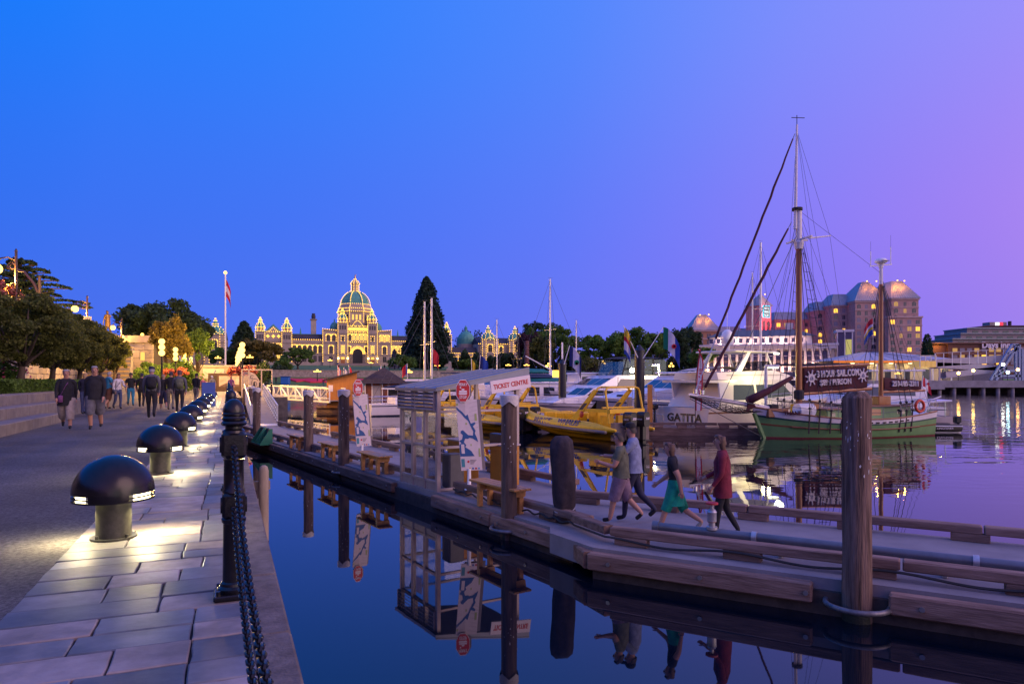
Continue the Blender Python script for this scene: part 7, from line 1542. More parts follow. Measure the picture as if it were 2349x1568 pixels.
up = thing('terraced_hotel', 'cream terraced hotel with balconies and a lit H sign on its roof', 'building', (0,0,0)); d = 370; m_up = M('cream_render', (.30,.24,.22), .8, var=.1, scale=.4)
for px0, px1, y0, y1, dd in ((2185,2460,850,778,0),(2212,2460,785,765,3),(2235,2460,768,752,6)):
    MB().box(V(px0,0,d).x,V(px1,0,d).x,d+dd,d+26,V(0,y0,d).z,V(0,y1,d).z).obj('storey', m_up, up); MB().box(V(px0,0,d).x-.6,V(px1,0,d).x,d+dd-1,d+26,V(0,y1,d).z,V(0,y1,d).z+.5).obj('roof_slab', m_hroof, up)
    for k in range(10):
        x = V(px0,0,d).x+3+k*5.6; MB().box(x,x+3.2,d+dd-.1,d+dd+.1,V(0,y1,d).z-3.6,V(0,y1,d).z-1.2).obj('balcony_window', m_hwin, up); MB().box(x-.3,x+3.5,d+dd-.9,d+dd-.8,V(0,y1,d).z-4.0,V(0,y1,d).z-3.0).obj('balcony_rail', GLASS('green_glass',(.6,.85,.8),.8), up)
b = MB(); xa, xb = V(2240,0,d).x, V(2460,0,d).x; b.slab([(xa,V(0,752,d).z),(xb,V(0,752,d).z),(xb,V(0,744,d).z),(xa+10,V(0,744,d).z)],'y',d+6,d+26); b.obj('dark_roof', M('roof_brown',(.05,.025,.03),.8), up)
MB().box(V(2300,0,d).x,V(2340,0,d).x,d+10,d+16,V(0,748,d).z,V(0,735,d).z).obj('roof_house', m_up, up); MB().cyl((V(2347,0,d).x,d+10,V(0,748,d).z),(V(2347,0,d).x,d+10,V(0,733,d).z),.9).obj('roof_flue', m_slate, up)
MB().box(V(2313,0,d).x,V(2322,0,d).x,d+9.6,d+9.9,V(0,745,d).z,V(0,736,d).z).obj('sign_panel', GLOW('sign_white2',(1,1,1),2.5), up); MB().box(V(2322,0,d).x,V(2330,0,d).x,d+9.6,d+9.9,V(0,745,d).z,V(0,736,d).z).obj('sign_panel', GLOW('sign_redlit',(1,.03,.06),2.5), up)
text('H', 2.4, M('sign_redpaint',(.5,.0,.02),.5), up, (V(2317.5,0,d).x,d+9.4,V(0,740.5,d).z), (R(90),0,0), bold=.05)
# ---- ferry terminal on its piled quay
m_qc = M('quay_beam', (.26,.25,.26), .85, var=.25, scale=.6); fq = thing('piled_quay', 'grey concrete ferry quay standing on piles at far right', 'quay', (0,0,0)); d = 158
x0, x1 = V(1928,0,d).x, V(2640,0,d).x; MB().box(x0,x1,d,d+45,1.35,2.95).obj('deck_beam', m_qc, fq); MB().box(x0+16,x0+24,d-.3,d+1,.9,2.7).obj('fender_panel', m_qc, fq); MB().box(x0+2,x1,d+1.5,d+44,1.0,1.35).obj('under_beam', m_tdark, fq)
for k in range(18):
    x = x0+3+k*3.4; MB().cyl((x,d+.8,-2),(x,d+.8,1.36),.42,n=10).obj('quay_pile', m_qc, fq)
    if k % 2: MB().cyl((x+1.5,d+4,-2),(x+1.5,d+4,1.36),.42,n=8).obj('quay_pile', m_qc, fq)
MB().box(x0+2,x1,d+8,d+9,-2,1.3).obj('back_wall', m_tdark, fq)
tm = thing('ferry_terminal', 'ferry terminal hall with broad pale hipped roof and lit cream walls', 'building', (0,0,0)); d = 184; xa, xb = V(1925,0,d).x, V(2215,0,d).x
MB().box(xa+1,xb-2,d+2,d+14,2.9,8.4).obj('wall', M('terminal_wall',(.50,.42,.30),.8,var=.1), tm); b = MB(); b.loft([[(xa-2,d-1,8.3),(xb+1,d-1,8.3),(xb+1,d+17,8.3),(xa-2,d+17,8.3)],[(xa+10,d+7,10.8),(xb-16,d+7,10.8),(xb-16,d+9,10.8),(xa+10,d+9,10.8)]],cap0=True,cap1=True); rf = b.obj('roof', M('pale_roof',(.42,.42,.46),.5,.2,var=.1), tm)
for k in range(9): MB().beam((xa-2+k*3.6,d-1.02,8.36),(xa+10+k*.6,d+6.95,10.85),.12,.1).obj('roof_seam', MATS['pale_roof'], rf)
MB().box(xa-1.8,xb+.8,d-.9,d-.6,7.7,8.25).obj('lit_fascia', GLOW('orange_fascia',(1,.25,.05),.8), tm)
for k in range(6): x = xa+3+k*5.2; MB().box(x,x+1.6,d+1.9,d+2.0,3.2,6.0).obj('doorway', m_hwin, tm); lamp_light('canopy_light','AREA',tm,(x+.8,d+.4,7.6),420,(1,.80,.32),1.0,(0,0,0)); MB().box(x+.4,x+1.2,d+.1,d+.7,7.5,7.62).obj('ceiling_lamp', GLOW('lamp_cream',(1,.8,.4),7), tm)
for k in range(7): x = xa+k*5; MB().cyl((x,d-.4,2.9),(x,d-.4,8.3),.18,n=8).obj('canopy_column', m_whitep, tm)
wk = thing('boarding_walkway', 'pale raised boarding walkways and lattice lift tower on the ferry quay', 'walkway', (0,0,0)); d = 164; m_wk = M('walkway_panel', (.36,.34,.38), .6, .2, var=.1, scale=1)
def run(p0, p1, h, w_=2.4, rail=True):
    p0, p1 = V(*p0,d), V(*p1,d); MB().beam(p0+Vector((0,0,h/2)),p1+Vector((0,0,h/2)),.1,h).obj('side_panel', m_wk, wk); MB().beam(p0+Vector((0,w_,h/2)),p1+Vector((0,w_,h/2)),.1,h).obj('side_panel', m_wk, wk); MB().beam(p0+Vector((0,w_/2,0)),p1+Vector((0,w_/2,0)),w_,.2).obj('walk_floor', m_wk, wk)
    if rail:
        MB().beam(p0+Vector((0,0,h+1.5)),p1+Vector((0,0,h+1.5)),.16,.16).obj('top_rail', m_wk, wk)
        for k in range(14): q = p0.lerp(p1,k/13); MB().beam(q+Vector((0,-.02,0)),q+Vector((0,-.02,h+1.5)),.12,.12,up=(0,1,0)).obj('stanchion', m_whitep, wk)
run((2145,841),(2400,824),1.7); run((2150,843),(2330,852),1.3,rail=False); run((2170,866),(2310,850),1.3,rail=False)
bx = V(2127,829,d); MB().box(bx.x-1.9,bx.x+1.9,d-.4,d+3,V(0,842,d).z,V(0,828,d).z).obj('lit_panel_box', M('sign_ochre',(.45,.28,.08),.6,emit=(1,.6,.15),es=.35), wk)
for x in (-1.9,-.6,.7,1.9): MB().box(bx.x+x-.08,bx.x+x+.08,d-.4,d-.24,V(0,842,d).z,V(0,816,d).z).obj('box_post', m_whitep, wk)
MB().box(bx.x-2,bx.x+2,d-.5,d+3,V(0,816,d).z,V(0,815,d).z).obj('box_roof', m_whitep, wk)
for px in (2135,2156): MB().box(V(px,0,d).x-.15,V(px,0,d).x+.15,d,d+.3,2.9,V(0,842,d).z).obj('support_post', m_wk, wk)
for a_, b_ in (((2272,872),(2322,790)),((2284,872),(2336,790)),((2322,790),(2336,790)),((2338,790),(2338,872)),((2330,790),(2330,872)),((2345,800),(2345,872)),((2290,850),(2330,850)),((2278,862),(2340,862)),((2310,812),(2332,800))):
    MB().beam(V(*a_,d-1.5),V(*b_,d-1.5),.5,.5,up=(0,1,0)).obj('lattice_member', M('lattice_blue',(.20,.26,.40),.5,.2), wk)

for px, py, col, lab in ((2206,858,(1,.5,.1),'amber quay lamp below the boarding walkway, leftmost'),(2240,852,(1,.62,.12),'yellow quay lamp under the boarding walkway'),(2309,838,(1,.95,.8),'white quay lamp left of the lattice tower leg'),(2320,856,(.6,.95,1.0),'cool white quay lamp at the lattice tower foot'),(2343,850,(1,.45,.12),'orange quay lamp at the right edge')):
    d = 157.4; p = V(px,py,d); t = thing('quay_lamp', lab, 'lamp', (p.x,d+1.2,2.95), 0, 'lamps on the ferry quay'); MB().cyl((0,0,0),(0,0,p.z-2.95),.06,n=6).obj('lamp_post', m_iron, t); MB().ball((0,-.1,p.z-2.95+.25),.34,9,6).obj('globe', GLOW('quay_glow_%d'%px,col,16.0), t, smooth='all')
# dock light beside the yacht
d = 39.3; p = V(1757,842,d); t = thing('dock_light', 'white dock lamp post shining on the motor yacht', 'lamp', (p.x,d,.35), 0); MB().cyl((0,0,-.5),(0,0,p.z-.35),.09,n=10).obj('lamp_post', m_whitep, t); MB().bbox(-.05,.75,-.14,.14,p.z-.35,p.z-.22,.03).obj('lamp_head', m_whitep, t); MB().bbox(.15,.70,-.12,.12,p.z-.41,p.z-.355,.02).obj('lamp_glass', GLOW('dock_lamp_glow',(1,1,.75),6.0), t)
lamp_light('dock_lamp_light','POINT',t,(.1,.25,p.z-.75),210,(1.0,.90,.38),.25)

d = 55; p = V(1512,838,d); t = thing('dock_light', 'slim dock lamp post among the white cruisers left of the yacht', 'lamp', (p.x,d,.35), 0); MB().cyl((0,0,-.5),(0,0,p.z-.35),.07,n=8).obj('lamp_post', m_whitep, t); MB().bbox(-.6,.05,-.12,.12,p.z-.35,p.z-.24,.03).obj('lamp_head', m_whitep, t); MB().bbox(-.55,-.1,-.1,.1,p.z-.40,p.z-.355,.02).obj('lamp_glass', GLOW('dock_lamp_warm',(1,.9,.55),5.0), t)
lamp_light('dock_lamp_light','POINT',t,(-.3,-.2,p.z-.7),330,(1.0,.86,.42),.2)
t = None
# ================================================================== TREES, HEDGES, LAMPS
def leafmat(n, c, c2):
    m = M(n, c, .75, var=.3, scale=1.2, col2=c2, island=1.45); nt = m.node_tree; b = nt.nodes['Principled BSDF']; out = nt.nodes['Material Output']
    tr_ = nt.nodes.new('ShaderNodeBsdfTranslucent'); nt.links.new(b.inputs['Base Color'].links[0].from_socket, tr_.inputs['Color']); mx = nt.nodes.new('ShaderNodeMixShader'); mx.inputs[0].default_value = .5
    nt.links.new(b.outputs[0], mx.inputs[1]); nt.links.new(tr_.outputs[0], mx.inputs[2]); nt.links.new(mx.outputs[0], out.inputs[0]); return m
ml_green = leafmat('leaf_green',(.068,.135,.020),(.145,.25,.04)); ml_olive = leafmat('leaf_olive',(.075,.090,.015),(.16,.175,.032)); ml_dark = leafmat('leaf_dark',(.028,.058,.022),(.062,.11,.04)); ml_lampgold = leafmat('leaf_lamplit',(.13,.11,.02),(.25,.19,.035)); ml_purple = leafmat('leaf_purple',(.05,.018,.028),(.09,.03,.045)); ml_bright = leafmat('leaf_bright',(.085,.165,.022),(.16,.27,.04)); ml_conif = leafmat('conifer_green',(.016,.042,.028),(.035,.075,.045))  # the gold leaf mix has golden lamp light put into its colour
m_bark = M('bark', (.07,.05,.04), .95, var=.3, scale=5, bump=.6, stretch=(2,2,.4))
def leaves(cent, size, nrm_bias=None, aspect=1.6, seed=0):
    g = np.random.default_rng(seed); n = len(cent); u = g.normal(size=(n,3)); u /= np.linalg.norm(u,axis=1)[:,None]; w = g.normal(size=(n,3))
    if nrm_bias is not None: w = w*.5+np.array(nrm_bias)
    v = np.cross(u,w); v /= np.linalg.norm(v,axis=1)[:,None]+1e-9; s = size*g.uniform(.6,1.3,(n,1)); a_ = u*s*aspect*.5; b_ = v*s*.5
    P = np.stack([cent-a_, cent+b_*1.0, cent+a_, cent-b_*1.0],1).reshape(-1,3); return P
def leaf_obj(name, cent, size, mat, parent, seed=0, **k):
    P = leaves(np.asarray(cent), size, seed=seed, **k); n = len(P)//4; me = bpy.data.meshes.new(name)
    me.vertices.add(n*4); me.vertices.foreach_set('co', P.ravel()); me.loops.add(n*4); me.loops.foreach_set('vertex_index', np.arange(n*4,dtype=np.int32)); me.polygons.add(n); me.polygons.foreach_set('loop_start', np.arange(0,n*4,4,dtype=np.int32)); me.polygons.foreach_set('loop_total', np.full(n,4,dtype=np.int32))
    me.materials.append(mat); me.update(); me.validate(); return link(name, me, parent)
def crown_pts(n, c, r, clumps=40, spread=.22, seed=0, shell=.55, low=-.55):
    g = np.random.default_rng(seed); d = g.normal(size=(clumps,3)); d /= np.linalg.norm(d,axis=1)[:,None]; d[:,2] = np.where(d[:,2] < low, -d[:,2]*.5, d[:,2]); rad = shell+(1-shell)*g.random((clumps,1))**.6
    cc = d*rad; k = g.integers(0,clumps,n); sz = g.uniform(.6,1.3,clumps)[k][:,None]
    q = g.normal(size=(n,3)); q /= np.linalg.norm(q,axis=1)[:,None]; p = cc[k]+q*spread*sz*g.random((n,1))**.4
    return p*np.array(r)+np.array(c)
def broad(label, base, h_trunk, crown, r, mat, n=4500, leaf=.3, seed=1, trunk_r=.2, lean=0, group='trees around the harbour', clumps=45, lobes=None, name='broadleaf_tree', shell=.55, spread=.24, low=-.55):
    t = thing(name, label, 'tree', base, 0, group); b = MB(); rr = random.Random(seed); top = Vector(crown)
    P = [Vector((0,0,-.3)), Vector((lean*.3,0,h_trunk*.5)), Vector((lean*.6,0,h_trunk)), top*.8+Vector((0,0,0))]
    b.tube(P,[trunk_r*1.25,trunk_r,trunk_r*.8,trunk_r*.3],9)
    for k in range(9):
        a_ = rr.uniform(0,6.28); e_ = top+Vector((r[0]*.7*math.cos(a_),r[1]*.7*math.sin(a_),r[2]*rr.uniform(-.3,.6))); m_ = P[2].lerp(e_,.5)+Vector((0,0,-.12*r[2])); b.tube([P[2]-Vector((0,0,.2)),m_,e_],[trunk_r*.5,trunk_r*.3,trunk_r*.1],6)
    b.obj('trunk', m_bark, t, smooth='all')
    pts = crown_pts(n, crown, r, clumps, spread, seed, shell, low)
    if lobes: 
        extra = [crown_pts(int(n*f), lc, lr, max(10,int(clumps*f)), spread*1.2, seed+7+i, shell) for i, (lc, lr, f) in enumerate(lobes)]; pts = np.concatenate([pts]+extra)
    leaf_obj('crown', pts, leaf, mat, t, seed+3); return t
def conifer(label, base, h, r, mat, n=7000, leaf=.5, seed=1, name='conifer_tree', group='trees around the harbour', power=.8, lump=9):
    t = thing(name, label, 'tree', base, 0, group); MB().tube([(0,0,-.5),(0,0,h*.5),(0,0,h*.97)],[r*.09,r*.06,.04],8).obj('trunk', m_bark, t)
    g = np.random.default_rng(seed); z = 1-g.random(n)**.62; a_ = g.random(n)*6.283; prof = (1-z)**power*np.minimum(1,(z+.10)*5)
    br = .76+.20*np.sin(a_*lump+np.floor(z*17)*2.1)*np.cos(z*47+a_*3)+.10*np.sin(a_*3+z*23)+.07*np.sin(a_*17+z*90)+g.normal(0,.06,n); rad = r*prof*br*(.55+.45*g.random(n)**.4)
    pts = np.stack([rad*np.cos(a_), rad*np.sin(a_), h*(.03+.97*z)-.10*rad],1); leaf_obj('crown', pts, leaf, mat, t, seed+1); return t
def cedar(label, base, h, r, mat, n=6000, leaf=.35, seed=1, tiers=9):
    t = thing('cedar_tree', label, 'tree', base, 0, 'trees around the harbour'); b = MB(); b.tube([(0,0,-.5),(0,0,h*.6),(0,0,h)],[r*.08,r*.05,.05],8); g = np.random.default_rng(seed); pts = []
    for k in range(tiers):
        z = h*(.28+.70*k/(tiers-1)); rr = r*(1-.80*(k/(tiers-1))**1.5)
        for q in range(7):
            a_ = q*.9+k*1.7+g.random()*.4; L = rr*g.uniform(.7,1.1); e_ = np.array([L*math.cos(a_), L*math.sin(a_), z+.05*L]); b.tube([(0,0,z-.3),tuple(e_*.6+np.array([0,0,z*.4])),tuple(e_)],[.12,.07,.03],5)
            m = n//(tiers*7); f = g.random(m)**.6; c = np.outer(f,e_)+np.outer(1-f,[0,0,z]); w = .17*L*(1.15-f); c[:,0] += g.normal(0,1,m)*w*.6; c[:,1] += g.normal(0,1,m)*w*.6; c[:,2] += g.normal(0,.055,m)*r*.12+.06*r*np.sin(f*3); pts.append(c)
    b.obj('trunk', m_bark, t); leaf_obj('crown', np.concatenate(pts), leaf, mat, t, seed+1, nrm_bias=(0,0,.0)); return t
# row of trimmed trees in the planter
PZ = GZ+.82
for i, (px, d, cy, rx, rz, lab) in enumerate(((24,26.5,758,2.35,1.45,'round olive green tree nearest the left edge above the roses'),(112,32,778,2.05,1.55,'round olive tree, second of the planter row'),(176,39,795,1.9,1.5,'round olive tree, third of the planter row behind the couple'),(224,47,803,1.75,1.42,'round olive tree, fourth of the planter row'),(258,56,812,1.35,1.5,'small round tree at the far end of the planter row by the stairs'))):
    c = V(px,cy,d); base = (c.x+(.35 if i == 0 else .1), c.y, PZ); broad(lab, base, 1.25, (c.x-base[0],0,c.z-PZ), (rx,rx,rz), ml_olive, n=int(34000-4500*i), leaf=.078, seed=20+i, trunk_r=.13, lean=.2, group='trimmed planter trees', clumps=130, name='planter_tree', spread=.18, shell=.55, low=-.9)
cedar('layered dark cedar rising behind the left street lamp', (V(45,0,66).x,66,5.9), V(0,604,66).z-5.9, 6.6, ml_conif, n=22000, leaf=.20, seed=4, tiers=9)
b_ = V(372,0,112); broad('large dark oak behind the golden lit tree', (b_.x,112,5.5), 3, (0,0,V(0,755,112).z-5.5), (6.4,6,4.6), ml_dark, n=13000, leaf=.36, seed=31, trunk_r=.5, clumps=90, lobes=[((5.0,0,V(0,775,112).z-5.5),(3.2,3,2.6),.3),((-3,0,V(0,722,112).z-5.5),(3,3,1.8),.25)])
b_ = V(395,0,78); broad('golden lit tree beside the three globe lamps', (b_.x,78,2.0), 1.5, (0,0,V(0,785,78).z-2.0), (2.3,2,2.9), ml_lampgold, n=6500, leaf=.24, seed=33, clumps=50)
b_ = V(452,0,92); broad('leafy tree with golden lights left of the annexe', (b_.x,92,2.5), 1.5, (0,0,V(0,798,92).z-2.5), (2.2,2,2.5), ml_green, n=5000, leaf=.26, seed=34)
def bush(label, c, r, mat, n=2500, leaf=.1, seed=1, group='shrubs and hedges', name='shrub', extra=None):
    t = thing(name, label, 'shrub', c, 0, group); b = MB(); rr = random.Random(seed)
    for k in range(6): a_ = k*1.05; b.tube([(0,0,-.1),(.3*r[0]*math.cos(a_),.3*r[1]*math.sin(a_),r[2]*.5),(.6*r[0]*math.cos(a_),.6*r[1]*math.sin(a_),r[2]*.9)],[.03,.02,.01],5)
    b.obj('stems', m_bark, t); leaf_obj('foliage', crown_pts(n,(0,0,r[2]*.75),r,40,.28,seed), leaf, mat, t, seed)
    if extra: leaf_obj('blossoms', crown_pts(extra[1],(0,0,r[2]*.9),(r[0]*1.05,r[1]*1.05,r[2]*1.05),60,.12,seed+5,.8), extra[2], extra[0], t, seed+2, aspect=1.0)
    return t
bush('ivy covered bush left of the first three globe lamp', tuple(V(318,868,66).xy)+(GZ,), (1.5,1.5,1.5), ml_bright, 3500, .17, 41); bush('tall ivy bush under the first three globe lamp', tuple(V(362,860,72).xy)+(GZ,), (2.2,2,2.0), ml_bright, 5000, .18, 42); bush('shrub below the golden tree', tuple(V(420,860,80).xy)+(GZ,), (2.2,2,1.9), ml_green, 3500, .2, 43); bush('conical shrub right of the photo wall', tuple(V(604,870,96).xy)+(GZ,), (1.2,1.2,2.2), ml_dark, 2500, .2, 44)
bush('clipped conifer bush before the granite corner', tuple(V(312,870,60).xy)+(GZ,), (.8,.8,1.3), ml_green, 2200, .12, 45)
m_pink = M('pink_petals', (.55,.10,.22), .7, var=.3, scale=8, island=1.3)
def hedge(label, s0, s1, t0, t1, h, mat, seed=1):
    t = thing('hedge', label, 'hedge', (0,0,0), A, 'clipped hedges'); g = np.random.default_rng(seed); n = int(620*(t1-t0)*(s1-s0+2*h)); n = min(n,9000)
    MB().box(s0+.08,s1-.08,t0+.08,t1-.08,PZ-.1,PZ+h-.08).obj('hedge_core', ml_dark, t); f = g.integers(0,3,n); u, v = g.random(n), g.random(n); p = np.empty((n,3))
    p[:,0] = np.where(f == 1, s1, s0+(s1-s0)*u); p[:,1] = np.where(f == 2, t0, t0+(t1-t0)*v); p[:,2] = np.where(f == 0, PZ+h, PZ+h*np.where(f == 1,u,v)); p += g.normal(0,.035,(n,3)); leaf_obj('foliage', p, .075, mat, t, seed)
hedge('clipped green hedge on the terrace at the left edge', -7.7,-6.9,15.5,19.2,.62,ml_bright,3); hedge('clipped green hedge block below the pink roses', -7.9,-7.0,19.6,23.4,.60,ml_bright,4); hedge('dark clipped hedge block right of the roses', -7.9,-7.0,24.2,27.0,.58,ml_green,5); hedge('long clipped hedge towards the stairs', -7.8,-7.0,29,46,.5,ml_green,6)
for k, (s_, t_, lab) in enumerate(((-8.4,17,'pink rose bush at the left edge of the terrace'),(-8.5,20.5,'pink rose bush behind the clipped hedge'),(-8.6,24.5,'pink rose bush right of the clipped hedge'),(-8.8,29,'loose shrub between the planter tree trunks'),(-8.7,34,'loose shrub with pink flowers behind the couple'))):
    bush(lab, pr(s_,t_,PZ), (1.1,1.1,.75), ml_green, 2600, .10, 50+k, 'rose bushes on the terrace', 'rose_bush', (m_pink,90,.11))
# south shore and legislature lawn trees
def gz_at(t_): q = t_-SH; return GZ if q < 8 else GZ+(q-8)*.211 if q < 18 else 5.3 if q < 36 else 5.4+(q-36)*.0328
def ground(px, d): p = V(px,0,d); t_ = p.x*PU.x+p.y*PU.y; return (p.x,d,gz_at(t_))
def tr(label, px, d, ytop, ymid, rx, mat, n=3000, leaf=.42, seed=1, **k):
    g = ground(px,d); zc = V(0,ymid,d).z; zt = V(0,ytop,d).z; rz = zt-zc; return broad(label, g, max(1.2,(zc-g[2]-rz)*.9), (0,0,zc-g[2]), (rx,rx,rz), mat, n=n, leaf=leaf, seed=seed, trunk_r=.28, **k)
g = ground(979,236); conifer('giant dark conifer standing right of the legislature', g, V(0,634,236).z-g[2], 10.4, ml_conif, n=26000, leaf=.62, seed=61, name='giant_conifer', power=.62, lump=7)
g = ground(560,225); conifer('dark conifer between flagpole and legislature', g, V(0,736,225).z-g[2], 6.6, ml_dark, n=8000, leaf=.6, seed=62, power=.55)
tr('broad tree with golden glow left of the legislature', 590,215,778,808,8.0,ml_lampgold,4500,.6,63); tr('round tree before the legislature left wing', 683,205,798,818,4.6,ml_green,4200,.42,64); tr('smaller tree at the foot of the legislature left wing', 652,196,820,838,2.6,ml_green,2200,.36,65); tr('green tree left of the giant conifer', 922,215,812,833,4.6,ml_green,3000,.45,66); tr('tree hiding the left annexe', 520,222,795,818,5.2,ml_green,3500,.5,67)
tr('dark cedar beyond the right annexe',1076,420,757,795,9.5,ml_conif,3500,.8,68); tr('tree before the right annexe turrets',1150,255,812,830,4.6,ml_green,3000,.55,69); tr('tall dark tree right of the annexe',1240,300,740,782,9.0,ml_dark,5000,.75,70); tr('purple leaved tree behind the totem',1218,255,760,800,5.2,ml_purple,4200,.6,71); tr('green tree beside the purple tree',1226,262,756,800,6.0,ml_green,4200,.6,72); tr('dense green tree behind the blue and white flag',1280,236,752,795,7.4,ml_green,5500,.6,73); tr('low bright shrub tree on the shore lawn',1350,190,822,838,4.2,ml_olive,2500,.4,74); tr('round green tree centre right of the shore',1365,230,768,800,7.0,ml_bright,5000,.6,75); tr('green tree left of the red and yellow flag',1420,226,760,798,5.4,ml_bright,4500,.55,76); tr('green tree behind the red and yellow flag',1460,228,757,800,5.4,ml_green,4500,.55,77); tr('green tree behind the green white and blue flag',1500,224,768,802,5.0,ml_bright,4000,.55,78)
tr('dark tree left of the hotel corner',1545,236,755,795,5.6,ml_dark,4500,.55,79); tr('far dark tree beside the hotel left tower',1580,280,752,790,6.5,ml_dark,4000,.65,80); tr('bright shrub tree below the hotel left tower',1612,205,798,818,4.2,ml_bright,3000,.4,81); tr('pale olive tree at the shore centre',1240,232,775,810,5.5,ml_olive,3500,.55,82); tr('green tree above the ticket sign',1075,240,822,836,3.6,ml_green,2500,.5,83)
g = ground(2127,250); conifer('narrow dark cypress before the brown motel', (g[0],250,6), V(0,765,250).z-6, 2.9, ml_dark, n=2500, leaf=.5, seed=84, power=.35)
g = ground(628,180); tr('dark conifer bush at the quay corner',640,170,838,856,2.4,ml_dark,1500,.35,85)
# low shrubbery closing the view under the far trees
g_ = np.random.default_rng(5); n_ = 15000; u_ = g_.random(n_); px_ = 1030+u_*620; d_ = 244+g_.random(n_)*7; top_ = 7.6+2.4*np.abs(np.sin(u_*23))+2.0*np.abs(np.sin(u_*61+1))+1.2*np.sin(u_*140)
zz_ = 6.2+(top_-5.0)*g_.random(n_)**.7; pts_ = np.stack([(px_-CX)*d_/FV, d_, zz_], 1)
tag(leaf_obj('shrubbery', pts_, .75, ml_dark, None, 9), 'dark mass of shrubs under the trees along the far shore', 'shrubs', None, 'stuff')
# totem pole
g = ground(1208,205); t = thing('totem_pole', 'carved dark wooden totem pole among the shore trees', 'totem pole', g); mt = M('totem_wood',(.14,.06,.05),.8,var=.4,scale=2); H_ = V(0,782,205).z-g[2]
for k in range(7): z = H_*k/7; MB().lathe([(.7,z),(.85,z+H_*.03),(.62,z+H_*.07),(.8,z+H_*.11),(.66,z+H_*.142)],10).obj('carved_figure', mt, t, smooth=50)
# ---- lamps
m_globe = GLOW('lamp_globe', (1.0,.62,.15), 3.6); m_globe_f = GLOW('lamp_globe_far', (1.0,.55,.10), 4.6)
def cluster(label, loc, h, r=.24, far=True, group='five globe street lamps'):
    t = thing('globe_lamp', label, 'street lamp', loc, 0, group); MB().lathe([(.22,0),(.2,.3),(.1,.4),(.07,h*.5),(.06,h)],8).obj('lamp_post', m_iron, t); b = MB()
    for k in range(4): a_ = k*PI/2+.5; b.tube([(0,0,h-.5),(.35*math.cos(a_),.35*math.sin(a_),h-.55),(.55*math.cos(a_),.55*math.sin(a_),h-.35)],.04,5)
    b.obj('lamp_arms', m_iron, t)
    for k in range(4): a_ = k*PI/2+.5; MB().ball((.55*math.cos(a_),.55*math.sin(a_),h-.15),r,9,6).obj('globe', m_globe_f, t, smooth='all')
    MB().ball((0,0,h+.45),r,9,6).obj('globe', m_globe_f, t, smooth='all'); return t
cl0 = None
for px, py, d, lab in ((500,820,205,'five globe lamp below the left annexe'),(757,826,250,'five globe lamp left of the legislature stairs'),(851,832,250,'five globe lamp right of the legislature stairs'),(728,851,158,'five globe lamp on the shore path above the flower bed'),(938,852,158,'five globe lamp behind the brown hut roof'),(1003,838,190,'five globe lamp behind the ferry stop octagon'),(1113,840,200,'five globe lamp above the blue flag'),(1166,852,185,'five globe lamp at the left of the shore trees'),(1208,842,185,'five globe lamp before the totem pole'),(1258,838,180,'five globe lamp beside the tall mast'),(1383,832,190,'five globe lamp above the canvas cruiser'),(1330,862,172,'five globe lamp right of the lantern pile'),(573,818,180,'five globe lamp right of the flower basket lamps'),(2060,866,176,'five globe lamp under the ferry walkway'),(1760,862,195,'five globe lamp before the columned terminal'),(1868,850,195,'five globe lamp at the right end of the columned terminal'),(1540,838,188,'five globe lamp left of the hotel trees'),(1960,846,180,'five globe lamp left of the ferry terminal')):
    g = ground(px,d) if px < 1900 else (V(px,0,d).x,d,2.95); ht = V(0,py,d).z-g[2]; 
    if cl0 is None: cl0 = cluster(lab, g, 4.6); cl0.scale = (1,1,1)
    else:
        c_ = copy_tree(cl0, None, lab, g)
    (cl0 if lab.endswith('left annexe') else c_).scale = (1.15,1.15,max(.4,ht/4.6))
def stacked(label, loc, h, flowers=False):
    t = thing('three_globe_lamp', label, 'street lamp', loc, 0, 'three globe lamps on the promenade'); MB().lathe([(.2,0),(.18,.4),(.09,.5),(.06,h-1.2),(.05,h)],10).obj('lamp_post', m_iron, t)
    for k, z in enumerate((h-.9,h-.45,h)): MB().ball((0,0,z),.235,12,8).obj('globe', m_globe, t, smooth='all')
    lamp_light('globe_light','POINT',t,(0,-.05,h+.45),3600,(1,.52,.09),.25)
    if flowers:
        g_ = MB()
        for a_ in (0,PI): g_.tube([(0,0,h-2.0),(.5*math.cos(a_),.5*math.sin(a_),h-1.9)],.03,5)
        g_.obj('basket_arm', m_iron, t)
        for a_ in (0,PI): c = (.65*math.cos(a_),.65*math.sin(a_),h-2.3); leaf_obj('flower_basket', crown_pts(900,c,(.62,.62,.5),30,.25,int(a_*9+3)), .12, M('basket_flowers',(.50,.07,.09),.7,var=.4,scale=5,col2=(.55,.22,.05),island=1.4), t, 5)
    return t
HL = 6.05-GZ
for k in range(4): stacked(['three globe lamp nearest, before the ivy bush','three globe lamp with flower basket, second on the left','three globe lamp, third on the left below the golden tree','three globe lamp, fourth on the left by the photo wall'][k], pr(-4.8,60.2+15.3*k), HL, k == 1)
for k in range(5): stacked(['three globe lamp with hanging flowers nearest the quay gate','three globe lamp, second behind the quay gate','three globe lamp, third behind the quay gate','three globe lamp, fourth behind the quay gate','three globe lamp, farthest behind the quay gate'][k], pr(1.15,63.2+9*k), HL, k < 2)
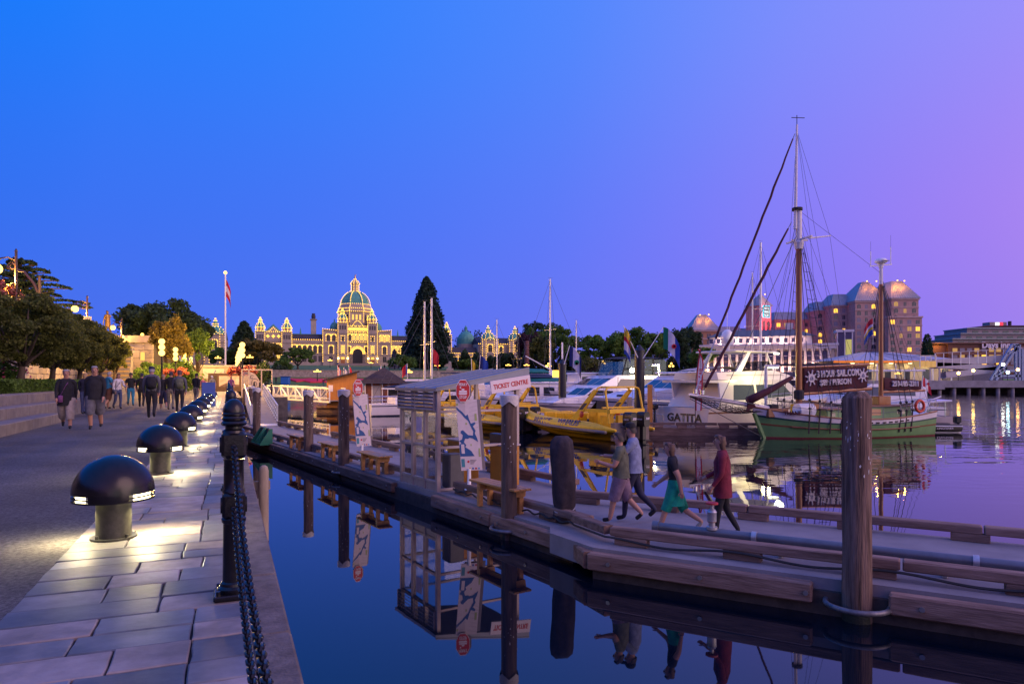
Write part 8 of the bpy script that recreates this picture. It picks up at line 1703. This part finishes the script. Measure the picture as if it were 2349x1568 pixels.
# bracket street lamps on the upper street
def bracket(label, d, px, ytop, basket=False, signs=False, globe=True):
    p = V(px,ytop,d); t = thing('bracket_lamp', label, 'street lamp', (p.x,d,5.9), A, 'bracket lamps on the upper street'); H_ = p.z-5.9; m_br = M('lamp_brown',(.05,.028,.03),.5)
    MB().lathe([(.16,0),(.13,.6),(.09,.8),(.075,H_-.2),(.09,H_-.15),(.02,H_)],10).obj('lamp_post', m_br, t); lamp_light('globe_light','POINT',t,(-.95,0,H_-1.74),5200,(1,.46,.08),.25); P = [(0,0,H_-.75),(-.4,0,H_-.55),(-.75,0,H_-.62),(-.95,0,H_-.95)]; MB().tube(P,.045,6).obj('bracket_arm', m_br, t)
    MB().tube([(-.15-.28*(1-q*.7)*math.cos(q*9),0,H_-1.05+.28*(1-q*.7)*math.sin(q*9)) for q in [i/20 for i in range(21)]],.028,5).obj('scroll', m_br, t)
    MB().ball((-.95,0,H_-1.28),.30,12,8).obj('globe', m_globe, t, smooth='all'); MB().lathe([(.16,H_-1.02),(.1,H_-.92)],10,(-.95,0,0)).obj('globe_cap', m_br, t)
    if basket: leaf_obj('flower_basket', crown_pts(1600,(-.6,0,H_-2.9),(.8,.8,.9),40,.25,8), .13, M('basket_mixed',(.10,.10,.03),.7,var=.4,scale=3,col2=(.50,.10,.10),island=1.4), t, 5)
    if signs:
        for j, (tx, w_, x_, z_) in enumerate((('TO',.7,0,H_-2.2),('1',.62,-.35,H_-2.95),('17',.62,.36,H_-2.95))):
            o = MB().bbox(x_-w_/2,x_+w_/2,-.12,-.09,z_-.28,z_+.28,.01).obj('route_sign', M('route_cream',(.62,.55,.35),.5), t); text(tx,.42,m_txt,o,(x_,-.13,z_),(R(90),0,0))
    return t
bracket('bracket lamp with hanging flower basket at the left edge', 41, 37, 570, basket=True); bracket('bracket lamp carrying highway route signs', 61.8, 200, 677, signs=True); bracket('bracket lamp right of the bronze statue', 83.7, 279, 728)
t = thing('globe_lamp', 'cluster of white globes glowing above the nearest planter tree', 'street lamp', (V(36,0,52).x,52,5.9), 0)
MB().cyl((0,0,0),(0,0,V(0,690,52).z-5.9),.06).obj('lamp_post', m_iron, t)
lamp_light('globe_light','POINT',t,(0,-.6,V(0,680,52).z-5.9+.2),2200,(1,.5,.1),.25)
for dx, dz in ((-.25,0),(.2,-.02),(-.1,-.38),(0,.1)): MB().ball((dx,0,V(0,680,52).z-5.9+dz),.24,10,7).obj('globe', m_globe, t, smooth='all')
t = thing('arched_pole', 'tall brown curved street pole behind the left planter tree', 'pole', (V(88,0,48).x,48,5.9)); zt = V(0,640,48).z-5.9; m_br = MATS['lamp_brown']
MB().tube([(0,0,0),(0,0,zt*.75),(-.3,0,zt*.92),(-1.0,0,zt*1.12),(-2.2,0,zt*1.2)],.09,8).obj('arm', m_br, t, smooth=True); MB().cyl((.08,0,0),(.08,0,zt*1.05),.10,n=8).obj('post', m_br, t)
# ---- flagpole on the promenade wall
p = V(517,628,120); t = flag('tall_flag', 'tall white flagpole with drooping red and white flag and a light on top', (p.x,120,4.9), (p.x,120,p.z), 1.7, 3.0, [(.3,FL['red']),(.4,FL['white']),(.3,FL['red'])], rz=R(-8), droop=1.6, hoist_f=.94, vertical=False, pole_r=.16); MB().ball((0,0,p.z-4.9+.2),.3,8,6).obj('top_light', m_globe_f, t)
m_fpw = M('wall_ashlar', (.27,.23,.24), .85, var=.2, scale=1, bump=.2, island=.12); d = 100; t = thing('terrace_wall', 'curved grey ashlar wall with a plaque at the end of the promenade', 'wall', (0,0,0)); xa, xb = V(432,0,d).x, V(610,0,d).x; zt = V(0,842,d).z
MB().box(xa,xb,d,d+1,0,zt).obj('wall_core', m_joint, t); MB().box(xa-.2,xb+.2,d-.25,d+1.2,zt,zt+.3).obj('wall_coping', m_fpw, t)
r_ = random.Random(2)
for k in range(5):
    x = xa-(k % 2)*.6
    while x < xb-.2: L = 1.5; MB().bbox(max(x,xa)+.01,min(x+L,xb)-.01,d-.06,d+.02,zt-.66*(k+1)+.015,zt-.66*k-.015,.015).obj('wall_block', m_fpw, t); x += L
pq = thing('wall_plaque', 'pale plaque with a blue tick and small emblems on the terrace wall', 'plaque', (V(491,0,d).x,d-.12,V(0,857,d).z)); MB().bbox(-1.55,1.55,-.05,.05,-.72,.72,.02).obj('plate', M('plaque_grey',(.36,.35,.38),.5), pq)
MB().tube([(-.25,-.08,.1),(-.05,-.08,-.25),(.35,-.08,.5)],.06,5).obj('tick', M('tick_blue',(.03,.10,.35),.5), pq)
for sg in (-1,1):
    for k in range(7): MB().box(sg*.85-.4+.13*k-.04,sg*.85-.4+.13*k+.04,-.065,-.05,.15-.07*k if sg < 0 else -.25+.07*k,.27-.07*k if sg < 0 else -.13+.07*k).obj('emblem_mark', m_txt, pq)
# display panel, blue board
c = V(516,0,62); t = thing('photo_panel', 'brown display panel with an old harbour photograph', 'display panel', (c.x,62,GZ), R(8)); MB().bbox(-1.45,1.45,-.06,.06,.35,2.0,.02).obj('panel', M('panel_brown',(.06,.03,.025),.6), t); MB().box(-.5,1.25,-.075,-.06,.75,1.75).obj('photograph', M('old_photo',(.30,.18,.15),.5,var=.5,scale=2,col2=(.55,.42,.40)), t)
b = MB(); b.slab([(-.5,.8),(-.1,1.0),(.2,1.12),(.5,1.05),(1.25,.95),(1.25,.75),(-.5,.75)],'y',-.082,-.076); b.obj('photo_hills', M('photo_dark',(.10,.06,.06),.6), t); MB().box(-1.3,-.7,-.075,-.06,.6,1.8).obj('text_column', M('panel_text',(.03,.02,.02),.6), t)
for x in (-1.3,1.3): MB().cyl((x,0,0),(x,0,.4),.05).obj('panel_leg', m_iron, t)
c = on(478,930,GZ); t = thing('sandwich_board', 'blue sandwich board standing at the far end of the mushroom lamps', 'board', c, R(30)); m_bb = M('board_blue',(.01,.06,.28),.5)
b = MB(); b.slab([(-.30,0),(-.25,0),(-.02,1.25),(-.07,1.25)],'x',-.33,.33); b.obj('front_leaf', m_bb, t); b = MB(); b.slab([(.30,0),(.25,0),(.02,1.25),(.07,1.25)],'x',-.33,.33); b.obj('rear_leaf', m_bb, t)
# granite corner pavilion, stairs and statue
d = 84; xa, xb = V(284,0,d).x, V(352,0,d).x; zt = V(0,776,d).z; t = thing('granite_pavilion', 'square granite block pavilion with cornice at the causeway stairs', 'building', (0,0,0)); MB().box(xa,xb,d+.05,d+6,1,zt).obj('wall_core', m_joint, t); MB().box(xa-.3,xb+.3,d-.3,d+6,zt-.5,zt).obj('cornice', m_wallst, t); MB().box(xa-.1,xb+.1,d-.1,d+6,zt,zt+.35).obj('parapet', m_wallst, t)
for k in range(6):
    x = xa-(k % 2)*.5; 
    while x < xb-.1: L = 1.25; MB().bbox(max(xa,x)+.012,min(x+L,xb)-.012,d-.05,d+.06,zt-.5-.95*(k+1)+.012,zt-.5-.95*k-.012,.03).obj('stone_block', m_wallst, t); x += L
MB().box(xa+2.1,xa+2.6,d-.1,d-.04,zt-2.7,zt-1.7).obj('slit_window', m_wlit, t)
MB().ball((xa+2.0,d+.5,zt+.5),.2,8,6).obj('parapet_lamp', m_globe_f, t); MB().ball((xb-.2,d+.5,zt+.7),.16,8,6).obj('parapet_lamp', m_globe_f, t)
st = thing('stone_stairs', 'stone stairs with yellow edged treads beside the granite pavilion', 'stairs', pr(-9.5,66), A)
for k in range(12): o = MB().box(-1.6,1.6,k*.33,k*.33+.4,0,.36*(k+1)).obj('tread', m_step, st); MB().box(-1.58,1.58,k*.33-.012,k*.33+.05,.36*(k+1)-.05,.36*(k+1)+.006).obj('yellow_nosing', M('nosing_yellow',(.55,.33,.03),.6), o)
m_bronze = M('bronze', (.22,.13,.04), .4, .7, var=.3, scale=6)
zs = V(0,768,75).z
for k_ in ('statue',): C_[k_] = m_bronze; HAIR[k_] = m_bronze
s_ = person((V(247,0,75).x,75,zs), R(65), 2.65, 'bronze statue of a standing man in a long coat above the trees', m_bronze, m_bronze, shoes='statue', hair='statue', lsw=6, arms=(10,45), elbow=(10,70), coat=(m_bronze,.20), skin=m_bronze); s_.name = 'statue'; s_['category'] = 'statue'
pd = thing('statue_pedestal', 'granite pedestal under the bronze statue', 'pedestal', (V(247,0,75).x,75,5.9)); MB().bbox(-.7,.7,-.7,.7,0,zs-5.9-.12,.05).obj('block', m_wallst, pd); MB().bbox(-.85,.85,-.85,.85,zs-6.02,zs-5.9,.03).obj('top_slab', m_wallst, pd); lamp_light('statue_spot','SPOT',pd,(-1.8,-2.5,zs-5.9-.2),700,(1,.75,.25),.2,(R(118),0,R(-35)),70)
# ---- flags in the marina
def fl(nm, lab, px0, py0, px1, py1, d, w_, h_, cols, **k): return flag(nm, lab, V(px0,py0,d), V(px1,py1,d), w_, h_, cols, **k)
fl('tricolour_flag','green, white and blue flag with emblem on the black steel pile',1475,822,1523,748,37.6,1.25,1.2,[(.28,FL['green']),(.40,FL['white']),(.32,FL['blue'])],rz=R(-25),droop=1.1,hoist_f=.97,emblem=[(0,-.25,.13,FL['red']),(0.02,-.25,.07,FL['navy'])])
fl('pennant_flag','red, yellow, white and blue flag hanging left of the black steel pile',1463,820,1430,747,38.2,.55,1.5,[(.25,FL['yellow']),(.2,FL['red']),(.4,FL['white']),(.15,FL['blue'])],rz=R(-15),droop=1.4,vertical=False)
fl('striped_flag','blue and white flag with round crest on the lantern pile',1294,836,1307,792,39.5,1.0,1.15,[(.25,FL['navy']),(.5,FL['white']),(.25,FL['navy'])],rz=R(-30),droop=1.0,emblem=[(0,-.2,.14,FL['green']),(0,-.26,.08,FL['red'])])
fl('yellow_flag','plain yellow flag hanging behind the ticket roof',1083,866,1081,822,52,.45,1.3,[(1,FL['yellow'])],droop=1.2); fl('blue_flag','blue flag with small canton behind the ticket sign',1098,866,1102,814,52,.8,1.2,[(.3,FL['navy']),(.7,FL['blue'])],rz=R(-10),droop=.9)
fl('red_flag','red flag between the two pale masts',990,860,993,798,58,.7,1.2,[(1,FL['red'])],rz=R(-12),droop=1.0); fl('ensign_flag','red ensign flag above the brown hut roof',935,868,934,833,60,.6,.9,[(.25,FL['blue']),(.75,FL['red'])],rz=R(170),droop=.9); fl('small_flag','white and red flag on the shore right of the lamp',776,868,774,838,70,.5,1.0,[(.4,FL['red']),(.3,FL['white']),(.3,FL['red'])],rz=R(-8),droop=1.3); fl('small_flag','blue and white flag on the shore beside the tall wooden pole',789,868,789,842,70,.5,1.0,[(.4,FL['blue']),(.6,FL['white'])],rz=R(-8),droop=1.3); fl('small_flag','red and blue flag right of the ferry stop octagon pole',803,868,800,838,70,.5,1.0,[(.3,FL['blue']),(.7,FL['red'])],rz=R(-8),droop=1.3); fl('small_flag','white and blue crossed flag left of the brown hut roof',873,868,875,838,70,.5,1.1,[(.35,FL['white']),(.3,FL['blue']),(.35,FL['white'])],rz=R(170),droop=1.3)
# feather banner
p = V(1597,945,38.4); t = thing('feather_banner', 'tall red edged feather banner reading HOUR SAIL at the finger dock', 'banner', (p.x,38.4,.4)); Hb = V(0,800,38.4).z-.4
b = MB(); n = 12; L_, R_ = [], []
for k in range(n+1): f = k/n; z = .9+(Hb-.9)*f; L_.append((-.03+.24*f**2.2,z)); R_.append((.30+.16*f-(.30*max(0,f-.8)/.2 if f > .8 else 0),z))
b.slab(L_+R_[::-1],'y',-.008,.008); cl_b = b.obj('cloth', FL['white'], t); b = MB(); b.slab([(x-.0,z) for x,z in R_]+[(x-.07,z) for x,z in R_[::-1]],'y',-.013,.013); b.obj('red_edge', FL['red'], cl_b); b = MB(); b.slab([(x,z) for x,z in L_]+[(x+.05,z) for x,z in L_[::-1]],'y',-.013,.013); b.obj('red_edge', FL['red'], cl_b)
MB().tube([(-.05,0,-.3),(-.05,0,1.5),(-.02,0,Hb*.6),(.1,0,Hb*.85),(.32,0,Hb)],.02,6).obj('pole', m_black, t); text('3 HOUR SAIL', .34, FL['red'], cl_b, (.24,-.015,Hb*.55), (R(90),R(-86),0), sx=.95, bold=.005)
# small folk on the shore path and lawn
for px, py, d, top_, bot, lab in ((604,0,153,'black','denim','person in dark top on the shore path left of the blue bin'),(612,0,154,'grey','red','person with red trousers on the shore path'),(623,0,153.5,'purple','black','person in purple on the shore path'),(633,0,153,'navy','black','person in navy near the blue bin'),(742,0,153,'maroon','denim','person in maroon at the shore rail'),(752,0,152.6,'white','denim','person in white shirt and jeans at the shore rail'),(777,0,196,'black','black','dark figure standing on the upper lawn'),(882,0,215,'black','navy','dark figure near the legislature stairs'),(893,0,218,'red','navy','figure in red near the legislature stairs'),(905,0,216,'grey','black','figure in grey near the legislature stairs')):
    person(ground(px,d), TOCAM, 1.75, lab, C_[top_], C_[bot], lsw=6, group='distant people', detail=False)
bn = thing('waste_bin', 'bright blue bin on the shore path', 'bin', ground(655,153)); MB().bbox(-.9,.9,-.6,.6,0,1.7,.08).obj('bin_body', M('bin_blue',(.01,.12,.40),.5), bn); MB().bbox(-1.0,1.0,-.7,.7,1.7,1.85,.05).obj('bin_lid', M('bin_lid',(.01,.05,.2),.5), bn)
# dark obelisk statue on the lawn
g = ground(905,240); t = thing('lawn_monument', 'dark standing figure on a plinth before the legislature', 'monument', g); zt = V(0,800,240).z-g[2]; MB().bbox(-1.6,1.6,-1.6,1.6,0,zt*.55,.1).obj('plinth', m_band, t); MB().lathe([(1.1,zt*.55),(1.2,zt*.62),(.8,zt*.8),(.9,zt*.88),(.4,zt*.92),(.45,zt*.96),(.1,zt)],10).obj('figure', m_slate, t, smooth='all')
g = ground(1032,210); t = thing('obelisk', 'pale slender obelisk right of the giant conifer', 'obelisk', g); zt = V(0,828,210).z-g[2]; b = MB(); b.loft([[(-.6,-.6,0),(.6,-.6,0),(.6,.6,0),(-.6,.6,0)],[(-.35,-.35,zt*.93),(.35,-.35,zt*.93),(.35,.35,zt*.93),(-.35,.35,zt*.93)],[(-.02,-.02,zt),(.02,-.02,zt),(.02,.02,zt),(-.02,.02,zt)]],cap0=True); b.obj('shaft', m_lstone, t); MB().bbox(-1,1,-1,1,-.2,.8,.05).obj('plinth', m_lstone, t)
bpy.data.scenes.remove(WORK)
